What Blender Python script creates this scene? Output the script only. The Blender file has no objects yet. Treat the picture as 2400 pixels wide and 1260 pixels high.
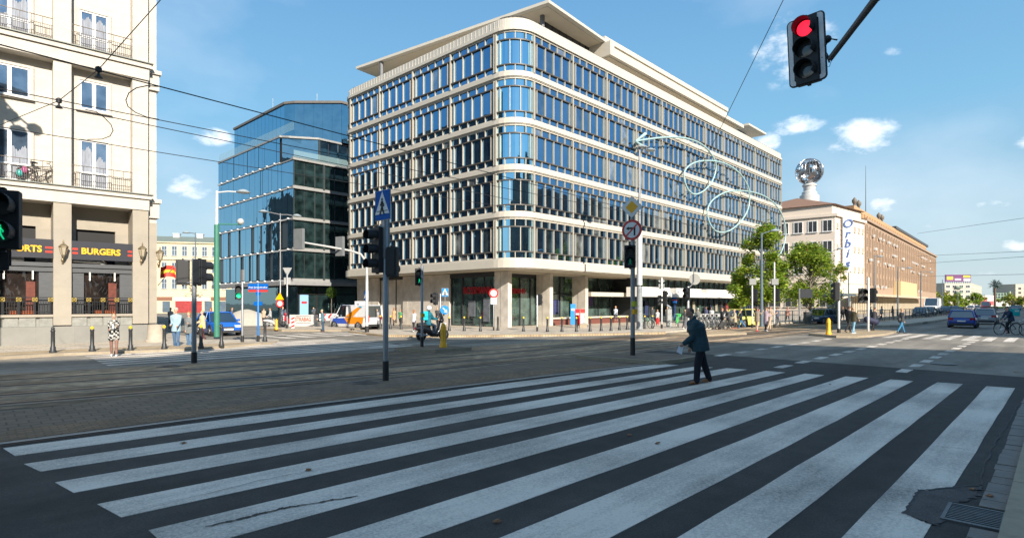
import bpy, bmesh, math, random
from mathutils import Vector, Matrix, noise
rad = math.radians
random.seed(7)
S = bpy.context.scene
COL = S.collection
# ------------------------------------------------------------------ camera, world, sun, exposure
CA, SA = math.cos(rad(43.3)), math.sin(rad(43.3))
FW = (CA, SA); RT = (SA, -CA)          # forward and right of the camera on the ground; X runs along the avenue
FP, HZ, HC = 1365.0, 711.0, 1.95
cam = bpy.data.cameras.new('Camera'); camo = bpy.data.objects.new('Camera', cam); COL.objects.link(camo)
cam.sensor_width = 36; cam.lens = 36*FP/2400; cam.shift_y = (HZ-630)/2400; cam.clip_end = 4000; cam.clip_start = .05
camo.location = (0, 0, HC); camo.rotation_euler = (rad(90), 0, rad(-46.7))
S.camera = camo
S.view_settings.view_transform = 'Standard'; S.view_settings.look = 'None'; S.view_settings.gamma = 1
S.view_settings.exposure = 0.78
SUN_AZ, SUN_EL = 70.0, 27.5            # shadows run 70 deg from +X towards +Y
sd = Vector((math.cos(rad(SUN_AZ))*math.cos(rad(SUN_EL)), math.sin(rad(SUN_AZ))*math.cos(rad(SUN_EL)), -math.sin(rad(SUN_EL))))
sl = bpy.data.lights.new('Sun', 'SUN'); sl.energy = 5.0; sl.angle = rad(.5); sl.color = (1, .91, .79)
so = bpy.data.objects.new('Sun', sl); COL.objects.link(so); so.rotation_euler = sd.to_track_quat('-Z', 'Y').to_euler()

def azel(px, py):
    d = Vector(pix(px, py, 1.0)) - Vector((0, 0, HC))
    return math.atan2(d.y, d.x), math.atan2(d.z, math.hypot(d.x, d.y))
def ray(px):
    t = (px-1200)/FP
    return CA+SA*t, SA-CA*t
def pix(px, py, d):
    a, b = ray(px); return (a*d, b*d, HC+(HZ-py)/FP*d)
def dep(py, z=0): return FP*(HC-z)/(py-HZ)
def G(px, py, z=0):
    d = dep(py, z); a, b = ray(px); return (a*d, b*d, z)
def onY(px, py, Y):
    a, b = ray(px); return pix(px, py, Y/b)
def onX(px, py, X):
    a, b = ray(px); return pix(px, py, X/a)

W = bpy.data.worlds.new('World'); S.world = W; W.use_nodes = True
nt = W.node_tree; nt.nodes.clear()
def wn(t, **k):
    n = nt.nodes.new(t)
    for a, v in k.items(): setattr(n, a, v)
    return n
def wm(op, a, b=None):
    n = wn('ShaderNodeMath', operation=op)
    for i, v in enumerate((a, b)):
        if v is None: continue
        if isinstance(v, (int, float)): n.inputs[i].default_value = v
        else: nt.links.new(v, n.inputs[i])
    return n.outputs[0]
sky = wn('ShaderNodeTexSky', sky_type='NISHITA'); sky.sun_disc = False
sky.sun_elevation = rad(SUN_EL)
sunv = -sd; sky.sun_rotation = math.atan2(sunv.x, sunv.y)
sky.air_density = 1.0; sky.dust_density = .6; sky.ozone_density = 1.6
tc = wn('ShaderNodeTexCoord'); sp = wn('ShaderNodeSeparateXYZ'); nt.links.new(tc.outputs['Generated'], sp.inputs[0])
az = wm('ARCTAN2', sp.outputs[1], sp.outputs[0]); el = wm('ARCSINE', sp.outputs[2])
mask = None
for (px, py, rx, ry, den) in [(1850, 95, 130, 75, .8), (1835, 165, 70, 50, .62), (2035, 318, 125, 46, 1.2), (2090, 305, 60, 32, 1.1), (1975, 335, 60, 30, .9), (1868, 293, 75, 26, 1.0), (1795, 335, 42, 32, 1.0),
                              (2062, 484, 60, 26, .7), (2190, 532, 55, 16, .75), (2315, 480, 70, 20, .95), (2375, 575, 60, 16, .75), (452, 436, 75, 36, 1.0), (495, 320, 62, 24, .95), (2398, 335, 40, 20, .9),
                              (2100, 120, 60, 18, .5), (2280, 640, 110, 10, .55), (150, 360, 160, 60, 1.0), (2900, 300, 300, 80, 1.0), (-500, 300, 350, 120, 1.0)]:
    a0, e0 = azel(px, py); a1, e1 = azel(px+rx, py); a2, e2 = azel(px, py-ry)
    u = wm('DIVIDE', wm('SUBTRACT', az, a0), abs(a1-a0)*1.05); v = wm('DIVIDE', wm('SUBTRACT', el, e0), abs(e2-e0)*1.15)
    r2 = wm('ADD', wm('MULTIPLY', u, u), wm('MULTIPLY', v, v))
    m = wm('MULTIPLY', wm('MAXIMUM', wm('SUBTRACT', 1.0, r2), 0.0), den)
    mask = m if mask is None else wm('MAXIMUM', mask, m)
mp = wn('ShaderNodeMapping'); mp.inputs['Scale'].default_value = (1, 1, 1.9); nt.links.new(tc.outputs['Generated'], mp.inputs[0])
nz = wn('ShaderNodeTexNoise'); nz.inputs['Scale'].default_value = 17; nz.inputs['Detail'].default_value = 9; nz.inputs['Roughness'].default_value = .62
nt.links.new(mp.outputs[0], nz.inputs['Vector'])
nn = wm('MULTIPLY', wm('SUBTRACT', nz.outputs[0], .5), 5.5)
cl = wm('ADD', wm('SUBTRACT', wm('MULTIPLY', mask, 1.6), .55), nn)
cl = wm('MULTIPLY', cl, wm('MINIMUM', wm('MULTIPLY', mask, 2.5), 1.0))
cr = wn('ShaderNodeMapRange', interpolation_type='SMOOTHSTEP'); cr.inputs['From Min'].default_value = 0; cr.inputs['From Max'].default_value = 1.9; cr.inputs['To Max'].default_value = .78
nt.links.new(cl, cr.inputs[0])
nz2 = wn('ShaderNodeTexNoise'); nz2.inputs['Scale'].default_value = 2.5; nz2.inputs['Detail'].default_value = 6; nt.links.new(mp.outputs[0], nz2.inputs['Vector'])
wis = wn('ShaderNodeMapRange'); wis.inputs['From Min'].default_value = .5; wis.inputs['From Max'].default_value = .85; wis.inputs['To Max'].default_value = .3
nt.links.new(nz2.outputs[0], wis.inputs[0])
fac = wm('MAXIMUM', cr.outputs[0], wis.outputs[0])
mx = wn('ShaderNodeMix', data_type='RGBA'); nt.links.new(fac, mx.inputs[0]); mx.inputs[7].default_value = (8.5, 8.6, 8.8, 1)
hs = wn('ShaderNodeHueSaturation'); hs.inputs['Saturation'].default_value = 1.02; hs.inputs['Value'].default_value = 1.0
nt.links.new(sky.outputs[0], hs.inputs['Color'])
gr = wn('ShaderNodeValToRGB'); nt.links.new(wm('MAXIMUM', sp.outputs[2], 0.0), gr.inputs[0])
cr0 = gr.color_ramp; cr0.elements[0].position = 0; cr0.elements[0].color = (.345, .415, .445, 1); cr0.elements[1].position = 1; cr0.elements[1].color = (.13, .21, .31, 1)
for p_, c_ in ((.12, (.26, .375, .445, 1)), (.28, (.135, .31, .465, 1)), (.5, (.085, .225, .41, 1))): e_ = cr0.elements.new(p_); e_.color = c_
sc = wn('ShaderNodeVectorMath', operation='SCALE'); nt.links.new(gr.outputs[0], sc.inputs[0]); sc.inputs['Scale'].default_value = 10.6
mg = wn('ShaderNodeMix', data_type='RGBA'); mg.inputs[0].default_value = .86; nt.links.new(hs.outputs[0], mg.inputs[6]); nt.links.new(sc.outputs[0], mg.inputs[7]); nt.links.new(mg.outputs[2], mx.inputs[6])
bg = wn('ShaderNodeBackground'); bg.inputs[1].default_value = .1; nt.links.new(mx.outputs[2], bg.inputs[0])
wo = wn('ShaderNodeOutputWorld'); nt.links.new(bg.outputs[0], wo.inputs[0])

# ------------------------------------------------------------------ materials
def s2l(c):
    return tuple(((x/255)/12.92 if x/255 <= .04045 else ((x/255+.055)/1.055)**2.4) for x in c)
def mat(name, col, rough=.65, metal=0, var=.12, scale=2.5, bump=0, bscale=40, spec=.5, emit=0, coat=0, aniso=None, var2=0, s2=.3):
    m = bpy.data.materials.new(name); m.use_nodes = True; n = m.node_tree; b = n.nodes['Principled BSDF']
    b.inputs['Roughness'].default_value = rough; b.inputs['Metallic'].default_value = metal; b.inputs['Specular IOR Level'].default_value = spec
    if coat: b.inputs['Coat Weight'].default_value = coat; b.inputs['Coat Roughness'].default_value = .04
    t = n.nodes.new('ShaderNodeTexCoord'); mpp = n.nodes.new('ShaderNodeMapping'); n.links.new(t.outputs['Object'], mpp.inputs[0])
    if aniso: mpp.inputs['Scale'].default_value = aniso
    if var or var2:
        z = n.nodes.new('ShaderNodeTexNoise'); z.inputs['Scale'].default_value = scale; z.inputs['Detail'].default_value = 8; z.inputs['Roughness'].default_value = .65
        n.links.new(mpp.outputs[0], z.inputs['Vector'])
        r = n.nodes.new('ShaderNodeMapRange'); r.inputs['From Min'].default_value = .25; r.inputs['From Max'].default_value = .75; r.inputs['To Min'].default_value = 1-var; r.inputs['To Max'].default_value = 1+var
        n.links.new(z.outputs[0], r.inputs[0]); out = r.outputs[0]
        if var2:
            z2 = n.nodes.new('ShaderNodeTexNoise'); z2.inputs['Scale'].default_value = s2; z2.inputs['Detail'].default_value = 4; n.links.new(mpp.outputs[0], z2.inputs['Vector'])
            r2 = n.nodes.new('ShaderNodeMapRange'); r2.inputs['From Min'].default_value = .3; r2.inputs['From Max'].default_value = .7; r2.inputs['To Min'].default_value = 1-var2; r2.inputs['To Max'].default_value = 1+var2
            n.links.new(z2.outputs[0], r2.inputs[0]); q = n.nodes.new('ShaderNodeMath'); q.operation = 'MULTIPLY'; n.links.new(out, q.inputs[0]); n.links.new(r2.outputs[0], q.inputs[1]); out = q.outputs[0]
        vm = n.nodes.new('ShaderNodeVectorMath'); vm.operation = 'SCALE'; vm.inputs[0].default_value = col[:3]; n.links.new(out, vm.inputs['Scale'])
        n.links.new(vm.outputs[0], b.inputs['Base Color'])
    else: b.inputs['Base Color'].default_value = (*col[:3], 1)
    if emit:
        b.inputs['Emission Color'].default_value = (*col[:3], 1); b.inputs['Emission Strength'].default_value = emit
    if bump:
        z = n.nodes.new('ShaderNodeTexNoise'); z.inputs['Scale'].default_value = bscale; z.inputs['Detail'].default_value = 5; n.links.new(mpp.outputs[0], z.inputs['Vector'])
        bb = n.nodes.new('ShaderNodeBump'); bb.inputs['Strength'].default_value = min(1, bump); bb.inputs['Distance'].default_value = .02; n.links.new(z.outputs[0], bb.inputs['Height']); n.links.new(bb.outputs[0], b.inputs['Normal'])
    return m
def node(n, t, ins={}, **k):
    x = n.nodes.new(t)
    for a, v in k.items(): setattr(x, a, v)
    for a, v in ins.items():
        if hasattr(v, 'is_output') or isinstance(v, bpy.types.NodeSocket): n.links.new(v, x.inputs[a])
        else: x.inputs[a].default_value = v
    return x
def glassmat(name, tint, refl=.5, base=(.01, .015, .02), rough=.02, wav=.02, curtains=None):
    m = bpy.data.materials.new(name); m.use_nodes = True; n = m.node_tree; n.nodes.clear()
    o = node(n, 'ShaderNodeOutputMaterial'); t = node(n, 'ShaderNodeTexCoord')
    z = node(n, 'ShaderNodeTexNoise', {'Vector': t.outputs['Object'], 'Scale': .6, 'Detail': 2.0})
    bp = node(n, 'ShaderNodeBump', {'Strength': wav*10, 'Distance': .05, 'Height': z.outputs[0]})
    g = node(n, 'ShaderNodeBsdfGlossy', {'Color': (*tint, 1), 'Roughness': rough, 'Normal': bp.outputs[0]})
    z2 = node(n, 'ShaderNodeTexNoise', {'Vector': t.outputs['Object'], 'Scale': 1.1, 'Detail': 3.0})
    cr_ = node(n, 'ShaderNodeMapRange', {0: z2.outputs[0], 'From Min': .35, 'From Max': .7, 'To Min': .5, 'To Max': 2.2})
    vm = node(n, 'ShaderNodeVectorMath', {0: base, 'Scale': cr_.outputs[0]}, operation='SCALE')
    d = node(n, 'ShaderNodeBsdfDiffuse', {'Color': vm.outputs[0]})
    fr = node(n, 'ShaderNodeLayerWeight', {'Blend': .35, 'Normal': bp.outputs[0]})
    mr = node(n, 'ShaderNodeMapRange', {0: fr.outputs['Facing'], 'To Min': refl, 'To Max': 1.0})
    mxs = node(n, 'ShaderNodeMixShader', {0: mr.outputs[0], 1: d.outputs[0], 2: g.outputs[0]})
    n.links.new(mxs.outputs[0], o.inputs[0]); return m
def asphalt(name, col, wear=.2, speck=.35, patch=0, rough=.85):
    m = bpy.data.materials.new(name); m.use_nodes = True; n = m.node_tree; b = n.nodes['Principled BSDF']
    t = node(n, 'ShaderNodeTexCoord').outputs['Object']
    z1 = node(n, 'ShaderNodeTexNoise', {'Vector': t, 'Scale': 52.0, 'Detail': 5.0, 'Roughness': .9}).outputs[0]
    z2 = node(n, 'ShaderNodeTexNoise', {'Vector': node(n, 'ShaderNodeMapping', {0: t, 'Scale': (.12, .8, 1)}).outputs[0], 'Scale': 1.0, 'Detail': 6.0}).outputs[0]
    z3 = node(n, 'ShaderNodeTexNoise', {'Vector': t, 'Scale': 3.0, 'Detail': 6.0}).outputs[0]
    a = node(n, 'ShaderNodeMapRange', {0: z1, 'From Min': .3, 'From Max': .7, 'To Min': 1-speck, 'To Max': 1+speck}).outputs[0]
    c = node(n, 'ShaderNodeMapRange', {0: z2, 'From Min': .3, 'From Max': .7, 'To Min': 1-wear, 'To Max': 1+wear}).outputs[0]
    e = node(n, 'ShaderNodeMapRange', {0: z3, 'From Min': .3, 'From Max': .7, 'To Min': 1-wear*.5, 'To Max': 1+wear*.5}).outputs[0]
    q = node(n, 'ShaderNodeMath', {0: a, 1: c}, operation='MULTIPLY').outputs[0]; q = node(n, 'ShaderNodeMath', {0: q, 1: e}, operation='MULTIPLY').outputs[0]
    if patch:
        v = node(n, 'ShaderNodeTexVoronoi', {'Vector': node(n, 'ShaderNodeMapping', {0: t, 'Scale': (.14, .3, 1)}).outputs[0], 'Scale': 1.0}, feature='F1', distance='CHEBYCHEV').outputs['Color']
        v = node(n, 'ShaderNodeSeparateColor', {0: v}).outputs[0]
        v = node(n, 'ShaderNodeMapRange', {0: v, 'To Min': 1-patch, 'To Max': 1+patch}).outputs[0]
        q = node(n, 'ShaderNodeMath', {0: q, 1: v}, operation='MULTIPLY').outputs[0]
    vm = node(n, 'ShaderNodeVectorMath', {0: col, 'Scale': q}, operation='SCALE').outputs[0]
    n.links.new(vm, b.inputs['Base Color']); b.inputs['Roughness'].default_value = rough; b.inputs['Specular IOR Level'].default_value = .35
    bp = node(n, 'ShaderNodeBump', {'Strength': .6, 'Distance': .006, 'Height': z1}); n.links.new(bp.outputs[0], b.inputs['Normal'])
    return m
def paving(name, col, bw, bh, mortar=.012, var=.2, rot=0, mcol=.55, rough=.8):
    m = bpy.data.materials.new(name); m.use_nodes = True; n = m.node_tree; b = n.nodes['Principled BSDF']
    t = node(n, 'ShaderNodeTexCoord').outputs['Object']
    mp_ = node(n, 'ShaderNodeMapping', {0: t, 'Rotation': (0, 0, rad(rot))}).outputs[0]
    br = node(n, 'ShaderNodeTexBrick', {'Vector': mp_, 'Color1': (1-var, 1-var, 1-var, 1), 'Color2': (1+var, 1+var*.9, 1+var*.8, 1), 'Mortar': (mcol, mcol, mcol, 1), 'Scale': 1.0, 'Mortar Size': mortar, 'Brick Width': bw, 'Row Height': bh})
    z = node(n, 'ShaderNodeTexNoise', {'Vector': t, 'Scale': 1.3, 'Detail': 7.0}).outputs[0]
    r = node(n, 'ShaderNodeMapRange', {0: z, 'From Min': .3, 'From Max': .7, 'To Min': .8, 'To Max': 1.2}).outputs[0]
    v1 = node(n, 'ShaderNodeVectorMath', {0: br.outputs[0], 1: col}, operation='MULTIPLY').outputs[0]
    v2 = node(n, 'ShaderNodeVectorMath', {0: v1, 'Scale': r}, operation='SCALE').outputs[0]
    n.links.new(v2, b.inputs['Base Color']); b.inputs['Roughness'].default_value = rough
    bp = node(n, 'ShaderNodeBump', {'Strength': .5, 'Distance': .01, 'Height': br.outputs['Fac']}, invert=True); n.links.new(bp.outputs[0], b.inputs['Normal'])
    return m
def whitepaint(name):
    m = bpy.data.materials.new(name); m.use_nodes = True; n = m.node_tree; b = n.nodes['Principled BSDF']
    t = node(n, 'ShaderNodeTexCoord').outputs['Object']
    z1 = node(n, 'ShaderNodeTexNoise', {'Vector': t, 'Scale': 34.0, 'Detail': 6.0, 'Roughness': .85}).outputs[0]
    z2 = node(n, 'ShaderNodeTexNoise', {'Vector': node(n, 'ShaderNodeMapping', {0: t, 'Scale': (.35, 3.0, 1)}).outputs[0], 'Scale': 1.2, 'Detail': 7.0, 'Roughness': .6}).outputs[0]
    z3 = node(n, 'ShaderNodeTexNoise', {'Vector': node(n, 'ShaderNodeMapping', {0: t, 'Rotation': (0, 0, .4), 'Scale': (1, .8, 1)}).outputs[0], 'Scale': .38, 'Detail': 5.0, 'Roughness': .6}).outputs[0]
    s = node(n, 'ShaderNodeMath', {0: node(n, 'ShaderNodeMath', {0: z1, 1: 2.3}, operation='MULTIPLY').outputs[0], 1: node(n, 'ShaderNodeMath', {0: z2, 1: 1.1}, operation='MULTIPLY').outputs[0]}, operation='ADD').outputs[0]
    s = node(n, 'ShaderNodeMath', {0: s, 1: node(n, 'ShaderNodeMath', {0: z3, 1: 2.0}, operation='MULTIPLY').outputs[0]}, operation='ADD').outputs[0]
    w = node(n, 'ShaderNodeMapRange', {0: s, 'From Min': 2.4, 'From Max': 3.35, 'To Min': 0.0, 'To Max': .9}).outputs[0]
    mxx = node(n, 'ShaderNodeMix', {0: w, 6: (.76, .68, .585, 1), 7: (.12, .11, .10, 1)}, data_type='RGBA').outputs[2]
    n.links.new(mxx, b.inputs['Base Color']); b.inputs['Roughness'].default_value = .7
    return m
M = {}
def C(name, col, **k):
    if name not in M: M[name] = mat(name, col, **k)
    return M[name]
M['asph_new'] = asphalt('asphalt_dark', (.051, .047, .043), wear=.38, speck=.6)
M['asph_old'] = asphalt('asphalt_worn', (.225, .20, .165), wear=.35, speck=.25, patch=.16)
M['bed'] = asphalt('track_concrete', (.26, .185, .115), wear=.85, speck=.2, patch=.25)
M['patch'] = asphalt('asphalt_patch', (.075, .07, .068), wear=.5, speck=.6)
M['white_paint'] = whitepaint('white_road_paint')
M['pave'] = paving('concrete_slabs', (.47, .405, .32), .5, .5, .012, .09)
M['pave_block'] = paving('grey_blocks', (.17, .125, .085), .28, .28, .014, .13, rot=3.8)
M['pave_brick'] = paving('brown_bricks', (.21, .135, .075), .2, .1, .012, .22, rot=3.8)
M['pave_tan'] = paving('tan_bricks', (.44, .33, .2), .2, .1, .01, .1)
M['kerb'] = mat('granite_kerb', (.32, .265, .19), var=.2, scale=6, rough=.8)
M['stone_floor'] = paving('plaza_slabs', (.46, .42, .36), .8, .4, .01, .07)
# ------------------------------------------------------------------ mesh builder
class MB:
    def __init__(s): s.v = []; s.f = []; s.mi = []; s.cur = 0
    def add(s, vs, fs):
        o = len(s.v); s.v += [tuple(v) for v in vs]; s.f += [tuple(i+o for i in f) for f in fs]; s.mi += [s.cur]*len(fs); return s
    def box(s, x0, x1, y0, y1, z0, z1):
        x0, x1 = sorted((x0, x1)); y0, y1 = sorted((y0, y1)); z0, z1 = sorted((z0, z1))
        return s.add([(x0, y0, z0), (x1, y0, z0), (x1, y1, z0), (x0, y1, z0), (x0, y0, z1), (x1, y0, z1), (x1, y1, z1), (x0, y1, z1)],
                     [(0, 3, 2, 1), (4, 5, 6, 7), (0, 1, 5, 4), (1, 2, 6, 5), (2, 3, 7, 6), (3, 0, 4, 7)])
    def cbox(s, c, sx, sy, sz, rz=0, mtx=None):
        a = MB(); a.box(-sx/2, sx/2, -sy/2, sy/2, -sz/2, sz/2)
        m = mtx if mtx else Matrix.Translation(c) @ Matrix.Rotation(rz, 4, 'Z')
        return s.add([m @ Vector(v) for v in a.v], a.f)
    def prism(s, pts, z0, z1):
        n = len(pts); ar = sum(pts[i][0]*pts[(i+1) % n][1]-pts[(i+1) % n][0]*pts[i][1] for i in range(n))
        if ar < 0: pts = pts[::-1]
        return s.add([(p[0], p[1], z0) for p in pts]+[(p[0], p[1], z1) for p in pts],
                     [tuple(range(n-1, -1, -1)), tuple(range(n, 2*n))]+[(i, (i+1) % n, n+(i+1) % n, n+i) for i in range(n)])
    def sheet(s, pts, z):
        n = len(pts); ar = sum(pts[i][0]*pts[(i+1) % n][1]-pts[(i+1) % n][0]*pts[i][1] for i in range(n))
        if ar < 0: pts = pts[::-1]
        return s.add([(p[0], p[1], z) for p in pts], [tuple(range(n))])
    def tube(s, path, r, n=8, caps=True, ell=None):
        P = [Vector(p) for p in path]; rs = r if isinstance(r, (list, tuple)) else [r]*len(P); vs = []; prev = None
        for i, p in enumerate(P):
            d = (P[min(i+1, len(P)-1)]-P[max(i-1, 0)]).normalized()
            if prev is None:
                up = Vector((0, 0, 1)) if abs(d.z) < .95 else Vector((1, 0, 0)); a = d.cross(up).normalized()
            else: a = (prev-d*prev.dot(d)).normalized()
            prev = a; b = d.cross(a)
            for k in range(n):
                t = 2*math.pi*k/n; vs.append(p+(a*math.cos(t)+b*math.sin(t))*rs[i])
        fs = [(i*n+k, i*n+(k+1) % n, (i+1)*n+(k+1) % n, (i+1)*n+k) for i in range(len(P)-1) for k in range(n)]
        if caps: fs += [tuple(range(n-1, -1, -1)), tuple((len(P)-1)*n+k for k in range(n))]
        return s.add(vs, fs)
    def lathe(s, prof, n=16, c=(0, 0, 0), sx=1, sy=1):
        vs = [(c[0]+r*math.cos(2*math.pi*k/n)*sx, c[1]+r*math.sin(2*math.pi*k/n)*sy, c[2]+z) for r, z in prof for k in range(n)]
        m = len(prof); fs = [(i*n+k, i*n+(k+1) % n, (i+1)*n+(k+1) % n, (i+1)*n+k) for i in range(m-1) for k in range(n)]
        fs += [tuple(range(n-1, -1, -1)), tuple((m-1)*n+k for k in range(n))]
        return s.add(vs, fs)
    def ball(s, c, rx, ry=None, rz=None, n=12, m=8, mtx=None):
        ry = ry or rx; rz = rz or rx; vs = [Vector((0, 0, -1))]
        for i in range(1, m):
            a = math.pi*i/m-math.pi/2
            vs += [Vector((math.cos(a)*math.cos(2*math.pi*k/n), math.cos(a)*math.sin(2*math.pi*k/n), math.sin(a))) for k in range(n)]
        vs.append(Vector((0, 0, 1))); L = len(vs)-1
        fs = [(0, 1+(k+1) % n, 1+k) for k in range(n)]+[(1+i*n+k, 1+i*n+(k+1) % n, 1+(i+1)*n+(k+1) % n, 1+(i+1)*n+k) for i in range(m-2) for k in range(n)]
        fs += [(1+(m-2)*n+k, 1+(m-2)*n+(k+1) % n, L) for k in range(n)]
        q = mtx or Matrix.Identity(3)
        return s.add([Vector(c)+q @ Vector((v.x*rx, v.y*ry, v.z*rz)) for v in vs], fs)
    def cap(s, p0, p1, r0, r1, n=10):
        s.tube([p0, p1], [r0, r1], n); s.ball(p0, r0, n=n, m=6); s.ball(p1, r1, n=n, m=6); return s
    def xf(s, m):
        s.v = [tuple(m @ Vector(v)) for v in s.v]; return s
    def build(s, name, m, parent=None, smooth=False, label=None, bevel=0):
        me = bpy.data.meshes.new(name); me.from_pydata(s.v, [], s.f)
        for x in (m if isinstance(m, (list, tuple)) else [m]): me.materials.append(x)
        if any(s.mi): me.polygons.foreach_set('material_index', s.mi)
        if smooth: me.polygons.foreach_set('use_smooth', [True]*len(s.f))
        me.update()
        o = bpy.data.objects.new(name, me); COL.objects.link(o)
        if parent: o.parent = parent
        if label: o['label'] = label
        if bevel:
            b = o.modifiers.new('b', 'BEVEL'); b.width = bevel; b.segments = 2; b.limit_method = 'ANGLE'
        if smooth: 
            try: me.set_sharp_from_angle(angle=rad(50))
            except Exception: pass
        return o
def tag(o, label=None, cat=None, group=None, kind=None):
    if label: o['label'] = label
    if cat: o['category'] = cat
    if group: o['group'] = group
    if kind: o['kind'] = kind
    return o
def thing(name, label, cat, loc=(0, 0, 0), rz=0, group=None):
    o = bpy.data.objects.new(name, None); COL.objects.link(o); o.empty_display_size = .3
    o.location = loc; o.rotation_euler = (0, 0, rz); return tag(o, label, cat, group)
def copy_tree(o, parent=None):
    c = o.copy(); COL.objects.link(c)
    if parent: c.parent = parent
    for ch in o.children: copy_tree(ch, c)
    return c
def textmb(s, size, bold=.0, ext=.006, align='CENTER', squash=1.0):
    cu = bpy.data.curves.new('t', 'FONT'); cu.body = s; cu.size = size; cu.align_x = align; cu.align_y = 'CENTER'; cu.extrude = ext; cu.offset = bold; cu.resolution_u = 3
    o = bpy.data.objects.new('t', cu); COL.objects.link(o); dg = bpy.context.evaluated_depsgraph_get(); dg.update()
    me = bpy.data.meshes.new_from_object(o.evaluated_get(dg)); bpy.data.objects.remove(o); bpy.data.curves.remove(cu)
    a = MB(); a.add([(v.co.x*squash, v.co.y, v.co.z) for v in me.vertices], [tuple(p.vertices) for p in me.polygons]); bpy.data.meshes.remove(me)
    return a
def place_mtx(o, right, up):
    r = Vector(right).normalized(); u = Vector(up).normalized(); n = r.cross(u)
    return Matrix(((r.x, u.x, n.x, o[0]), (r.y, u.y, n.y, o[1]), (r.z, u.z, n.z, o[2]), (0, 0, 0, 1)))
def text(s, size, o, right, up, m, parent, bold=0, ext=.006, squash=1.0, name='lettering'):
    return textmb(s, size, bold, ext, squash=squash).xf(place_mtx(o, right, up)).build(name, m, parent)
def struct(name, mb, m, smooth=False):
    return tag(mb.build(name, m, smooth=smooth), kind='structure')
def vflat(mb, pts2, o, right, up, th):
    """outline in the plane (right, up) at o, given thickness along the normal"""
    a = MB(); a.prism(pts2, -th/2, th/2); a.xf(place_mtx(o, right, up)); return mb.add(a.v, a.f)
def circ(r, n=24, cx=0, cy=0): return [(cx+r*math.cos(2*math.pi*k/n), cy+r*math.sin(2*math.pi*k/n)) for k in range(n)]
def ringmb(mb, r0, r1, o, right, up, th, n=28):
    m = place_mtx(o, right, up); vs = []
    for z in (-th/2, th/2):
        for r in (r0, r1): vs += [m @ Vector((r*math.cos(2*math.pi*k/n), r*math.sin(2*math.pi*k/n), z)) for k in range(n)]
    fs = []
    for k in range(n):
        q = (k+1) % n
        fs += [(k, n+k, n+q, q), (2*n+k, 2*n+q, 3*n+q, 3*n+k), (k, q, 2*n+q, 2*n+k), (n+k, 3*n+k, 3*n+q, n+q)]
    return mb.add(vs, fs)
# ------------------------------------------------------------------ ground, roads, pavements, markings
struct('ground', MB().sheet([(-900, -900), (2500, -900), (2500, 2500), (-900, 2500)], -.02), mat('earth', (.22, .2, .17), var=.2, scale=.05))
struct('road', MB().sheet([(-200, .3), (600, .3), (600, 60), (60, 60), (60, 300), (-200, 300)], 0), M['asph_old'])
struct('avenue_carriageway', MB().sheet([(-60, .3), (20.5, .3), (21.8, 12.2), (12, 12.6), (-60, 18)], .004), M['asph_new'])
# pavement on the camera's side and the kerb in front of it
struct('south_pavement', MB().sheet([(-80, -14.4), (300, -14.4), (300, .2), (-80, .2)], .11), M['pave_block'])
k = MB()
x = -6.0
while x < 60:
    L = random.choice((.78, .98, 1.0)); k.box(x+.006, x+L-.006, .19, .36, -.01, .118+random.uniform(-.006, .006)); x += L
struct('kerb_near', k, M['kerb'])
k = MB(); x = -6.0
while x < 20:
    L = random.uniform(.28, .42)
    j = random.uniform(-.02, .03)
    if not (6.3 < x < 7.0): k.box(x+.01, x+L-.01, .365, .56+j*.5, -.03, .012+random.uniform(-.004, .006))
    x += L
struct('gutter_stones', k, mat('gutter_stone', (.17, .145, .125), var=.3, scale=4, bump=.5, bscale=30))
# broken asphalt around the drain
def blob(cx, cy, rx, ry, n=26, j=.18, seed=1):
    rn = random.Random(seed); return [(cx+rx*(1+rn.uniform(-j, j))*math.cos(2*math.pi*i/n), cy+ry*(1+rn.uniform(-j, j))*math.sin(2*math.pi*i/n)) for i in range(n)]
pts = [G(*p) for p in [(2152, 1152), (2118, 1203), (2150, 1217), (2190, 1232), (2215, 1222), (2240, 1180), (2290, 1168), (2302, 1140), (2250, 1144), (2200, 1147)]]
rp = []
rn = random.Random(6)
for i in range(len(pts)):
    a_, b_ = Vector(pts[i]), Vector(pts[(i+1) % len(pts)]); l_ = (b_-a_).length
    for j in range(10): q = a_.lerp(b_, j/10); w_ = .035 if i not in (0, 1) else .008; rp.append((q.x+rn.uniform(-w_, w_), q.y+rn.uniform(-w_, w_)))
struct('asphalt_patch', MB().sheet(rp, .0125), M['patch'])
ck = MB()
def crack(ps, w=.012, z=.013):
    P_ = [Vector(G(*p)) for p in ps]; Q = []
    for a, b in zip(P_, P_[1:]):
        for i in range(7):
            q = a.lerp(b, i/7); q += Vector((random.uniform(-.018, .018), random.uniform(-.018, .018), 0)); Q.append(q)
    Q.append(P_[-1])
    for a, b in zip(Q, Q[1:]):
        d = (b-a).normalized(); n_ = Vector((-d.y, d.x, 0))*w*random.uniform(.3, 1)
        ck.add([(a-n_).xy.to_3d()+Vector((0, 0, z)), (b-n_).xy.to_3d()+Vector((0, 0, z)), (b+n_).xy.to_3d()+Vector((0, 0, z)), (a+n_).xy.to_3d()+Vector((0, 0, z))], [(0, 1, 2, 3)])
crack([(2152, 1150), (2133, 1180), (2116, 1204)], .014, .0165); crack([(2116, 1204), (2150, 1218), (2192, 1232)], .012, .0165)
crack([(2152, 1150), (2210, 1147), (2250, 1142), (2302, 1138)], .02, .0165)
crack([(480, 1238), (585, 1212), (655, 1195), (745, 1180), (838, 1164)], .022, .0165)
crack([(2180, 1047), (2240, 1051), (2290, 1059)], .006, .0165); crack([(2385, 950), (2362, 992), (2330, 1040), (2308, 1090), (2296, 1150)], .012, .0165)
crack([(300, 1205), (600, 1130), (700, 1110)], .005, .0165)
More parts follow.
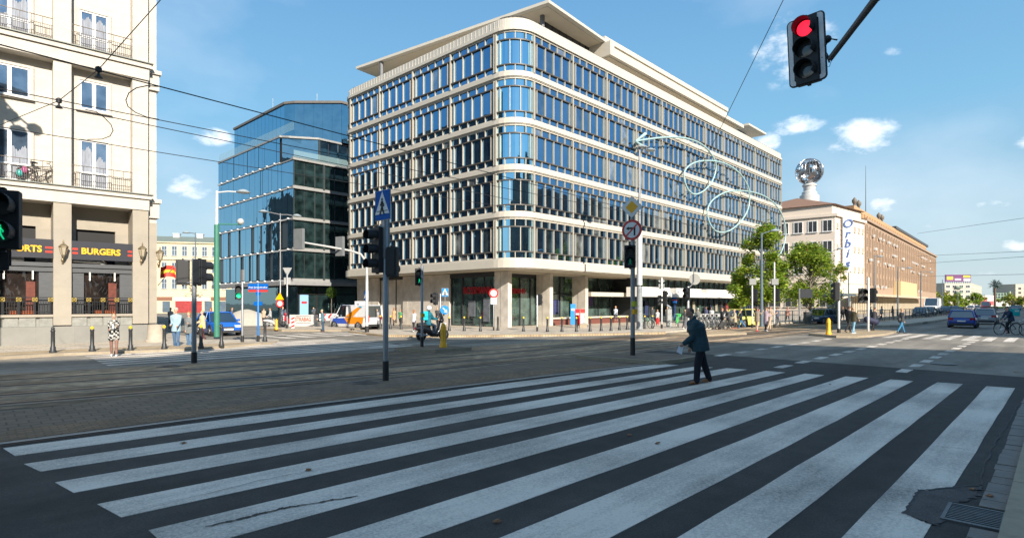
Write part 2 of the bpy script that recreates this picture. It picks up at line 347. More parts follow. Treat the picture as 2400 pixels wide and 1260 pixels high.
struct('road_cracks', ck, mat('crack', (.018, .018, .02), var=0))
# zebra crossing in front
zw = MB()
def strip(c4, z=.009, n=14):
    """quad on the ground, edges slightly ragged"""
    a, b, c, d = [Vector((*p[:2], z)) for p in c4]; vs = []; fs = []
    for i in range(n+1):
        t = i/n; u = a.lerp(b, t); v = d.lerp(c, t); w = (v-u).normalized()
        vs += [u+w*random.uniform(-.008, .008), v+w*random.uniform(-.008, .008)]
    m_ = len(vs); vs += [q-Vector((0, 0, .006)) for q in vs]
    fs = [(2*i, 2*i+2, 2*i+3, 2*i+1) for i in range(n)]
    for i in range(n): fs += [(2*i, m_+2*i, m_+2*i+2, 2*i+2), (2*i+1, 2*i+3, m_+2*i+3, m_+2*i+1)]
    fs += [(0, 1, m_+1, m_), (2*n, m_+2*n, m_+2*n+1, 2*n+1)]
    zw.add(vs, fs)
def ext(pR, pL, X):
    a, b = Vector(G(*pR)), Vector(G(*pL)); t = (X-b.x)/(a.x-b.x); return b+(a-b)*t
ST = [((7.5, 1050.7), (35.6, 1068.7), (1545, 852), (1591, 855.5)), ((56, 1087.5), (95.6, 1105.5), (1632, 858.5), (1670, 861)), ((129, 1130.6), (172.5, 1155), (1703, 862.5), (1750, 866)),
      ((228, 1182), (285, 1213), (1795, 869), (1841, 872.7))]
for (ul, ll, ur, lr) in ST: strip([G(*ul), G(*ur), G(*lr), G(*ll)])
for (ul, ll, ur, lr, X) in [((347, 1243), (542, 1260), (1887, 875.5), (1932, 879), 1.5), ((771, 1260), (987, 1260), (1983, 882), (2035, 885.5), 1.6), ((1176, 1260), (1431, 1260), (2087, 889), (2140, 893), 1.65),
                            ((1590, 1260), (1800, 1260), (2197, 896), (2257, 900), 1.7), ((1976, 1260), (2165, 1260), (2312, 905), (2378, 909.5), 1.75)]:
    strip([ext(ur, ul, X), G(*ur), G(*lr), ext(lr, ll, X)])
struct('zebra_crossing_near', zw, M['white_paint'])
zw = MB()
for i in range(9): strip([(4.6+i*.05, 21.6+i*.86), (16.5, 21.6+i*.86), (16.5, 22.05+i*.86), (4.6+i*.05, 22.05+i*.86)], .0125)
for i in range(9): strip([(15+i*1.25, 31.5), (15+i*1.25, 35.8), (15.6+i*1.25, 35.8), (15.6+i*1.25, 31.5)], .009)
def z7(*p): return [G(1980+a/5.714, 700+b/5.714) for a, b in p]
for q in [((245, 514), (350, 514), (655, 466), (560, 466)), ((490, 518), (600, 520), (905, 473), (800, 473)), ((770, 525), (880, 528), (1130, 478), (1020, 478)), ((1025, 535), (1140, 537), (1370, 482), (1255, 482)),
          ((1275, 545), (1400, 549), (1590, 490), (1480, 488)), ((1550, 553), (1680, 558), (1850, 495), (1730, 492)), ((1830, 563), (1960, 568), (2050, 515), (1930, 512)), ((2110, 575), (2260, 580), (2330, 522), (2200, 520))]:
    a, b, c, d = z7(*q); strip([a, d, c, b], .009, 6)
for Y, x0, x1 in ((3.3, 19.6, 40), (6.25, 18.4, 39), (9.3, 21, 36)):
    x = x0
    while x < x1: strip([(x, Y-.14), (x+1.0, Y-.14), (x+1.0, Y+.14), (x, Y+.14)], .009, 3); x += 1.92
for Y in (3.3, 6.4):
    x = 56.0
    while x < 260: strip([(x, Y-.08), (x+3.5, Y-.08), (x+3.5, Y+.08), (x, Y+.08)], .009, 3); x += 9
for px, py in [(900, 812), (960, 806), (1020, 806), (820, 818), (1100, 789), (1180, 791), (1290, 788), (1360, 786), (1430, 787), (700, 806), (740, 803)]:
    p = G(px, py); strip([(p[0]-.8, p[1]-.12), (p[0]+.8, p[1]-.12), (p[0]+.8, p[1]+.12), (p[0]-.8, p[1]+.12)], .0125, 3)
struct('lane_markings', zw, M['white_paint'])
# tram track bed, rails, flush median paving
struct('tram_track_bed', MB().sheet([(-60, 19.4), (-20, 17.5), (1.2, 14.1), (9, 12.9), (15.6, 12.4), (26, 11.9), (120, 11.2), (120, 17.2), (32, 18.6), (20, 19.2), (9, 20.2), (1.2, 21.3), (-20, 24.6), (-60, 27)], .008), M['bed'])
base = [(-60, 20.0), (-20, 18.2), (1.4, 14.95), (5.4, 14.2), (9.3, 13.65), (13, 13.2), (17.1, 12.85), (22, 12.6), (28, 12.4), (60, 12.1), (120, 11.8)]
def smoothpath(P_, k=6):
    P_ = [Vector(p) for p in P_]; out = []
    for i in range(len(P_)-1):
        p0 = P_[max(i-1, 0)]; p1 = P_[i]; p2 = P_[i+1]; p3 = P_[min(i+2, len(P_)-1)]
        for j in range(k):
            t = j/k; out.append(.5*((2*p1)+(p2-p0)*t+(2*p0-5*p1+4*p2-p3)*t*t+(3*p1-p0-3*p2+p3)*t*t*t))
    out.append(P_[-1]); return out
def ribbon(mb, path, off, w, z):
    vs = []
    for i, p in enumerate(path):
        d = (path[min(i+1, len(path)-1)]-path[max(i-1, 0)]).normalized(); n_ = Vector((-d.y, d.x))
        a = p+n_*(off-w/2); b = p+n_*(off+w/2); vs += [(a.x, a.y, z), (b.x, b.y, z)]
    mb.add(vs, [(2*i, 2*i+2, 2*i+3, 2*i+1) for i in range(len(path)-1)])
path = smoothpath(base)
rs = MB(); rg = MB(); rl = MB()
for off in (0, 1.435, 3.2, 4.635):
    ribbon(rg, path, off+.0, .24, .012); ribbon(rs, path, off+.05, .06, .018)
    ribbon(rl, path, off-.26, .12, .0115)
struct('tram_rail_grooves', rg, mat('groove', (.03, .027, .025), var=.3, scale=3))
struct('tram_rails', rs, mat('rail_steel', (.25, .23, .21), metal=.8, rough=.35, var=.3, scale=4))
struct('rail_edge_strips', rl, mat('rail_edge', (.27, .24, .2), var=.3, scale=3))
mp1 = [G(*p) for p in [(-300, 1070), (0, 1041), (300, 1002), (600, 963), (900, 926), (1200, 890), (1400, 866), (1538, 851), (1350, 838), (1200, 853), (900, 889), (600, 912), (337, 931), (0, 965), (-300, 1000)]]
struct('median_paving', MB().sheet([(p[0], p[1]) for p in mp1], .012), M['pave_block'])
mp2 = [G(*p) for p in [(-40, 1043), (66, 1028), (300, 998), (600, 959), (900, 922), (1200, 886.5), (1400, 863), (1525, 849.5), (1420, 856), (1200, 874), (900, 910), (600, 945), (300, 979), (28, 1007)]]
struct('tactile_paving', MB().sheet([(p[0], p[1]) for p in mp2], .016), M['pave_brick'])
kl = MB(); kp = [Vector(G(*p)).xy for p in [(-300, 1076), (0, 1043), (600, 966), (1200, 892), (1400, 868), (1538, 852.5)]]
ribbon(kl, smoothpath(kp, 3), .03, .14, .022)
struct('median_kerb', kl, mat('pale_kerb', (.3, .28, .25), var=.2, scale=5))
kl = MB(); ribbon(kl, smoothpath(kp, 3), -.09, .07, .0125); struct('gutter_line', kl, mat('dark_gap', (.02, .02, .02), var=0))
def island(name, pxs, h=.13, top=None, inset=.16):
    P_ = [Vector(G(*p, h)).xy for p in pxs]; c = sum(P_, Vector((0, 0)))/len(P_)
    struct(name+'_kerb', MB().prism([tuple(p) for p in P_], -.01, h), M['kerb'])
    inn = [p+(c-p).normalized()*inset for p in P_]
    struct(name+'_paving', MB().sheet([tuple(p) for p in inn], h+.004), top or M['pave_block'])
island('tram_island', [(1350, 832), (1440, 838.5), (1541, 845.5), (1600, 840), (1640, 833), (1560, 828), (1480, 825), (1400, 826.5)])
island('signal_island', [(925, 813.5), (1021, 818), (1105, 813), (1060, 808.5), (985, 807.5)])
island('bollard_island', [(1895, 781), (1960, 786), (2010, 786.5), (2075, 781), (2110, 773), (2040, 770), (1960, 772)], top=M['pave_tan'])
island('refuge_island', [(1562, 782), (1620, 784.5), (1750, 779), (1720, 775), (1600, 777)], top=M['pave_tan'])
island('corner_island', [(600, 768), (660, 772), (800, 772), (880, 765), (780, 760), (640, 762)], top=M['pave'])
def slabpx(name, pxs, z, m): struct(name, MB().prism([tuple(G(*p, z)[:2]) for p in pxs], -.01, z), m)
slabpx('northwest_pavement', [(-200, 850), (0, 834), (150, 825.5), (330, 819.5), (420, 816), (540, 808), (640, 800), (655, 796), (630, 793.5), (560, 795), (480, 795), (400, 780), (372, 770), (330, 768), (-200, 790)], .1, M['pave'])
struct('northwest_pavement_edge', MB().sheet([tuple(G(*p, .1)[:2]) for p in [(0, 833), (150, 824.5), (330, 818.5), (420, 815), (540, 807), (600, 802), (560, 802), (420, 809), (330, 812), (200, 817), (0, 826)]], .106), M['pave_tan'])
struct('northwest_kerb', MB().prism([tuple(G(*p, .1)[:2]) for p in [(-200, 851.5), (0, 835.6), (150, 827), (330, 821), (420, 817.3), (540, 809.3), (640, 801.3), (640, 800), (540, 808), (420, 816), (330, 819.4), (150, 825.4), (0, 833.9), (-200, 849.5)]], -.01, .108), M['kerb'])
pv = [tuple(G(*p, .1)[:2]) for p in [(818, 774), (900, 783), (1040, 784), (1200, 783), (1420, 780), (1560, 776.5)]]+[(47, 19.5), (100, 19.3), (260, 19.3), (260, 30), (86, 31), (86, 55), (31.5, 55), (30, 34)]
struct('north_pavement', MB().prism(pv, -.01, .1), M['pave'])
struct('north_kerb', MB().prism([tuple(G(*p, .1)[:2]) for p in [(818, 776), (900, 785), (1040, 786), (1200, 785), (1420, 782), (1560, 778.5), (1560, 777), (1420, 780.5), (1200, 783.5), (1040, 784.5), (900, 783.5), (818, 774.6)]], -.01, .108), M['pave_tan'])
struct('tram_stop_platform', MB().prism([(50, 13.0), (52, 12.6), (200, 10.6), (200, 8.4), (56, 9.6)], -.01, .22), M['pave'])
# drain grate
t = thing('drain_grate', 'rusty iron storm drain grate beside the near kerb', 'drain', (6.76, .575, 0))
MB().box(-.26, .26, -.19, .19, -.1, .004).build('pit', C('black', (.01, .01, .01), var=0), t)
f = MB(); f.box(-.29, .29, -.22, -.19, -.02, .022); f.box(-.29, .29, .19, .22, -.02, .022); f.box(-.29, -.26, -.19, .19, -.02, .022); f.box(.26, .29, -.19, .19, -.02, .022)
f.build('frame', C('iron', (.12, .12, .125), metal=.7, rough=.5, var=.3, scale=12), t)
f = MB()
for i in range(10): x = -.235+i*.052; f.box(x-.011, x+.011, -.19, .19, -.02, .017)
f.build('bars', M['iron'], t)
# fallen leaves
lf = [(723, 1104), (1541, 1041), (1165, 1226), (2383, 873), (2390, 1215), (1945, 902), (430, 1041), (1475, 1022), (2280, 1150), (2320, 1165)]
for i, (px, py) in enumerate(lf):
    p = G(px, py); s_ = .045 if i != 3 else .09; a = MB(); n_ = 8
    an = random.uniform(0, 6); pts = [(s_*(1.2 if k_ % 2 else .55)*math.cos(k_*math.pi/4+an), s_*(.9 if k_ % 2 else .5)*math.sin(k_*math.pi/4+an), .012+.02*random.random()) for k_ in range(n_)]
    a.add(pts+[(0, 0, .035)], [(k_, (k_+1) % n_, n_) for k_ in range(n_)]); a.add([(q[0], q[1], q[2]-.003) for q in pts+[(0, 0, .035)]], [((k_+1) % n_, k_, n_) for k_ in range(n_)])
    o = a.build('fallen_leaf', C('leaf_brown', (.25, .11, .04), var=.3, scale=30)); o.location = (p[0], p[1], .004)
    tag(o, ['dry brown leaf on the fourth white stripe from the top', 'small brown leaf on a white stripe, centre right', 'curled leaf near the bottom centre of the road', 'large orange brown leaf lying at the right edge of the road', 'leaf beside the near kerb at the lower right corner',
            'leaf on the stripe right of the walking man', 'leaf at the left on the second stripe', 'tiny leaf on dark asphalt between two stripes', 'leaf on the broken asphalt left of the kerb', 'leaf just above the drain grate'][i], 'leaf', 'fallen leaves on the road')

for px, py, lab in ((657, 787, 'round manhole cover on the sunlit side street'), (398, 858, 'manhole cover on the paving behind the left signal post'), (856, 897, 'manhole cover left of the central signal post'), (2212, 853, 'manhole cover on the shaded lane at right')):
    p = G(px, py); t = thing('manhole_cover', lab, 'manhole cover', (p[0], p[1], .012)); MB().lathe([(.36, 0), (.36, .008)], 28).build('frame', mat('cast_iron_a', (.08, .075, .07), rough=.5, var=.3, scale=20), t); a = MB(); a.lathe([(.30, .0085), (.30, .012)], 28)
    for i in range(5): a.box(-.22, .22, -.2+i*.1-.012, -.2+i*.1+.012, .012, .016)
    a.build('lid', C('cast_iron', (.06, .058, .055), metal=.5, rough=.45, var=.4, scale=12), t)
pt = MB()
for (px, py, w_, h_, an) in ((1750, 815, 4.5, 1.2, .05), (1120, 800, 5, 1.3, 0), (2050, 796, 7, 1.6, -.03), (760, 806, 4, 1.6, .1), (2300, 815, 3.2, 1.0, 0), (1420, 789, 7, 1.1, .02)):
    p = G(px, py); rn = random.Random(px); q = []
    for (ax, ay, bx, by) in ((-1, -1, 1, -1), (1, -1, 1, 1), (1, 1, -1, 1), (-1, 1, -1, -1)):
        for j in range(8): x = (ax+(bx-ax)*j/8)*w_/2+rn.uniform(-.04, .04); y = (ay+(by-ay)*j/8)*h_/2+rn.uniform(-.04, .04); q.append((p[0]+x*math.cos(an)-y*math.sin(an), p[1]+x*math.sin(an)+y*math.cos(an)))
    pt.sheet(q, .0065 if px not in (1420,) else .0135)
struct('repaired_asphalt', pt, asphalt('asphalt_repair', (.17, .155, .135), wear=.3, speck=.3))
# ------------------------------------------------------------------ main office building with the rounded corner
M['cream'] = mat('cream_stone', (.53, .49, .415), var=.05, scale=1.5, rough=.6)
M['cream_fin'] = mat('fin_stone', (.40, .365, .30), var=.06, scale=2, rough=.55)
M['brown_metal'] = mat('brown_metal', (.085, .075, .065), var=.1, scale=3, rough=.5)
M['soffit'] = mat('soffit_plaster', (.52, .46, .36), var=.04, scale=1, rough=.8)
M['panel'] = paving('stone_cladding', (.56, .51, .44), 30, 1.9, .004, .02, mcol=.7)
M['glass'] = glassmat('office_glass', (.22, .47, .76), .5, (.012, .016, .022), wav=.012)
M['glass_r'] = glassmat('office_glass_bright', (.42, .78, 1.0), .8, (.012, .02, .03), wav=.02)
M['glass_shop'] = glassmat('shop_glass', (.5, .62, .62), .10, (.055, .085, .075), wav=.01)
M['black'] = C('black', (.01, .01, .01), var=0)
X0, Y0, X1, Y1 = 31.0, 28.84, 87.4, 53.0
def outline(ins, rn=2.2, rf=1.6, re=.9, n=8):
    """plan of the block, inset by ins, with rounded corners at the avenue and the side street"""
    x0, y0, x1, y1 = X0+ins, Y0+ins, X1-ins, Y1-ins; P_ = []
    def arc(cx, cy, r, a0, a1): 
        for i in range(n+1):
            a = rad(a0+(a1-a0)*i/n); P_.append((cx+r*math.cos(a), cy+r*math.sin(a)))
    r = max(rn-ins, .3); arc(x0+r, y0+r, r, 180, 270)
    r = max(re-ins, .1); arc(x1-r, y0+r, r, 270, 360)
    P_.append((x1, y1)); r = max(rf-ins, .2); arc(x0+r, y1-r, r, 90, 180)
    return P_
bt = thing('office_building', 'cream office building with rounded corner and long bands of windows', 'building', (X0, Y0, 0))
def L(mb): return mb.xf(Matrix.Translation((-X0, -Y0, 0)))
FLZ = [5.37+3.49*k for k in range(5)]; FH = 3.49
for k, z in enumerate(FLZ[:-1]):
    z0, z1 = z+2.88, z+FH
    a = MB(); a.prism(outline(.12), z0+.0, z0+.10); a.prism(outline(.06), z0+.103, z0+.16); a.prism(outline(0.0), z0+.163, z1-.15); a.prism(outline(.12), z1-.147, z1)
    L(a).build('floor_band', M['cream'], bt)
a = MB(); a.prism(outline(.08), 5.22, 5.37); a.prism(outline(-.12), 4.62, 5.217); a.prism(outline(-.02), 4.55, 4.617)
for yy in (31.0, 36.05, 41.1, 46.15, 51.2): a.box(X0-.125, X0-.119, yy-.01, yy+.01, 4.63, 5.2)
L(a).build('floor_slab', M['cream'], bt)
a = MB(); a.prism(outline(.15), 4.50, 4.548); a.prism([(33.3, 31.4), (33.3, 52), (86, 52), (86, 31.4)], 4.4, 4.498); L(a).build('soffit', M['soffit'], bt)
zt = FLZ[4]+2.88
a = MB(); a.prism(outline(.14), zt, zt+.12); a.prism(outline(.0), zt+.123, zt+.36)
L(a).build('cornice', M['cream'], bt)
# corrugated parapet: a ribbed strip following the plan
def follow(pts, step):
    out = []; 
    for i in range(len(pts)-1):
        a, b = Vector(pts[i]), Vector(pts[i+1]); l = (b-a).length; n_ = max(1, round(l/step))
        for j in range(n_): out.append((a.lerp(b, (j+.5)/n_), (b-a).normalized(), l/n_))
    return out
a = MB(); pl = outline(.2); a.prism(pl, zt+.363, zt+1.06)
for p, d, l in follow(pl+[pl[0]], .42):
    a.cbox((p.x, p.y, zt+.71), .035, .05, .64, math.atan2(d.y, d.x))
L(a).build('parapet', mat('parapet_panels', (.53, .495, .43), var=.04, scale=2, rough=.6), bt)
a = MB(); pr = outline(.6); 
ring = [(p[0], p[1], zt+1.36) for p in pr]; a.tube(ring, .025, 5)
a.tube([(p[0], p[1], zt+1.22) for p in pr], .015, 4)
for p, d, l in follow(pr[:30], 1.6): a.box(p.x-.02, p.x+.02, p.y-.02, p.y+.02, zt+1.04, zt+1.36)
L(a).build('roof_railing', C('dark_steel', (.10, .10, .10), metal=.6, rough=.4), bt)
# windows: one part per bay and floor
def bay(o, u, n_, W_, z0, gm, edge=.055, main=5):
    """o: start point on the glass line, u: along, n_: outward. Returns glass + frame meshes in world coordinates"""
    g = MB(); f = MB(); fr = MB(); u = Vector((*u, 0)); n_ = Vector((*n_, 0)); up = Vector((0, 0, 1)); o = Vector((*o, 0))
    def bx(mb, s0, s1, d0, d1, a0, a1):
        vs = [o+u*s+n_*d+up*z for z in (a0, a1) for s, d in ((s0, d0), (s1, d0), (s1, d1), (s0, d1))]
        mb.add(vs, [(0, 3, 2, 1), (4, 5, 6, 7), (0, 1, 5, 4), (1, 2, 6, 5), (2, 3, 7, 6), (3, 0, 4, 7)])
    def pane(s0, s1, a0, a1):
        j = [random.uniform(-.003, .003) for _ in range(3)]
        g.cur = blind(a0 < z0+.6 < a1, z0)
        vs = [o+u*s0+n_*j[0]+up*a0, o+u*s1+n_*j[1]+up*a0, o+u*s1+n_*(j[1]+j[2])+up*a1, o+u*s0+n_*(j[0]+j[2])+up*a1]; g.add(vs, [(0, 1, 2, 3)])
    e = edge; iw = W_-2*e; w5 = iw/main
    for i in range(main):
        pane(e+i*w5, e+(i+1)*w5, z0+.0, z0+.47); pane(e+i*w5, e+(i+1)*w5, z0+2.32, z0+2.88)
        if i: bx(f, e+i*w5-.03, e+i*w5+.03, -.02, .11, z0, z0+.43); bx(f, e+i*w5-.03, e+i*w5+.03, -.02, .11, z0+2.37, z0+2.88)
    xs = [0, .34]+[.34+(iw-.68)*i/(main-1) for i in range(1, main)]+[iw]
    for i in range(len(xs)-1):
        pane(e+xs[i], e+xs[i+1], z0+.47, z0+2.32)
        if i: bx(f, e+xs[i]-.03, e+xs[i]+.03, -.02, .13, z0+.52, z0+2.29)
    bx(f, 0, e, -.05, .19, z0, z0+2.88); bx(f, W_-e, W_-.002, -.05, .19, z0, z0+2.88)
    for zz in (.43, 2.29): bx(fr, e, W_-e, -.02, .15, z0+zz, z0+zz+.08)
    return g, f, fr
rb_ = random.Random(12)
def blind(main, z0): r_ = rb_.random(); return (1 if r_ < .10 else (2 if r_ < .22 else 0)) if main else (1 if r_ < .06 else 0)
GL = [M['glass'], glassmat('glass_blinds', (.30, .50, .70), .34, (.16, .165, .16), wav=.01), glassmat('glass_dim', (.20, .42, .68), .36, (.03, .04, .04), wav=.02)]
wins = []
xa, ya = 33.1, 31.15
for k, z in enumerate(FLZ):
    for b in range(11):
        g, f, fr = bay((xa+b*4.86, Y0+.23), (1, 0), (0, -1), 4.86, z, M['glass']); wins.append((g, f, fr, M['glass']))
    for b in range(4):
        g, f, fr = bay((X0+.23, ya+(b+1)*5.05), (0, -1), (-1, 0), 5.05, z, M['glass']); wins.append((g, f, fr, M['glass']))
    # curved corners
    for (cx, cy, r, a0, a1, nn) in ((X0+2.2, Y0+2.2, 1.97, 180, 270, 4), (X0+1.6, Y1-1.6, 1.37, 90, 180, 3)):
        g = MB(); f = MB(); fr = MB(); n_ = 16
        def cp(a, rr, z): return (cx+rr*math.cos(rad(a)), cy+rr*math.sin(rad(a)), z)
        for i in range(n_):
            A, B = a0+(a1-a0)*i/n_, a0+(a1-a0)*(i+1)/n_
            g.add([cp(A, r, z), cp(B, r, z), cp(B, r, z+2.88), cp(A, r, z+2.88)], [(0, 1, 2, 3)])
            for zz in (.43, 2.29):
                fr.add([cp(A, r, z+zz), cp(B, r, z+zz), cp(B, r+.12, z+zz), cp(A, r+.12, z+zz), cp(A, r, z+zz+.08), cp(B, r, z+zz+.08), cp(B, r+.12, z+zz+.08), cp(A, r+.12, z+zz+.08)],
                       [(0, 3, 2, 1), (4, 5, 6, 7), (0, 1, 5, 4), (1, 2, 6, 5), (2, 3, 7, 6), (3, 0, 4, 7)])
        for i in range(nn):
            A = a0+(a1-a0)*(i+.5)/nn; c = cp(A, r+.05, z+1.4); f.cbox(c, .13, .06, 1.77, rad(A))
        for i in range(1, nn):
            A = a0+(a1-a0)*i/nn
            for zz, hh in ((.21, .42), (2.63, .5)): f.cbox(cp(A, r+.05, z+zz), .18, .06, hh, rad(A))
        for A in (a0+1, a1-1): f.cbox(cp(A, r+.06, z+1.43), .22, .14, 2.86, rad(A))
        wins.append((g, f, fr, M['glass_r']))
for g, f, fr, gm in wins:
    o = L(g).build('window', gm if gm is M['glass_r'] else GL, bt, smooth=gm is M['glass_r']); f.cur = 1; f.add(fr.v, fr.f); L(f).build('frame', [M['cream_fin'], M['brown_metal']], o)
core = MB(); core.prism(outline(.8), 5.3, zt+.3); L(core).build('core', C('dark_wall', (.03, .03, .035), var=0), bt)
# ground floor
a = MB(); a.box(32.5, 33.2, 38.0, 44.6, .1, 4.45); a.box(32.5, 33.2, 48.6, 52.4, .1, 4.45)
for yy in [38.3+i*.62 for i in range(10)]: a.box(32.493, 32.499, yy, yy+.012, .1, 4.45)
a.box(32.7, 86.4, 44.7, 52, .1, 4.3)
L(a).build('stone_wall', M['panel'], bt)
for (x, y) in ((32.5, 31.05), (37.55, 31.05), (42.55, 31.05)):
    a = MB(); a.box(x, x+.42, y, y+.82, .1, 4.45); a.box(x+.02, x+.40, y+.88, y+1.5, .1, 4.45); a.box(x+.06, x+.36, y+.8, y+.9, .1, 4.4)
    L(a).build('column', M['panel'], bt)
for q in ((32.75, 32.8, 32.5, 38.0, .15, 4.1), (33.0, 38, 32.7, 32.75, .15, 4.1), (38, 50, 33.1, 33.15, .15, 4.45), (32.75, 32.8, 44.7, 48.5, .15, 4.2)): L(MB().box(*q)).build('shop_window', M['glass_shop'], bt)
a = MB(); a.box(32.6, 32.75, 32.5, 38.0, 4.1, 4.44); a.box(32.8, 38, 32.55, 32.7, 4.1, 4.44)
for yy in (33.9, 35.2, 36.5, 37.9): a.box(32.65, 32.76, yy-.05, yy+.05, .1, 4.1)
for xx in (34.2, 35.6, 36.9): a.box(xx-.05, xx+.05, 32.6, 32.72, .1, 4.1)
for xx in (39.5, 41.4, 43.5, 45.4, 47.4, 49.4): a.box(xx-.05, xx+.05, 33.0, 33.12, .1, 4.45)
a.box(38, 50, 33.0, 33.12, 2.75, 2.85); a.box(50, 50.5, 30.6, 33.2, .1, 4.45)
for yy in (44.7, 45.9, 47.2, 48.45): a.box(32.65, 32.76, yy-.05, yy+.05, .1, 4.3)
a.box(32.62, 32.78, 44.65, 48.55, 4.2, 4.44)
L(a).build('shop_frame', C('anthracite', (.03, .032, .035), rough=.4), bt)
# street-side shops further along
a = MB(); a.box(50.5, 86.4, 30.75, 30.8, .15, 4.45); L(a).build('shop_window', M['glass_shop'], bt)
a = MB()
for i in range(25): xx = 51.5+i*1.42; a.box(xx-.05, xx+.05, 30.62, 30.76, .1, 4.45)
a.box(50.5, 86.4, 30.62, 30.76, 3.3, 3.42); a.box(50.5, 86.4, 30.3, 30.74, 2.5, 2.7); L(a).build('shop_frame', M['anthracite'], bt)
rn = random.Random(3); dm = [C('disp_red', (.20, .03, .03), var=.5), C('disp_blue', (.02, .03, .08), var=.5), C('disp_cream', (.28, .25, .19), var=.4), C('disp_green', (.04, .07, .05), var=.5), C('disp_dark', (.03, .025, .03))]
for i in range(22):
    xx = 52+i*1.5; c = rn.choice(range(5)); L(MB().box(xx, xx+rn.uniform(.3, .9), 30.55, 30.6, rn.uniform(.5, 1.1), rn.uniform(1.4, 2.3))).build('window_display', dm[c], bt)
a = MB(); a.box(43.4, 60, 31.0, 33.0, 2.62, 3.0)
L(a).build('shop_canopy', M['cream'], bt)
a = MB(); x = 48.6; hw = [5.6, 1.3, 5.8, 1.4, 5.6, 1.6, 5.6, 1.8, 5.4]
for i, w_ in enumerate(hw):
    zl, zh = (2.62, 3.55) if i % 2 == 0 else (2.62, 3.1)
    a.box(x+.02, x+w_-.02, 28.95+(0 if i % 2 == 0 else .15), 30.6, zl, zh); x += w_
L(a).build('stepped_fascia', mat('white_fascia', (.76, .74, .70), var=.03, rough=.5), bt)
a = MB(); a.box(38.1, 42.5, 31.4, 32.0, .1, .62); a.box(43.1, 50, 31.4, 32.0, .1, .62); L(a).build('bench_wall', mat('bench_brick', (.16, .055, .04), var=.2, scale=9), bt)
a = MB(); a.box(38.0, 42.52, 31.25, 32.1, .63, .76); a.box(43.05, 50.2, 31.25, 32.1, .63, .76); L(a).build('bench_top', M['cream'], bt)
# red shop lettering behind the glass corner
red = C('sign_red', (.42, .012, .02), rough=.4, var=.03)
text('ROSSMANN', .82, (32.62-X0, 34.6-Y0, 3.0), (0, -1, 0), (0, 0, 1), red, bt, bold=.006, squash=.78, ext=.03)
text('ROSSMANN', .62, (34.9-X0, 32.4-Y0, 2.95), (1, 0, 0), (0, 0, 1), red, bt, bold=.006, squash=.66, ext=.03)
a = MB(); a.box(39.4, 41.1, 32.95, 33.0, 1.0, 2.3); L(a).build('window_poster', C('poster_blue', (.03, .04, .12)), bt)
text('en!', .6, (44.0-X0, 32.9-Y0, 1.3), (1, 0, 0), (0, 0, 1), red, bt, squash=.8)
a = MB(); a.box(44.6, 46.3, 32.9, 32.98, 1.75, 2.6); L(a).build('window_poster', C('poster_violet', (.05, .03, .12)), bt)
for q in ((32.6, 32.66, 33.2, 33.9, .5, 2.3), (32.6, 32.66, 34.9, 35.7, .9, 2.2)): L(MB().box(*q)).build('window_poster', C('poster_grey', (.12, .13, .15), var=.5), bt)
# roof: slanted canopies and upper volume
ZR = 25.9
def at(px, py, z): d = (z-HC)*FP/(HZ-py); a_, b_ = ray(px); return (a_*d, b_*d)
A = at(1286, 6, ZR); B = at(834, 162, ZR); Cc = at(1428, 107, ZR-.1)
u = Vector(B)-Vector(A); v = Vector(Cc)-Vector(A)
quad = [A, Cc, (Cc[0]+u.x*.55+3, Cc[1]+u.y*.55), (B[0]+9, B[1]+1.0), B]
a = MB(); a.prism(quad, ZR, ZR+.24); L(a).build('roof_canopy', M['cream'], bt)
inn = [(p[0]*.985+.6, p[1]*.99+.4) for p in quad]; a = MB(); a.prism([(A[0]+.4, A[1]+.45), (Cc[0]-.1, Cc[1]+.45), quad[2], (B[0]+8, B[1]+.2), (B[0]+.55, B[1]-.5)], ZR-.03, ZR-.004); L(a).build('canopy_soffit', M['soffit'], bt)
a = MB(); a.prism([(36.8+1.1, 31.9), (46.5, 32.2), (46.5, 50), (35.5, 50)], zt+.5, ZR-.04)
for i in range(9): a.box(38+i*1.0, 38.03+i*1.0, 31.86+i*.035, 31.99+i*.035, zt+.5, ZR-.05)
L(a).build('penthouse_wall', mat('dark_panel', (.045, .047, .052), rough=.4, var=.1), bt)
for (px, py) in ((1274, 60), (890, 172)):
    q = (37.0, 31.4) if px > 1000 else (33.2, 49.1); a = MB(); a.lathe([(.2, zt+.3), (.2, ZR-.03)], 12, (q[0], q[1], 0)); L(a).build('canopy_post', C('grey_metal', (.16, .16, .165), metal=.4, rough=.5), bt)
a = MB(); a.prism([(44.6, 29.75), (75.2, 29.75), (75.2, 44), (44.6, 44)], 24.55, 24.95); L(a).build('roof_canopy', M['cream'], bt)
a = MB(); a.box(44.9, 75, 30.1, 31.95, 24.5, 24.545); a.box(44.9, 75, 30.1, 31.0, 24.952, 24.97); L(a).build('canopy_soffit', M['soffit'], bt)
a = MB(); a.box(45.3, 72.6, 30.9, 43, 24.953, 26.3); a.box(45.2, 72.7, 30.75, 43, 26.303, 26.75); a.box(46, 74, 31.9, 43, zt+.4, 24.5); a.box(44.63, 45.28, 29.78, 30.88, 24.953, ZR-.05); a.box(44.63, 45.18, 30.885, 36, 24.953, ZR-.05)
L(a).build('penthouse_wall', M['cream'], bt)
a = MB(); a.box(75.4, 81.5, 29.2, 38, 24.9, 25.15); L(a).build('roof_canopy', M['cream'], bt)
a = MB(); a.box(74, 79, 31.0, 38, zt+.4, 24.85); L(a).build('penthouse_window', M['glass'], bt)

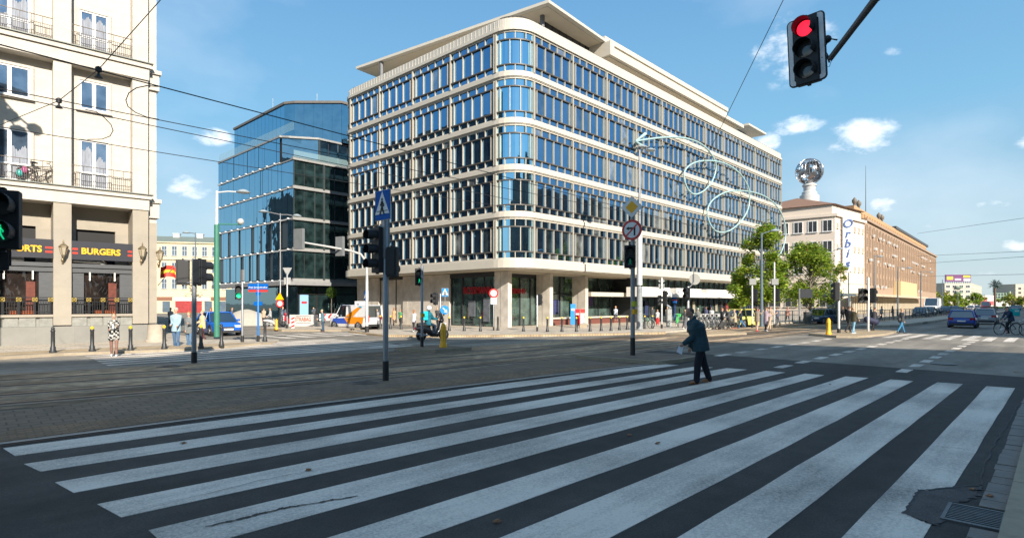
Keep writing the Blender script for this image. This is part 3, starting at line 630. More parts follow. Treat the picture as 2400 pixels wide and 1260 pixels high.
# ------------------------------------------------------------------ arrow of light tubes on the avenue side
nt_ = thing('arrow_sculpture', 'pale looping tube arrow mounted on the long window front', 'wall art', (50, 28.0, 14))
ap = [(1489, 331), (1520, 326), (1560, 322), (1600, 323), (1635, 333), (1660, 352), (1676, 378), (1677, 402), (1667, 428), (1648, 448), (1628, 455), (1612, 443), (1603, 415), (1610, 393), (1635, 379), (1670, 377), (1703, 385), (1732, 405), (1750, 430),
      (1757, 455), (1753, 490), (1735, 520), (1708, 541), (1683, 543), (1666, 528), (1658, 500), (1665, 475), (1690, 455), (1720, 447), (1757, 449), (1790, 459), (1815, 477), (1832, 502), (1841, 532), (1840, 562), (1831, 590), (1820, 606)]
pts = [Vector(onY(px, py, 28.0-.25*math.sin(i*.45)))-Vector((50, 28.0, 14)) for i, (px, py) in enumerate(ap)]
sm_ = smoothpath(pts, 6)
tubem = C('tube_glass', (.34, .50, .50), rough=.25, var=.05)
MB().tube(sm_, .09, 8).build('tube', tubem, nt_, smooth=True)
a = MB()
for e in ((1512, 314), (1512, 346)): a.tube([pts[0], Vector(onY(*e, 28.0))-Vector((50, 28.0, 14))], [.05, .17], 8)
a.build('arrow_head', tubem, nt_, smooth=True)
for i in range(4, len(sm_)-30, 5): p = sm_[i]; MB().tube([p, (p.x, .86, p.z)], .02, 4).build('bracket', M['dark_steel'], nt_)

# ------------------------------------------------------------------ blue glass building across the side street
M['glass_blue'] = glassmat('curtain_glass', (.36, .64, .82), .5, (.01, .02, .03), wav=.03)
M['glass_dark'] = glassmat('dark_glass', (.42, .60, .64), .17, (.012, .024, .024), wav=.01)
M['mull'] = C('white_mullion', (.55, .56, .56), rough=.4, metal=.2)
gx, gy = 30.6, 62.3
gb = thing('glass_office_building', 'blue mirrored glass office block behind the cream building, with terraces', 'building', (gx, gy, 0))
LV = [4.5, 7.95, 11.4, 14.9, 18.1, 21.3]
D = 22.0
a = MB(); a.box(.15, 24, .15, D-.15, 4.4, 17.9); a.prism([(.3, 3.5), (3.6, 1.2), (24, 1.2), (24, D-.3), (.3, D-.3)], 17.9, 21.1); a.prism([(2.0, 6.2), (2.7, 5.0), (6.5, .9), (24, .9), (24, D-.7), (2.0, D-.7)], 21.1, 25.95); a.box(1.8, 24, 1.6, D-1, 0, 4.4)
a.build('core', M['dark_wall'], gb)
for k in range(5):
    z0, z1 = LV[k], LV[k+1]; rn = random.Random(k)
    y0 = 0 if k < 4 else 3.4
    g = MB(); s = MB(); x = y0; i = 0
    while x < D-.3:                                   # left face: strips of slightly turned mirror glass
        w_ = rn.choice((.55, .9, 1.1, 1.6)); w_ = min(w_, D-x); j0, j1 = rn.uniform(-.02, .02), rn.uniform(-.02, .02)
        if k < 2 and i % 3 == 2: s.add([(.06, x, z0+.35), (.06, x+w_, z0+.35), (.06, x+w_, z1-.1), (.06, x, z1-.1)], [(0, 3, 2, 1)])
        else: g.add([(j0, x+.02, z0+.25), (j1, x+w_-.02, z0+.25), (j1, x+w_-.02, z1-.05), (j0, x+.02, z1-.05)], [(0, 3, 2, 1)])
        x += w_; i += 1
    o = g.build('side_glass', M['glass_blue'], gb); s.build('dark_fin', C('slate', (.03, .045, .055), rough=.3), o)
    a = MB(); a.box(-.12, .3, y0, D, z0-.02, z0+.14)
    for i in range(11): yy = y0+1+i*2.0; 
    for i in range(int((D-y0)/2)): a.ball((-.18, y0+1+i*2.0, z0+.1), .16, .16, .12, 8, 6)
    a.build('floor_line', M['mull'], gb)
    xs0 = 0 if k < 4 else 3.6
    g = MB(); yy = 0 if k < 4 else 1.1
    x = xs0
    while x < 23: 
        w_ = 1.25; g.add([(x+.04, yy+rn.uniform(-.01, .01), z0+.3), (x+w_-.04, yy, z0+.3), (x+w_-.04, yy, z1-.25), (x+.04, yy, z1-.25)], [(0, 1, 2, 3)]); x += w_
    if k == 4: g.add([(.25, 3.4, z0+.3), (3.6, 1.1, z0+.3), (3.6, 1.1, z1-.1), (.25, 3.4, z1-.1)], [(0, 1, 2, 3)])
    g.build('front_glass', M['glass_dark'] if k < 4 else M['glass_blue'], gb)
    a = MB(); a.box(-.15, 24, -.15, .4, z0-.1, z0+.12); a.box(-.05, 24, .03, .3, z0+.123, z0+.29)
    a.build('floor_slab', C('pale_slab', (.27, .27, .26), rough=.5), gb)
    a = MB()
    for i in range(14): x = xs0+i*1.25*2; a.box(x-.04, x+.04, yy-.08, yy+.05, z0+.3, z1-.25) if x < 23 else None
    a.box(3.55, 3.75, -.1+yy, .1+yy, z0+.1, z1-.1)
    a.build('mullion', C('mull_dark', (.04, .05, .05), rough=.4), gb)
# terrace rails and set-back penthouse
g = MB(); g.box(.0, .03, 0, D, 21.35, 22.3); g.box(0, 24, 0, .03, 18.15, 19.1); g.box(7, 24, .1, .13, 21.35, 22.3)
rail = bpy.data.materials.new('rail_glass'); rail.use_nodes = True; b_ = rail.node_tree.nodes['Principled BSDF']; b_.inputs['Base Color'].default_value = (.35, .52, .55, 1); b_.inputs['Roughness'].default_value = .05; b_.inputs['Alpha'].default_value = .22
g.build('balcony_rail', rail, gb)
a = MB(); a.box(-.15, 24, -.15, D, 21.15, 21.33) ; a = MB(); a.prism([(-.1, 3.3), (3.5, .9), (24, .9), (24, D), (-.1, D)], 21.12, 21.34); a.box(-.12, 24, -.12, 3.6, 17.98, 18.12); a.build('terrace_slab', M['pale_slab'], gb)
g = MB(); rn = random.Random(5)
for (p, q) in (((1.85, 6.1), (1.85, D-.7)), ((6.4, .8), (24, .8)), ((2.5, 4.9), (6.4, .8)), ((1.85, 6.1), (2.5, 4.9))):
    p, q = Vector(p), Vector(q); n_ = max(1, round((q-p).length/1.1))
    for i in range(n_):
        a_, b__ = p.lerp(q, i/n_+.001), p.lerp(q, (i+1)/n_-.001); g.add([(a_.x, a_.y, 21.35), (b__.x, b__.y, 21.35), (b__.x, b__.y, 26.0), (a_.x, a_.y, 26.0)], [(0, 1, 2, 3)])
g.build('penthouse_glass', M['glass_blue'], gb)
a = MB(); a.prism([(1.7, 6.0), (2.4, 4.7), (6.3, .6), (24, .6), (24, D-.6), (1.7, D-.6)], 26.02, 26.3); a.build('roof', mat('brown_roof', (.13, .115, .10), var=.1), gb)
a = MB(); a.box(6, 6.04, 6, 6.04, 26.3, 28.4); a.box(2.6, 2.63, 11, 11.03, 26.3, 28.2); a.build('lightning_rod', M['mull'], gb)
a = MB(); a.box(-.9, 24, -.9, .2, 4.0, 4.4); a.box(-.9, .2, 0, D, 4.0, 4.4); a.build('entrance_canopy', C('canopy_grey', (.25, .25, .25), rough=.5), gb)
MB().box(1.0, 24, .95, 1.0, .1, 3.9).build('shop_window', M['glass_dark'], gb); MB().box(.95, .999, 1, D, .1, 3.9).build('shop_window', M['glass_dark'], gb)
a = MB()
for x in (1.0, 3.2, 5.6, 8.6): a.box(x-.08, x+.08, .8, 1.0, .1, 4)
a.box(.8, 10, .8, 1.0, 3.0, 3.1); a.build('shop_frame', M['black'], gb)
a = MB(); p = onY(702, 722, gy+.8); q = onY(722, 722, gy+.8); a.box(p[0]-gx, q[0]-gx, .72, .78, .4, 2.95); a.build('poster', C('poster_sky', (.25, .45, .68), rough=.4, var=.08, scale=3), gb)
a = MB(); a.box((p[0]+q[0])/2-gx-.32, (p[0]+q[0])/2-gx+.32, .70, .715, 1.95, 2.2); a.build('poster_stripe', C('poster_red', (.45, .03, .04)), gb)
teal = C('teal_letters', (.45, .70, .68), rough=.4)
p = onY(788, 719, gy+.8); text('iMAD', 1.2, (p[0]-gx, .68, p[2]), (1, 0, 0), (0, 0, 1), teal, gb, squash=.8, bold=-.005)
# ------------------------------------------------------------------ cream tenement at the end of the side street
def P2(px, d): a_, b_ = ray(px); return Vector((a_*d, b_*d))
def block(name, label, A, B, depth, z0, z1, wall, rows, cols, win, roofh=1.2, roofm=None, frame=None, sill=True, cornice=True, group=None, thick=.12, wfrac=.45, hfrac=.55, skip=()):
    """simple building whose front runs A->B (plan), rows x cols windows; each window a part with frame"""
    A, B = Vector(A), Vector(B); Wd = (B-A).length; ang = math.atan2(B.y-A.y, B.x-A.x)
    t = thing(name, label, 'building', (A.x, A.y, 0), ang, group)
    MB().box(0, Wd, 0, depth, 0, z1).build('wall', wall, t)
    if roofm:
        r = MB(); r.add([(-.3, -.3, z1+.25), (Wd+.3, -.3, z1+.25), (Wd+.3, depth, z1+.25), (-.3, depth, z1+.25), (.6, depth*.35, z1+roofh+.25), (Wd-.6, depth*.35, z1+roofh+.25), (Wd-.6, depth*.7, z1+roofh+.25), (.6, depth*.7, z1+roofh+.25)],
                        [(0, 1, 5, 4), (1, 2, 6, 5), (2, 3, 7, 6), (3, 0, 4, 7), (4, 5, 6, 7), (3, 2, 1, 0)]); r.build('roof', roofm, t)
    if cornice: MB().box(-.25, Wd+.25, -.3, depth, z1+.002, z1+.24).build('cornice', wall, t)
    nw = 0
    fh = (z1-z0)/rows; cw = Wd/cols
    stuff_g = MB(); stuff_f = MB()
    for r in range(rows):
        for c in range(cols):
            if (r, c) in skip: continue
            xc = (c+.5)*cw; zc = z0+(r+.52)*fh; w_, h_ = cw*wfrac/2, fh*hfrac/2
            g = MB(); g.box(xc-w_, xc+w_, -.02, .01, zc-h_, zc+h_)
            f = MB(); f.box(xc-w_-.08, xc-w_, -.1, .005, zc-h_, zc+h_+.1); f.box(xc+w_, xc+w_+.08, -.1, .005, zc-h_, zc+h_+.1); f.box(xc-w_, xc+w_, -.1, .005, zc+h_, zc+h_+.1); f.box(xc-.04, xc+.04, -.06, -.021, zc-h_, zc+h_); f.box(xc-w_, xc+w_, -.06, -.021, zc+.1*h_, zc+.1*h_+.08)
            if sill: f.box(xc-w_-.15, xc+w_+.15, -.2, .005, zc-h_-.12, zc-h_)
            nw += 1
            if nw <= 95:
                o = g.build('window', win, t); f.build('frame', frame or M['mull'], o)
            else: stuff_g.add(g.v, g.f); stuff_f.add(f.v, f.f)
    if stuff_g.v:
        o = tag(stuff_g.build('distant_windows', win, t), kind='stuff'); stuff_f.build('frame', frame or M['mull'], o)
    return t
winA = C('win_blue', (.10, .14, .18), rough=.12, var=.3, scale=.7, spec=.8)
M['yellow_wall'] = mat('yellow_plaster', (.58, .50, .34), var=.06, scale=.6, rough=.8)
M['roof_green'] = mat('green_copper_roof', (.17, .20, .17), var=.12, scale=.8)
te = block('tenement_house', 'pale yellow tenement with green roof closing the side street', P2(300, 117), P2(560, 122), 14, 4.2, 14.3, M['yellow_wall'], 3, 11, winA, 1.6, M['roof_green'])
a = MB(); a.box(0, 24, -.12, -.001, 3.3, 3.9); a.box(0, 24, -.25, -.001, 10.9, 11.15); a.build('string_course', M['yellow_wall'], te)
a = MB(); a.box(8.6, 13.5, -.15, -.0, .1, 2.5); a.build('shop_front', C('shop_red', (.30, .03, .03), var=.4, scale=2), te); a = MB(); [a.box(1+i*2.6, 2.4+i*2.6, -.06, -.002, .2, 2.4) for i in range(9) if not 2 < i < 5]; a.build('shop_windows', winA, te)
a = MB(); a.box(8.2, 15, -.2, -.16, 2.5, 3.25); a.build('shop_sign', C('sign_white', (.7, .7, .7)), te)
for q in ((15.2, 24), (5, 8)): MB().box(*q, -.12, -.001, 2.6, 3.25).build('awning', C('brown_awn', (.22, .10, .06)), te)
for x in (7, 11.5, 16): a = MB(); a.box(x, x+1.2, 4, 5, 15.2, 16.6); a.box(x-.1, x+1.3, 3.9, 5.1, 16.6, 16.75); a.build('chimney', M['mull'], te)
# ------------------------------------------------------------------ stone building with the burger restaurant (left)
CX, CY = 9.24, 33.4; ANG = math.atan2(-.060, .998)
lb = thing('residential_building', 'white stone apartment building with balconies above a burger restaurant', 'building', (CX, CY, 0), ANG)
cu_, su_ = math.cos(ANG), math.sin(ANG)
def lbp(px, py, dep_=0.0):
    """pixel -> local (x, z) on the facade plane pushed back by dep_"""
    a_, b_ = ray(px)
    # world (a d, b d); local y = -(X-CX) sin + (Y-CY) cos = dep_
    d = (dep_-CX*su_+CY*cu_)/(-a_*su_+b_*cu_)
    return (a_*d-CX)*cu_+(b_*d-CY)*su_, HC+(HZ-py)/FP*d
M['lime'] = paving('limestone', (.66, .60, .50), .9, .45, .004, .035, mcol=.78, rough=.75)
def limewall(name, col, bw=.95, bh=.42):
    m = bpy.data.materials.new(name); m.use_nodes = True; n = m.node_tree; b = n.nodes['Principled BSDF']
    t = node(n, 'ShaderNodeTexCoord').outputs['Object']; sx = node(n, 'ShaderNodeSeparateXYZ', {0: t}); 
    ad = node(n, 'ShaderNodeMath', {0: sx.outputs[0], 1: sx.outputs[1]}, operation='ADD').outputs[0]
    cb = node(n, 'ShaderNodeCombineXYZ', {0: ad, 1: sx.outputs[2]}).outputs[0]
    br = node(n, 'ShaderNodeTexBrick', {'Vector': cb, 'Color1': (.97, .97, .97, 1), 'Color2': (1.03, 1.02, 1.0, 1), 'Mortar': (.84, .82, .78, 1), 'Scale': 1.0, 'Mortar Size': .004, 'Brick Width': bw, 'Row Height': bh})
    z = node(n, 'ShaderNodeTexNoise', {'Vector': t, 'Scale': 1.6, 'Detail': 9.0, 'Roughness': .7}).outputs[0]
    r = node(n, 'ShaderNodeMapRange', {0: z, 'From Min': .3, 'From Max': .7, 'To Min': .9, 'To Max': 1.08}).outputs[0]
    v1 = node(n, 'ShaderNodeVectorMath', {0: br.outputs[0], 1: col}, operation='MULTIPLY').outputs[0]; v2 = node(n, 'ShaderNodeVectorMath', {0: v1, 'Scale': r}, operation='SCALE').outputs[0]
    n.links.new(v2, b.inputs['Base Color']); b.inputs['Roughness'].default_value = .75; return m
M['lime'] = limewall('limestone', (.53, .49, .425)); M['granite'] = limewall('brown_granite', (.33, .295, .24), 2.4, 1.35); M['plinth'] = limewall('grey_plinth', (.22, .215, .195), 1.4, 1.1)
fbump = mat('granite_rough', (.24, .24, .215), var=.3, scale=3, bump=.8, bscale=12)
xp = [lbp(p, 600)[0] for p in (125, 158, 311, 345)]          # pilaster edges
pitch = xp[2]-xp[0]; pw = (xp[1]-xp[0]+xp[3]-xp[2])/2
pil = [(xp[2]-i*pitch, xp[2]-i*pitch+pw+.1) for i in range(0, 4)]   # pilasters, right to left
ZC1b, ZC1t, ZC2b, ZC2t = 6.62, 7.42, 13.15, 14.0
xl = pil[3][0]
rec = .6                                                  # depth of the upper recesses
a = MB()
for z0, z1 in ((ZC1t-.1, ZC2b), (ZC2t-.1, 26)): a.box(xl, xp[3]+.0, rec, 16, z0, z1)
a.box(xl, xp[3], 1.3, 16, 0, ZC1t-.15);  a.box(xl, xp[3]-.01, 16.01, 41, 0, 26)
a.build('wall', M['lime'], lb)
MB().box(xp[3], 0, .5, .95, 0, 26).build('wall', M['lime'], lb)
MB().box(xp[3], -.02, .951, 41, 0, 26).build('side_wall', mat('dark_plaster', (.13, .12, .105), var=.2, scale=.5), lb)  # darker plaster than the front stone; seen only mirrored in the office glass
sw_ = MB(); [sw_.box(-.018, .0, 3+i*3.2, 4.3+i*3.2, 4.5+j*3.27, 6.3+j*3.27) for i in range(12) for j in range(6)]; tag(sw_.build('side_windows', C('side_glass_dark', (.03, .035, .045), rough=.15), lb), kind='stuff')
for i, (p0, p1) in enumerate(pil):
    MB().box(p0, p1, 0, 1.32, .95, ZC1b).build('pillar', M['granite'], lb)
    a = MB(); a.box(p0, p1, .03, rec+.01, ZC1t-.1, ZC2b+.01); a.box(p0, p1, .03, rec+.01, ZC2t-.05, 25); a.build('pilaster', M['lime'], lb)
a = MB(); a.box(-.86, .0, .40, .52, .95, ZC1b-.55); a.build('corner_pier', M['granite'], lb)
for (zb, ztp) in ((ZC1b, ZC1t), (ZC2b, ZC2t), (19.7, 20.5)):
    a = MB(); a.box(xl, xp[3]+.08, -.06, 1.35, zb, zb+(ztp-zb)*.62); a.box(xl, xp[3]+.16, -.16, 1.35, zb+(ztp-zb)*.62+.05, ztp-.06); a.box(xl, xp[3]+.1, -.02, 1.3, zb+(ztp-zb)*.6, zb+(ztp-zb)*.70)
    a.box(-.9, .1, .36, 1.3, zb-.3, ztp-.36); a.box(-.9, .18, .26, 1.3, ztp-.34, ztp-.14)
    a.build('cornice', M['lime'], lb)
    MB().box(xl, xp[3]+.24, -.24, .5, ztp-.055, ztp-.01).build('flashing', C('zinc', (.18, .19, .17), metal=.4, rough=.5), lb)
# plinth and base
a = MB(); a.box(xl, xp[3]+.02, -.04, 1.3, 0, .9); a.box(-.88, .02, .36, 1.3, 0, .9); a.build('plinth', M['plinth'], lb)
for i in range(3):
    x0, x1 = pil[i+1][1], pil[i][0]; n_ = 4
    a = MB()
    for j in range(n_):
        xa_, xb_ = x0+(x1-x0)*j/n_, x0+(x1-x0)*(j+1)/n_; a.box(xa_+.02+(.1 if j % 2 else 0), xb_-.02, .05+(.03 if j % 2 else 0), 1.3, .905, 1.33)
    a.box(x0, x1, .13, 1.29, .903, 1.332); a.build('rough_stone', fbump, lb)
    MB().box(x0+.002, x1-.002, -.02, 1.3, 1.335, 1.45).build('sill', M['granite'], lb)
    # wooden shop front
    wood = C('grey_wood', (.075, .08, .085), var=.25, scale=3, aniso=(1, 1, 8), rough=.5)
    za, zb_, zc, zd = 1.452, 3.42, 3.93, 5.3
    a = MB(); a.box(x0, x0+.5, .25, .6, za, zb_); a.box(x1-.5, x1, .25, .6, za, zb_); a.box(x0, x1, .18, .62, zb_, zb_+.22); a.box(x0, x1, .1, .65, zb_+.23, zc-.1)
    o = a.build('shop_front', wood, lb)
    g = MB(); n2 = 24                                             # crinkled clear film over dark interior
    for r_ in range(15):
        for c_ in range(n2): pass
    vs = [(x0+.5+(x1-x0-1)*c_/n2, .42+.05*noise.noise(Vector((c_*.35+i*9, r_*.5, 0))), za+(zb_-za)*r_/14) for r_ in range(15) for c_ in range(n2+1)]
    g.add(vs, [(r_*(n2+1)+c_, r_*(n2+1)+c_+1, (r_+1)*(n2+1)+c_+1, (r_+1)*(n2+1)+c_) for r_ in range(14) for c_ in range(n2)])
    g.build('window', glassmat('film_glass%d' % i, (.6, .55, .5), .14, (.018, .013, .011), rough=.08, wav=.25), o, smooth=True)
    a = MB(); a.box(x1-.95, x1-.62, .33, .36, za+.05, za+1.5); a.build('poster', C('poster_orange', (.12, .025, .012), var=.6, scale=6), o)
    a = MB(); a.box(x1-1.5, x1-.62, .28, .31, za+.03, za+.17); a.build('heater', C('heater_orange', (.45, .09, .01)), o)
    a = MB()
    for xx in (x0+.72, x1-.72): a.box(xx-.03, xx+.03, .15, .19, zb_-.38, zb_+.02)
    a.build('lamp_tube', C('lamp_white', (.7, .68, .6)), o)
    # railing
    rl_ = MB(); y_ = .04; rl_.box(x0, x1, y_-.02, y_+.02, 2.2, 2.24); rl_.box(x0, x1, y_-.02, y_+.02, 2.02, 2.05); rl_.box(x0, x1, y_-.02, y_+.02, 1.56, 1.59)
    for q_ in range(26): xx = x0+.08+(x1-x0-.16)*q_/25; rl_.box(xx-.012, xx+.012, y_-.012, y_+.012, 1.46, 2.03)
    for q_ in range(5): xx = x0+.1+(x1-x0-.2)*q_/4; rl_.box(xx-.035, xx+.035, y_-.03, y_+.03, 1.46, 2.25)
    r0_ = rl_.build('railing', C('rail_black', (.025, .027, .03), rough=.4, metal=.5), lb)
    bd = MB()
    for q_ in range(5):
        xx = x0+.1+(x1-x0-.2)*q_/4
        for s1 in (-1, 1): bd.tube([(xx-.075, y_-.05, 2.13-.07*s1), (xx+.075, y_-.05, 2.13+.07*s1)], .012, 5)
        for q in ((-.08, -.08, -.08, .08), (.08, -.08, .08, .08), (-.08, -.08, .08, -.08), (-.08, .08, .08, .08)): bd.tube([(xx+q[0], y_-.05, 2.13+q[1]), (xx+q[2], y_-.05, 2.13+q[3])], .01, 5)
    bd.build('gold_badge', C('gold', (.55, .40, .09), metal=.4, rough=.4), r0_)
    # recess: opening, inner frame, sign
    a = MB(); a.box(x0, x1, 1.1, 1.32, 5.55, ZC1b); a.box(x0, x0+.3, 1.1, 1.32, 1.4, 5.55); a.box(x1-.55, x1, 1.1, 1.32, 1.4, 5.55); a.build('lintel', M['granite'], lb)
    MB().box(x0+.05, x1-.05, 1.28, 1.31, 1.4, 5.6).build('dark_opening', M['black'], lb)
    sg = MB().box(x0+.002, x1-.002, -.03, .06, 4.02, 4.88).build('shop_sign', C('sign_anthracite', (.035, .036, .045), rough=.35), lb)
    # steel ventilation duct
    dt = MB()
    if i == 0: dt.tube([(x0+.05, .5, 3.98), (x0+.7, .45, 3.94), (x0+1.15, .4, 3.98), (x0+1.28, .4, 3.85), (x0+1.3, .4, 3.7)], [.1, .1, .16, .15, .14], 14)
    else: dt.tube([(x0+.1+.11*j, .45, 3.92) for j in range(int((x1-x0-.9)/.11))], [.15 if j % 2 else .138 for j in range(int((x1-x0-.9)/.11))], 14)
    dt.build('duct', C('duct_steel', (.55, .52, .46), metal=.8, rough=.35, var=.2, scale=5), lb, smooth=True)
    yel = C('sign_yellow', (.80, .43, .02), rough=.4); rd = C('sign_stripe', (.62, .04, .02), rough=.4)
    xm = (x0+x1)/2
    if i < 2: text(['BURGERS', 'SPORTS'][i], .40, (xm+(-.08 if i == 0 else .16), -.045, 4.41), (1, 0, 0), (0, 0, 1), yel, sg, bold=.014, squash=.93, ext=.012)
    a = MB()
    for zz in (4.50, 4.31): a.box(x0+.03, xm-(.98 if i == 0 else .8), -.04, -.031, zz-.04, zz+.045); a.box(xm+(1.0 if i == 0 else .92), x1-.03, -.04, -.031, zz-.04, zz+.045)
    a.build('stripes', rd, sg)
# windows
frame_w = C('white_frame', (.74, .74, .73), rough=.4, var=.02)
wing = glassmat('flat_glass', (.55, .68, .85), .34, (.05, .075, .11), wav=.01)
curt = C('curtain', (.24, .26, .30), var=.45, scale=4, aniso=(9, 1, .6))
def lwin(x0, x1, z0, z1, door):
    y = rec; g = MB(); g.box(x0+.05, x1-.05, y-.02, y+.05, z0+.04, z1-.04)
    w = g.build('window', wing, lb)
    f = MB(); xm = (x0+x1)/2; t_ = .075
    f.box(x0, x0+t_, y-.06, y, z0, z1); f.box(x1-t_, x1, y-.06, y, z0, z1); f.box(x0+t_, x1-t_, y-.06, y, z1-t_, z1); f.box(x0+t_, x1-t_, y-.06, y, z0, z0+t_); f.box(xm-.075, xm+.075, y-.075, y, z0+t_, z1-t_)
    if door: f.box(x0+t_, xm-.076, y-.055, y, z0+.68, z0+.78); f.box(xm+.076, x1-t_, y-.055, y, z0+.68, z0+.78)
    f.build('frame', frame_w, w)
    s = MB(); s.box(x0-.13, x0-.002, y-.10, y, z0, z1+.12); s.box(x1+.002, x1+.13, y-.10, y, z0, z1+.12); s.box(x0-.002, x1+.002, y-.10, y, z1+.003, z1+.12)
    if not door: s.box(x0-.15, x1+.15, y-.16, y, z0-.1, z0-.01)
    s.build('surround', M['lime'], w)
    c = MB()
    for (q0, q1) in ((x0+.1, xm-.09), (xm+.09, x1-.1)):
        n_ = 16; vs = []; h_ = random.choice((.45, .62, .8, .95))
        for r_ in (0, 1):
            for j in range(n_+1): vs.append((q0+(q1-q0)*j/n_, y-.025-.006*(j % 2), (z0+.1) if r_ == 0 else z0+(z1-z0)*min(.93, h_+.05*math.sin(j*.45+q0*3)+.02*(j%3))))
        c.add(vs, [(j, j+1, n_+2+j, n_+1+j) for j in range(n_)])
    if door: c.build('curtain', curt, w)
rows = [(9.80, 7.5, 1, 327, 437), (12.65, 11.28, 0, 187, 255), (16.0, 14.02, 1, 25, 135), (19.3, 17.9, 0, 0, 0), (22.6, 20.6, 1, 0, 0)]
wx = [(lbp(186, 330, rec)[0], lbp(253, 330, rec)[0])]; wx.append((lbp(-28, 330, rec)[0], lbp(70, 330, rec)[0])); wx.append((wx[1][0]-pitch, wx[1][1]-pitch))
for i in range(3):
    for (z1, z0, door, _, _) in rows: lwin(wx[i][0], wx[i][1], z0, z1, door)
    x0, x1 = pil[i+1][1], pil[i][0]
    for zb in (ZC1t, ZC2t, 20.5):
        r_ = MB(); y_ = .06
        r_.box(x0, x1, y_-.015, y_+.015, zb+1.0, zb+1.03); r_.box(x0, x1, y_-.01, y_+.01, zb+.68, zb+.70); r_.box(x0, x1, y_-.01, y_+.01, zb+.12, zb+.14)
        for q_ in range(30):
            xx = x0+.06+(x1-x0-.12)*q_/29; h_ = 1.0 if q_ % 5 == 0 else .69; r_.box(xx-.009, xx+.009, y_-.009, y_+.009, zb+(.0 if q_ % 5 == 0 else .12), zb+h_)
        r_.build('balcony_railing', C('rail_bronze', (.09, .075, .06), metal=.5, rough=.5), lb)
a = MB(); a.tube([(-.92, .3, z_) for z_ in (1.0, 6.0)], .05, 8); a.tube([(-.92, .3, 7.4), (-.92, .3, 12.8)], .05, 8); a.tube([(-.92, .3, 14), (-.92, .3, 25)], .05, 8)
a.build('drain_pipe', C('pipe_grey', (.14, .15, .16), metal=.6, rough=.4), lb, smooth=True)
a = MB()
for (q0, q1, q2, q3) in ((.0, 2.1, .15, 2.25), (.15, 2.25, .02, 2.4), (.02, 2.4, .18, 2.5), (.1, 1.9, .16, 2.15), (.05, 2.1, .1, 1.85), (.1, 1.85, .22, 2.05), (.0, 1.8, .2, 1.75), (.08, 2.5, .12, 2.62)): a.tube([(-.55+q0, .392, q1), (-.55+q2, .392, q3)], .012, 5)
a.build('graffiti', C('pink_spray', (.6, .12, .35), var=0), lb)
# wall lanterns
gl = C('lantern_brass', (.26, .20, .12), metal=.6, rough=.4)
def lantern(loc, label):
    t = thing('wall_lantern', label, 'lantern', loc, ANG, 'brass wall lanterns on the stone pillars')
    a = MB(); a.tube([(0, .02, -.45), (0, -.05, -.5), (.0, -.24, -.38), (0, -.26, -.22)], .025, 6); a.tube([(0, .03, -.6), (0, -.02, -.3)], [.05, .03], 6); a.ball((0, 0, -.42), .07, .05, .12, 8, 6); a.build('bracket', gl, t, smooth=True)
    a = MB(); a.lathe([(.06, -.22), (.1, -.18), (.16, .14), (.17, .16)], 6, (0, -.26, 0)); a.build('lamp_glass', C('lantern_glass', (.38, .33, .24), rough=.2), t)
    a = MB(); a.lathe([(.2, .16), (.19, .19), (.08, .3), (.03, .33), (.03, .42), (.005, .5)], 6, (0, -.26, 0)); a.lathe([(.01, -.34), (.05, -.3), (.07, -.22)], 6, (0, -.26, 0))
    for k_ in range(6): q = k_*math.pi/3; a.tube([(.1*math.cos(q), -.26+.1*math.sin(q), -.18), (.17*math.cos(q), -.26+.17*math.sin(q), .16)], .01, 4)
    a.build('cage', gl, t)
def lbw(x, y, z): return (CX+x*cu_-y*su_, CY+x*su_+y*cu_, z)
lantern(lbw(lbp(147, 580)[0], -.02, lbp(147, 588)[1]), 'brass lantern on the pillar between the two restaurant signs')
lantern(lbw(lbp(331, 590)[0], -.02, lbp(331, 592)[1]), 'brass lantern on the corner pillar right of the burger sign')
lantern((lbw(.03, .6, 0)[0]+.1, lbw(.03, .6, 0)[1], lbp(376, 600, .5)[1]), 'brass lantern seen against the yellow tenement beyond the corner')
# ------------------------------------------------------------------ south side of the avenue (behind the camera; reflected, and casts the big shadow)
M['south_wall'] = mat('grey_brown_plaster', (.12, .11, .095), var=.15, scale=.3, rough=.85)
def poly_building(name, label, pts, H, rows_, roofm):
    cx, cy = pts[0]; t = thing(name, label, 'building', (cx, cy, 0)); lp = [(p[0]-cx, p[1]-cy) for p in pts]
    MB().prism(lp, 0, H).build('wall', M['south_wall'], t)
    MB().prism([(p[0]*1.0, p[1]) for p in lp], H+.001, H+.4).build('cornice', M['south_wall'], t)
    w = MB(); f = MB(); n_ = len(lp)
    for i in range(n_):
        a_, b_ = Vector(lp[i]), Vector(lp[(i+1) % n_]); l = (b_-a_).length
        if l < 4 or max(a_.y, b_.y)+cy < -75: continue
        u = (b_-a_).normalized(); nn = Vector((u.y, -u.x)); c = int(l/3.1)
        for k_ in range(c):
            for r_ in range(rows_):
                s_ = (k_+.5)*l/c; zc = 4.6+r_*3.3; o_ = a_+u*s_+nn*.03
                vs = [(o_.x-u.x*.6, o_.y-u.y*.6, zc), (o_.x+u.x*.6, o_.y+u.y*.6, zc), (o_.x+u.x*.6, o_.y+u.y*.6, zc+1.8), (o_.x-u.x*.6, o_.y-u.y*.6, zc+1.8)]; w.add(vs, [(0, 1, 2, 3)])
    tag(w.build('windows', C('south_glass', (.02, .025, .03), rough=.1), t), kind='stuff'); return t
shx, shy = math.cos(rad(SUN_AZ))/math.tan(rad(SUN_EL)), math.sin(rad(SUN_AZ))/math.tan(rad(SUN_EL))
H1, H2 = 30.0, 30.0
def back(px, py, H): g = G(px, py); return (g[0]-shx*H, g[1]-shy*H)
p1 = [back(-300, 870, H1), back(0, 852, H1), back(340, 841, H1), back(600, 819, H1), back(860, 802, H1), back(1000, 796.5, H1), back(1250, 795.5, H1), back(1700, 803, H1), back(2400, 828, H1)]
e = p1[-1]
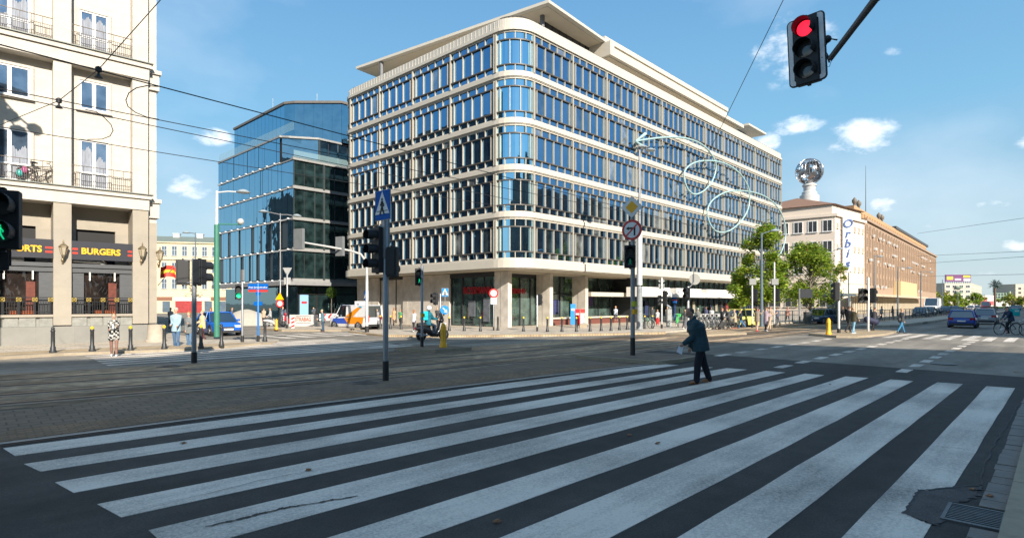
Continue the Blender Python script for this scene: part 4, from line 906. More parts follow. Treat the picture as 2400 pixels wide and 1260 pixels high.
poly_building('corner_building', 'dark building standing behind the photographer', [(-110, -95), (e[0]+3, -95)]+p1[::-1]+[(-110, p1[0][1])], H1, 4, None)
q1 = [back(2395, 789, H2), back(2230, 780.5, H2), back(2060, 771.5, H2), back(1819, 767, H2), back(1890, 758, H2)]
poly_building('avenue_building', 'dark building on the south side of the avenue', [q1[0], (300, q1[0][1]-10), (300, q1[4][1]), q1[4], q1[3], q1[2], q1[1]][::1], H2, 3, None)
poly_building('side_street_building', 'dark mansard building further up the side street behind the stone one', [(-25, 76), (6.5, 76), (5.5, 125), (-25, 125)], 24, 5, None)

# tall lamp mast outside the frame whose shadow falls on the stone facade
def fac(px, py):
    x_, z_ = lbp(px, py, 0); return Vector(lbw(x_, 0, z_))
sh_ = 8.6
def tow(P): return P-Vector((math.cos(rad(SUN_AZ))*sh_, math.sin(rad(SUN_AZ))*sh_, -math.tan(rad(SUN_EL))*sh_))
q0 = tow(fac(-8, 262)); ml = thing('street_lamp', 'tall lamp mast beyond the left edge shading the stone facade', 'street lamp', (q0.x, q0.y, 0), 0, 'street lamps')
o = Vector((q0.x, q0.y, 0)); MB().lathe([(.16, 0), (.1, q0.z+1.6)], 12).build('pole', C('galv_steel', (.30, .31, .32), metal=.5, rough=.45, var=.15, scale=4), ml, smooth=True)
for (px, py, r_) in ((10, 245, .38), (34, 284, .30), (72, 280, .30)):
    e_ = tow(fac(px, py))-o; MB().tube([(0, 0, e_.z+1.2), e_.lerp(Vector((0, 0, e_.z+1)), .5), e_], .045, 6).build('arm', M['galv_steel'], ml, smooth=True); MB().lathe([(.05, .3), (r_*.8, .18), (r_, 0), (r_*.7, -.12), (.05, -.2)], 16, tuple(e_)).build('lamp_head', M['galv_steel'], ml, smooth=True)
# ------------------------------------------------------------------ far buildings on the right
def facade(t, A, B, zs, cols, w_, h_, win, frame, limit=96, sill=True, proud=.1):
    """window parts along the wall A->B (plan, seen from its right-hand side); zs = window centre heights"""
    A, B = Vector(A), Vector(B); l = (B-A).length; u = (B-A).normalized(); n_ = Vector((u.y, -u.x)); o0 = t.location.xy
    sg, sf = MB(), MB(); cnt = 0; ang = math.atan2(u.y, u.x)
    for c in range(cols):
        for z in zs:
            p = A+u*(l*(c+.5)/cols)-o0
            m = Matrix.Translation((p.x, p.y, z)) @ Matrix.Rotation(ang, 4, 'Z')
            g = MB().box(-w_/2, w_/2, -.03, .02, -h_/2, h_/2).xf(m)
            f = MB(); f.box(-w_/2-.1, -w_/2, -proud, .01, -h_/2, h_/2); f.box(w_/2, w_/2+.1, -proud, .01, -h_/2, h_/2); f.box(-w_/2-.1, w_/2+.1, -proud, .01, h_/2, h_/2+.12); f.box(-.04, .04, -.06, -.031, -h_/2, h_/2)
            if sill: f.box(-w_/2-.18, w_/2+.18, -proud-.12, .01, -h_/2-.16, -h_/2-.002)
            f.xf(m); cnt += 1
            if cnt <= limit: f.build('frame', frame, g.build('window', win, t))
            else: sg.add(g.v, g.f); sf.add(f.v, f.f)
    if sg.v: sf.build('frame', frame, tag(sg.build('distant_windows', win, t), kind='stuff'))
def walls(name, t, pts, z0, z1, m): 
    o = t.location.xy; return MB().prism([(p[0]-o.x, p[1]-o.y) for p in pts], z0, z1).build(name, m, t)
def off(A, B, d):
    A, B = Vector(A), Vector(B); u = (B-A).normalized(); n_ = Vector((u.y, -u.x))*d; return A+n_, B+n_
M['pink'] = mat('pink_plaster', (.64, .55, .46), var=.04, scale=.4, rough=.8)
M['tile'] = mat('brown_tiles', (.22, .13, .09), var=.15, scale=2, rough=.8)
winD = C('win_dark', (.05, .055, .06), rough=.15, var=.4, scale=.5, spec=.8)
A, B, Cc = P2(1760, 112), P2(1957, 103), P2(2026, 112.5)
hb = thing('travel_office_building', 'pale pink stone building with brown roof carrying a silver globe', 'building', (A.x, A.y, 0))
Dd = Cc+Vector((2, 22)); Ee = A+Vector((6, 18))
walls('wall', hb, [A, B, Cc, Dd, Ee], 0, 17.4, M['pink'])
def inset_poly(pts, c, f): c = Vector(c); return [Vector(p)+(c-Vector(p)).normalized()*f for p in pts]
ctr = (A+B+Cc+Dd+Ee)/5
walls('cornice', hb, inset_poly([A, B, Cc, Dd, Ee], ctr, -.45), 17.402, 17.9, M['pink'])
walls('attic_wall', hb, inset_poly([A, B, Cc, Dd, Ee], ctr, .6), 17.9, 19.6, M['pink'])
walls('cornice', hb, [P2(1780, 110.9), P2(1957, 102.8), P2(2026, 112.2), Dd, Ee], 5.6, 5.95, M['pink'])
rp = inset_poly([A, B, Cc, Dd, Ee], ctr, -.1); ri = inset_poly([A, B, Cc, Dd, Ee], ctr, 8.5); o = hb.location.xy
r = MB(); n_ = 5; r.add([(*(p-o), 19.62) for p in rp]+[(*(p-o), 22.0) for p in ri], [(i, (i+1) % n_, n_+(i+1) % n_, n_+i) for i in range(n_)]+[tuple(range(n_, 2*n_)), tuple(range(n_-1, -1, -1))]); r.build('roof', M['tile'], hb)
facade(hb, A, B, [8.35, 12.1, 15.8], 6, 1.35, 1.9, winD, frame_w); facade(hb, *off(A, B, -.62), [18.75], 6, 1.1, .8, winD, frame_w, sill=False)
facade(hb, B, Cc, [8.35, 12.1, 15.8], 7, .5, .8, winD, M['pink']); facade(hb, *off(B, Cc, -.62), [18.75], 7, .6, .8, winD, M['pink'], sill=False)
facade(hb, A, B, [2.9], 5, 2.0, 3.0, winD, C('shop_band', (.55, .5, .42)))
# globe on the roof
gp = pix(1897, 402, 114); gt = thing('rooftop_globe', 'silver lattice globe on a white pedestal above the pink building', 'globe', (gp[0], gp[1], 21.4))
a = MB(); a.lathe([(1.75, -.6), (1.75, 1.6), (1.4, 1.7), (1.35, 2.3), (1.05, 2.5), (1.1, 3.4), (1.3, 3.5), (1.3, 3.7), (.7, 4.2)], 24); a.build('pedestal', C('pedestal_white', (.5, .5, .48), rough=.4), gt, smooth=True)
silver = C('silver', (.36, .36, .37), metal=.85, rough=.3); cz = gp[2]-21.4; R_ = 2.5
a = MB()
for i in range(12): q = math.pi*i/12; a.tube([(R_*math.cos(w)*math.cos(q), R_*math.cos(w)*math.sin(q), cz+R_*math.sin(w)) for w in [2*math.pi*k_/32 for k_ in range(33)]], .035, 4, caps=False)
for i in range(-4, 5): w = rad(i*18); a.tube([(R_*math.cos(w)*math.cos(q), R_*math.cos(w)*math.sin(q), cz+R_*math.sin(w)) for q in [2*math.pi*k_/32 for k_ in range(33)]], .035, 4, caps=False)
a.tube([(0, 0, cz-2.5), (0, 0, cz+2.5)], .09, 6); a.build('lattice', silver, gt)
a = MB(); N1, N2 = 72, 36
for i in range(N2):
    for k_ in range(N1):
        w = -math.pi/2+math.pi*(i+.5)/N2; q = 2*math.pi*(k_+.5)/N1; d_ = Vector((math.cos(w)*math.cos(q), math.cos(w)*math.sin(q), math.sin(w)))
        if noise.fractal(d_*1.9+Vector((3, 1, 5)), 1, 2, 4) > .05:
            vs = []
            for (aa, bb) in ((0, 0), (0, 1), (1, 1), (1, 0)):
                w2 = -math.pi/2+math.pi*(i+aa)/N2; q2 = 2*math.pi*(k_+bb)/N1; vs.append((2.54*math.cos(w2)*math.cos(q2), 2.54*math.cos(w2)*math.sin(q2), cz+2.54*math.sin(w2)))
            a.add(vs, [(0, 1, 2, 3)])
a.build('continents', silver, gt)
# vertical company sign
p = P2(1986, 104.5); st = thing('vertical_sign', 'tall white blade sign with blue slanted letters down the building corner', 'sign', (p.x, p.y, 0))
rt, fw = Vector((*RT, 0)), Vector((*FW, 0))
a = MB(); a.cbox((0, 0, 12.6), 1.75, .3, 9.6, rad(-46.7)); a.build('board', C('sign_board_pale', (.62, .66, .70), rough=.5), st)
a = MB(); 
for dx in (-1.55, -1.15):
    q = rt*dx; a.tube([(q.x, q.y, 5), (q.x, q.y, 17.4)], .05, 4)
for i in range(14): q0 = rt*-1.6; q1 = rt*-1.1; a.tube([(q0.x, q0.y, 5.5+i*.85), (q1.x, q1.y, 5.9+i*.85)], .035, 4)
a.build('mast', C('mast_brown', (.18, .12, .09)), st)
for i, ch in enumerate('Orbis'): text(ch, 2.2, (-.25*fw.x-.0, -.25*fw.y, 16.2-i*1.78), rt+Vector((0, 0, .0)), Vector((0, 0, 1))+rt*.25, C('sign_blue', (.03, .08, .25), rough=.4), st, bold=.03, ext=.05, name='letter')
# long brown building
M['ochre'] = mat('brown_sandstone', (.35, .25, .175), var=.07, scale=.4, rough=.8); M['orange'] = mat('orange_plaster', (.47, .29, .15), var=.07, scale=.5, rough=.8)
A, B = P2(2026.5, 112.6), P2(2194, 203)
ob = thing('long_brown_building', 'long brown sandstone block with orange top floors along the avenue', 'building', (A.x, A.y, 0))
bk = Vector((B.x+3, B.y+16)); ak = Vector((A.x+3, A.y+16))
walls('wall', ob, [A, B, bk, ak], 0, 18.0, M['ochre']); a1, b1 = off(A, B, .4); walls('cornice', ob, [a1, b1, bk, ak], 18.002, 18.5, M['ochre'])
a2, b2 = off(A, B, -1.8); walls('attic_wall', ob, [a2, b2-(B-A)*.08, bk-(B-A)*.08, ak], 18.5, 21.2, M['orange'])
a2, b2 = off(A, B, -1.6); walls('roof', ob, [a2+(B-A)*.4, b2-(B-A)*.05, bk-(B-A)*.05, ak+(B-A)*.4], 21.202, 21.9, C('dark_roof', (.07, .075, .08)))
u = (B-A).normalized(); n_ = Vector((u.y, -u.x)); o = A; a = MB()
for i in range(34):                                     # pilaster strips between windows
    p = u*((B-A).length*i/34+.3); q = p+n_*.0; ang = math.atan2(u.y, u.x); a.cbox((q.x+n_.x*.08, q.y+n_.y*.08, 11.4), .5, .35, 11.2, ang)
a.build('pilasters', M['ochre'], ob)
facade(ob, A, B, [16.6, 14.1, 11.6, 9.1, 6.6], 34, .95, 1.35, winD, M['ochre'], limit=95); facade(ob, *off(A, B-(B-A)*.08, -1.82), [19.6], 40, 1.0, 1.5, C('win_attic', (.22, .12, .06)), M['orange'], limit=0, sill=False)
a = MB(); rn = random.Random(4)
for i in range(60): 
    p = u*rn.uniform(3, 100)+n_*.35; a.cbox((p.x, p.y, rn.choice([15.6, 13.1, 10.6, 5.5])), .7, .35, .5, math.atan2(u.y, u.x))
tag(a.build('air_conditioners', C('ac_white', (.6, .58, .55)), ob), kind='stuff')
a = MB(); 
for (d0, d1, z0, z1) in ((-14, 72, 3.3, 3.75),):
    p0, p1 = u*d0+n_*.1, u*d1+n_*.1; q0, q1 = p0+n_*2.6, p1+n_*2.6; a.prism([p0, p1, q1, q0], z0, z1)
a.build('canopy', C('canopy_cream', (.50, .42, .30)), ob)
a = MB(); p0, p1 = u*33+n_*.05, u*60+n_*.05; a.prism([p0, p1, p1+n_*1.4, p0+n_*1.4], 3.76, 7.2); a.build('annex', mat('yellow_annex', (.60, .46, .24), var=.05), ob)
a = MB()
for i in range(46): p = u*(-13+i*1.9)+n_*.25; a.cbox((p.x, p.y, 1.6), .55, .3, 3.2, math.atan2(u.y, u.x))
a.build('shop_piers', C('pier_cream', (.55, .48, .36)), ob)
a = MB(); p0, p1 = u*-13, u*74; a.prism([p0, p1, p1+n_*.12, p0+n_*.12], .3, 3.2); a.build('shop_window', winD, ob)
for d_ in (4, 30):
    for s_ in (0, 4):
        a = MB(); p = u*(d_+s_)-n_*2.5; a.lathe([(.2, 21.2), (.25, 22.0), (.42, 22.2), (.5, 22.7), (.2, 23.1), (.08, 23.3)], 10, (p.x, p.y, 0)); a.build('stone_urn', C('urn_dark', (.16, .13, .10)), ob, smooth=True)
a = MB(); p = P2(2029, 125)-o; a.tube([(p.x, p.y, 20), (p.x, p.y, 31.5)], [.09, .03], 5); a.build('antenna', M['dark_steel'], ob)
# beige block with billboard, palm, far structures
A, B, Cc = P2(2214, 350), P2(2276, 350), P2(2301, 420)
bb = thing('apartment_block', 'beige apartment block with a purple and yellow billboard on its roof', 'building', (A.x, A.y, 0))
M['beige'] = mat('beige_plaster', (.42, .38, .30), var=.05, scale=.2)
walls('wall', bb, [A, B, Cc, A+Vector((40, 40))], 0, 14.3, M['beige']); facade(bb, A, B, [3.2, 6.2, 9.2, 12.2], 4, 2.4, 1.5, winD, frame_w); facade(bb, B, Cc, [3.2, 6.2, 9.2, 12.2], 9, 1.6, 1.5, winD, frame_w, limit=0)
a = MB(); p = (B-A); ang = math.atan2(p.y, p.x); u = p.normalized(); L_ = p.length
a.cbox((*(u*(L_*.5)), 17.2), L_*.96, .6, 4.2, ang); a.build('billboard', C('board_purple', (.13, .03, .13), rough=.5), bb)
n_ = Vector((u.y, -u.x)); a = MB()
for (f0, f1, z0, z1) in ((.06, .30, 16.2, 18.2), (.68, .95, 17.6, 18.9)): c = u*(L_*(f0+f1)/2)+n_*.4; a.cbox((c.x, c.y, (z0+z1)/2), L_*(f1-f0), .1, z1-z0, ang)
a.build('billboard_panel', C('board_yellow', (.55, .48, .05)), bb)
a = MB(); c = u*(L_*.48)+n_*.4; a.cbox((c.x, c.y, 16.4), L_*.24, .1, 1.0, ang); c = u*(L_*.82)+n_*.4; a.cbox((c.x, c.y, 16.2), L_*.26, .1, 1.6, ang); a.build('billboard_panel', C('board_grey', (.5, .48, .5)), bb)
a = MB()
for i in range(12): c = u*(L_*(i+.5)/12); a.cbox((c.x, c.y, 14.8), .2, .3, 1.2, ang)
a.build('billboard_legs', M['dark_steel'], bb)
for z in (5.6, 8.6, 11.6):
    a = MB(); c = u*(L_*.5)+n_*.8; a.cbox((c.x, c.y, z), 3.8, 1.4, .9, ang); a.build('balcony', C('balc_green', (.10, .16, .11)), bb)
p = P2(2332, 250); t = thing('steel_palm', 'dark spiky palm tree on the far roundabout', 'palm tree', (p.x, p.y, 0))
a = MB(); a.tube([(0, 0, 0), (0, 0, 10)], [.5, .32], 8); a.build('trunk', mat('palm_trunk', (.12, .07, .05), var=.3, scale=3), t)
a = MB(); rn = random.Random(9)
for i in range(70):
    q = rn.uniform(0, 6.283); e_ = rn.uniform(-.6, 1.4); l = rn.uniform(2.4, 3.2); d_ = Vector((math.cos(q)*math.cos(e_), math.sin(q)*math.cos(e_), math.sin(e_))); s_ = Vector((0, 0, 1)).cross(d_).normalized()*.16
    o_ = Vector((0, 0, 10)); m_ = o_+d_*l*.6+Vector((0, 0, .1)); e2 = o_+d_*l+Vector((0, 0, -.25)); a.add([o_-s_*.5, m_-s_, e2, m_+s_, o_+s_*.5, m_+Vector((0, 0, .2))], [(0, 1, 5), (1, 2, 5), (2, 3, 5), (3, 4, 5)])
a.build('crown', C('palm_leaf', (.035, .07, .055), var=.3, scale=1), t)
p = P2(2344, 330); t = thing('pavilion', 'pale green steel lattice hall beyond the palm', 'building', (p.x, p.y, 0), rad(-46.7))
a = MB(); a.box(-5, 5.5, 0, 8, 0, 3.0); a.build('wall', C('pav_white', (.55, .56, .55)), t)
a = MB()
for i in range(7): a.box(-5+i*1.7, -4.8+i*1.7, -.2, 0, 3.0, 8.3-(.12*abs(i-7)))
for z in (3.4, 4.8, 6.2, 7.6): a.box(-5, 5.5, -.3, -.1, z, z+.2)
a.box(5.3, 5.7, -.3, 0, 0, 8.9); a.build('steel_lattice', C('pav_green', (.35, .50, .38)), t)
p = P2(2318, 300); t = thing('advert_hoarding', 'red and white hoarding left of the steel palm', 'hoarding', (p.x, p.y, 0), rad(-46.7)); a = MB(); a.box(-8, 3, 0, .5, .4, 6.2); a.build('board', C('hoard_white', (.55, .48, .46)), t); a = MB(); a.box(-5, -1, -.1, -.01, 2.8, 5.2); a.box(0.4, 2.2, -.1, -.01, 1.2, 3.2); a.build('panel', C('hoard_red', (.45, .08, .09)), t)
struct('roundabout_grass', MB().prism([tuple(P2(2290, 240)), tuple(P2(2400, 225)), tuple(P2(2430, 300)), tuple(P2(2300, 300))], -.01, .5), C('grass_green', (.16, .20, .03), var=.3, scale=.3))
p = P2(2390, 420); t = thing('far_apartment_block', 'grey far block at the right edge of the view', 'building', (p.x, p.y, 0), rad(-46.7)); MB().box(-3, 30, 0, 20, 0, 16).build('wall', M['beige'], t); g = MB(); [g.box(-1+i*4, 1+i*4, -.1, 0, 3+3*j, 4.5+3*j) for i in range(5) for j in range(4)]; tag(g.build('distant_windows', winD, t), kind='stuff')
# ------------------------------------------------------------------ trees
def leafm(name, col):
    m = bpy.data.materials.new(name); m.use_nodes = True; n = m.node_tree; b = n.nodes['Principled BSDF']
    z = node(n, 'ShaderNodeTexNoise', {'Vector': node(n, 'ShaderNodeTexCoord').outputs['Object'], 'Scale': 1.2, 'Detail': 3.0}).outputs[0]
    r = node(n, 'ShaderNodeMapRange', {0: z, 'From Min': .3, 'From Max': .7, 'To Min': .65, 'To Max': 1.35}).outputs[0]
    v = node(n, 'ShaderNodeVectorMath', {0: col, 'Scale': r}, operation='SCALE').outputs[0]; n.links.new(v, b.inputs['Base Color']); b.inputs['Roughness'].default_value = .55
    tr = node(n, 'ShaderNodeBsdfTranslucent', {'Color': v}); ad = node(n, 'ShaderNodeMixShader', {0: .45, 1: b.outputs[0], 2: tr.outputs[0]}); n.links.new(ad.outputs[0], n.nodes['Material Output'].inputs[0]); return m
LEAF = [leafm('leaf_mid', (.20, .31, .03)), leafm('leaf_light', (.36, .45, .05)), leafm('leaf_deep', (.10, .17, .025)), leafm('leaf_autumn', (.36, .20, .03))]
bark = mat('bark', (.13, .105, .08), var=.3, scale=5, bump=.6, bscale=20)
def tree(label, loc, h, r, cz0, n=5200, ls=.24, seed=1, tr=.13, extra=(), mats=None, group=None, clumps=26):
    rn = random.Random(seed); t = thing('street_tree', label, 'tree', loc, 0, group)
    tk = MB(); tk.tube([(0, 0, 0), (.04, .02, cz0*.7), (-.03, .05, (cz0+h)*.5), (.02, 0, h*.85)], [tr, tr*.8, tr*.5, tr*.15], 8)
    cs = []
    for i in range(clumps):
        w = rn.uniform(0, 6.283); f = rn.uniform(0, 1); zz = cz0+(h-cz0)*f; rr = r*(math.sin(math.pi*min(1, f*.82+.16)))**.7*rn.uniform(.35, .95)
        c = Vector((rr*math.cos(w), rr*math.sin(w), zz)); cs.append((c, rn.uniform(.45, 1.05)*r*.36))
        z0 = max(cz0*.6, zz-rr*.8-.3); tk.tube([(0, 0, z0), (c.x*.5, c.y*.5, (z0+zz)/2+.1), tuple(c)], [tr*.4, tr*.22, .012], 5)
    for e_ in extra: cs.append((Vector(e_[:3]), e_[3])); tk.tube([(0, 0, e_[2]*.7), (e_[0]*.5, e_[1]*.5, e_[2]*.95), e_[:3]], [tr*.35, tr*.2, .012], 5)
    tk.build('trunk', bark, t, smooth=True)
    lv = MB(); tot = sum(c[1]**2 for c in cs)
    for c, cr_ in cs:
        k_ = int(n*cr_**2/tot); shade = rn.random()
        for _ in range(k_):
            d_ = Vector((rn.gauss(0, 1), rn.gauss(0, 1), rn.gauss(0, .75))); d_ = d_.normalized()*cr_*(rn.random()**.45)*rn.uniform(.7, 1.25)
            p = c+d_; s_ = ls*rn.uniform(.5, 1.1); m = Matrix.Rotation(rn.uniform(0, 6.28), 3, 'Z') @ Matrix.Rotation(rn.uniform(-1.1, 1.1), 3, 'X')
            q = [p+m @ Vector(v)*s_ for v in ((-.5, 0, 0), (-.22, .28, .06), (.1, .34, 0), (.5, .05, -.08), (.1, -.3, 0), (-.2, -.26, .06))]
            x_ = rn.random(); lv.cur = 3 if x_ < .035 else (1 if x_ < .30+.25*shade else (2 if x_ > .88 else 0)); lv.add(q, [(0, 1, 2, 3, 4, 5)])
    lv.build('crown', mats or LEAF, t); return t
g = G(1787, 764); tree('taller green street tree in front of the long office front', (g[0], g[1], .1), 8.2, 2.35, 2.3, 16500, .26, 3, .15, extra=((-1.6, 1.1, 2.2, .7), (-2.1, 1.5, 3.0, .6)), group='plane trees by the tram stop', clumps=46)
g = G(1735, 760); tree('low young tree left of the taller one, by the parked bicycles', (g[0], g[1], .1), 4.2, 1.4, 1.3, 4200, .26, 8, .07, group='plane trees by the tram stop', clumps=12)
g = G(1900, 757); tree('wide green tree in front of the pink stone building', (g[0], g[1], .1), 7.4, 3.1, 1.9, 16000, .26, 5, .13, group='plane trees by the tram stop', clumps=46)
g = G(1955, 752); tree('thin tree with some orange leaves at the bus shelter', (g[0], g[1], .1), 6.8, 1.5, 3.2, 1100, .28, 6, .08, group='plane trees by the tram stop', mats=[LEAF[0], LEAF[1], LEAF[3], LEAF[3]], clumps=12)
far = [(2205, 210, 7.5, 3.6, 'yellowing tree beyond the end of the brown building', 1), (2222, 190, 4.4, 2.6, 'round dark green tree left of the beige block', 0), (2240, 185, 4.6, 2.7, 'green tree at the foot of the beige block', 0), (2262, 230, 4.2, 2.5, 'small green tree below the billboard', 0),
       (2285, 220, 5.6, 3.2, 'bright green tree right of the beige block', 0), (2297, 260, 6.0, 3, 'green tree half hidden beside the hoarding', 0), (2372, 240, 6.3, 4, 'olive tree at the far right behind the cyclist', 1), (2352, 300, 4.6, 3.5, 'low tree between the palm and the right edge', 1), (2168, 185, 3.6, 2.1, 'small tree at the corner of the brown building', 0), (2395, 260, 4.8, 4, 'bushy tree cut by the right edge of the view', 1)]
for i, (px, d_, h_, r_, lab, au) in enumerate(far):
    p = P2(px, d_); tree(lab, (p.x, p.y, 0), h_, r_, 1.0, 900, .75, 20+i, .2, mats=[LEAF[0], LEAF[1], LEAF[2], LEAF[1]] if not au else [leafm('olive%d' % i, (.17, .17, .03)), LEAF[1], LEAF[3], LEAF[3]], group='trees far down the avenue', clumps=12)
p = P2(452, 108); tree('bare brownish tree in front of the yellow tenement', (p.x, p.y, 0), 6.5, 2.2, 2.5, 260, .3, 41, .14, mats=[LEAF[3], leafm('leaf_dry', (.2, .13, .05)), LEAF[3], LEAF[3]], clumps=22)
p = onY(777, 745, gy-1.8); t = thing('potted_tree', 'small ball shaped tree in front of the dark shop', 'tree', (p[0], p[1], .1))
MB().tube([(0, 0, .5), (0, 0, 2.6)], .05, 6).build('trunk', bark, t); MB().lathe([(.3, 0), (.4, .6), (.36, .6)], 12).build('pot', C('pot_dark', (.06, .06, .06)), t)
rn = random.Random(2); lv = MB()
for _ in range(900):
    d_ = Vector((rn.gauss(0, 1), rn.gauss(0, 1), rn.gauss(0, 1))).normalized()*.62*rn.uniform(.75, 1.05); s_ = .13; m = Matrix.Rotation(rn.uniform(0, 6), 3, 'Z') @ Matrix.Rotation(rn.uniform(-1.2, 1.2), 3, 'X')
    lv.add([Vector((0, 0, 3.1))+d_+m @ Vector(v)*s_ for v in ((-.5, 0, 0), (0, .4, 0), (.5, 0, 0), (0, -.4, 0))], [(0, 1, 2, 3)])
lv.build('crown', LEAF[2], t)
# ------------------------------------------------------------------ traffic signals, signs, lamp posts
steel = C('galv_steel', (.30, .31, .32), metal=.5, rough=.45, var=.15, scale=4); blk = C('signal_black', (.014, .015, .017), rough=.55, var=.1)
lensd = C('lens_dark', (.05, .055, .055), rough=.12, var=.1, spec=.9); silr = C('sign_rim', (.45, .46, .47), metal=.3, rough=.4)
blue_s = C('sign_blue2', (.0, .10, .40), spec=.15, rough=.6, var=.03); lblue = C('sign_blue3', (.03, .25, .65), rough=.35, var=.03); white_s = C('sign_white2', (.70, .71, .70), rough=.4, var=.03); red_s = C('sign_red2', (.55, .03, .03), rough=.4, var=.05); yel_s = C('sign_yellow2', (.86, .42, .0), rough=.4, var=.05); back_s = C('sign_back', (.20, .21, .21), metal=.4, rough=.5)
green_e = mat('green_light', (.01, .6, .26), emit=.55, var=0); green_d = mat('green_light_dim', (.01, .35, .2), emit=.12, var=0); red_e = mat('red_light', (.95, .015, .04), emit=1.2, var=0)
def head(t, pos, ang, n, lit=None, R=.105, board=None, man=None, depth=.16, tilt=0, visor=.22, pf=2.75):
    m = Matrix.Translation(pos) @ Matrix.Rotation(ang, 4, 'Z') @ Matrix.Rotation(tilt, 4, 'X'); s_ = R*pf; H_ = n*s_+.06
    a = MB(); w_ = R*1.45; a.box(-depth, 0, -w_, w_, -H_/2, H_/2)
    for i in range(n): z = H_/2-.03-s_*(i+.5); a.lathe([(R*1.22, -.001), (R*1.22, .05)], 16, (0, 0, 0)) if 0 else None
    a.box(-depth*1.15, -depth-.001, -w_*.8, w_*.8, -H_/2+.05, H_/2-.05)
    for zz in (H_/2+.005, -H_/2-.035): a.box(-depth*.8, -depth*.2, -.03, .03, zz, zz+.03)
    hd = a.xf(m).build('signal_head', blk, t, bevel=.012)
    for i in range(n):
        z = H_/2-.03-s_*(i+.5)
        l = MB(); nn = 18; l.add([(.045, 0, z)]+[(.012, R*math.cos(6.2832*k_/nn), z+R*math.sin(6.2832*k_/nn)) for k_ in range(nn)], [(0, 1+k_, 1+(k_+1) % nn) for k_ in range(nn)])
        l.xf(m).build('lens', (red_e if lit[0] == 'r' else green_e) if (lit and lit[1] == i and not man) else lensd, hd, smooth=True)
        v = MB(); vs = []; nv = 14
        for j, (xx, ff) in enumerate(((0, 1), (visor, .93))):
            for k_ in range(nv+1):
                q = rad(-35)+rad(250)*k_/nv; 
                for rr in (R*1.2, R*1.12): vs.append((xx*(1 if q > 0 or 1 else .5), rr*math.cos(q), z+rr*math.sin(q)))
        L2 = 2*(nv+1); fs = []
        for k_ in range(nv):
            o_ = 2*k_; fs += [(o_, o_+2, L2+o_+2, L2+o_), (o_+1, L2+o_+1, L2+o_+3, o_+3), (L2+o_, L2+o_+2, L2+o_+3, L2+o_+1), (o_, o_+1, o_+3, o_+2)]
        fs += [(0, L2, L2+1, 1), (2*nv, 2*nv+1, L2+2*nv+1, L2+2*nv)]
        v.add(vs, fs); v.xf(m).build('visor', blk, hd, smooth=False)
        if man and lit and lit[1] == i: figure(hd, m @ Matrix.Translation((.05, 0, z)), R*.8, green_d if man == 2 else green_e, 'green_man')
    if board:
        bw, bh = board; 
        b1 = MB(); rr_ = .06
        def rrect(w2, h2, r): return [(cx_+r*math.cos(q), cy_+r*math.sin(q)) for (cx_, cy_, q0) in ((w2-r, h2-r, 0), (-w2+r, h2-r, 90), (-w2+r, -h2+r, 180), (w2-r, -h2+r, 270)) for q in [rad(q0+90*k_/5) for k_ in range(6)]]
        mm = m @ Matrix(((0, 0, 1, -.03), (1, 0, 0, 0), (0, 1, 0, 0), (0, 0, 0, 1)))
        x1_ = MB(); x1_.prism(rrect(bw/2, bh/2, .08), -.02, .004); x1_.xf(mm).build('backboard', blk, hd)
        o_, i_ = rrect(bw/2-.022, bh/2-.022, .06), rrect(bw/2-.095, bh/2-.095, .02); x2 = MB(); nn = len(o_)
        x2.add([(p_[0], p_[1], .012) for p_ in o_]+[(p_[0], p_[1], .012) for p_ in i_], [(k_, (k_+1) % nn, nn+(k_+1) % nn, nn+k_) for k_ in range(nn)]); x2.xf(mm).build('white_border', C('border_grey', (.74, .74, .74), rough=.5), hd)
    return hd
def figure(par, m, s_, mt, name='walking_figure'):
    """flat walking person in the local YZ plane of m, height 2*s_"""
    a = MB()
    def st_(p, q, w): 
        p, q = Vector((0, *p))*s_, Vector((0, *q))*s_; d_ = (q-p).normalized(); n_ = Vector((0, -d_.z, d_.y))*w*s_; a.add([p-n_-Vector((.006, 0, 0)), q-n_*.8-Vector((.006, 0, 0)), q+n_*.8-Vector((.006, 0, 0)), p+n_-Vector((.006, 0, 0)), p-n_+Vector((.006, 0, 0)), q-n_*.8+Vector((.006, 0, 0)), q+n_*.8+Vector((.006, 0, 0)), p+n_+Vector((.006, 0, 0))], [(0, 3, 2, 1), (4, 5, 6, 7), (0, 1, 5, 4), (1, 2, 6, 5), (2, 3, 7, 6), (3, 0, 4, 7)])
    h_ = MB(); h_.ball((0, 0, .82*s_), .006, .15*s_, .17*s_, 12, 8); a.add(h_.v, h_.f)
    st_((0, .62), (.02, -.05), .17); st_((0, .0), (-.22, -.5), .11); st_((-.22, -.5), (-.42, -.92), .09); st_((0, .0), (.2, -.48), .11); st_((.2, -.48), (.42, -.9), .09); st_((-.05, .55), (-.32, .12), .07); st_((.05, .55), (.34, .2), .07); st_((.34, .2), (.3, -.02), .06)
    return a.xf(m).build(name, mt, par)
def polepart(t, h_, r=.055, base=.42, rb=.075, m=None):
    MB().lathe([(r, base), (r, h_), (r*.5, h_+.03)], 12).build('pole', m or steel, t, smooth=True)
    if base: MB().lathe([(rb, 0), (rb, base), (r, base+.001)], 12).build('pole_base', C('base_black', (.02, .02, .021), rough=.5), t, smooth=True)
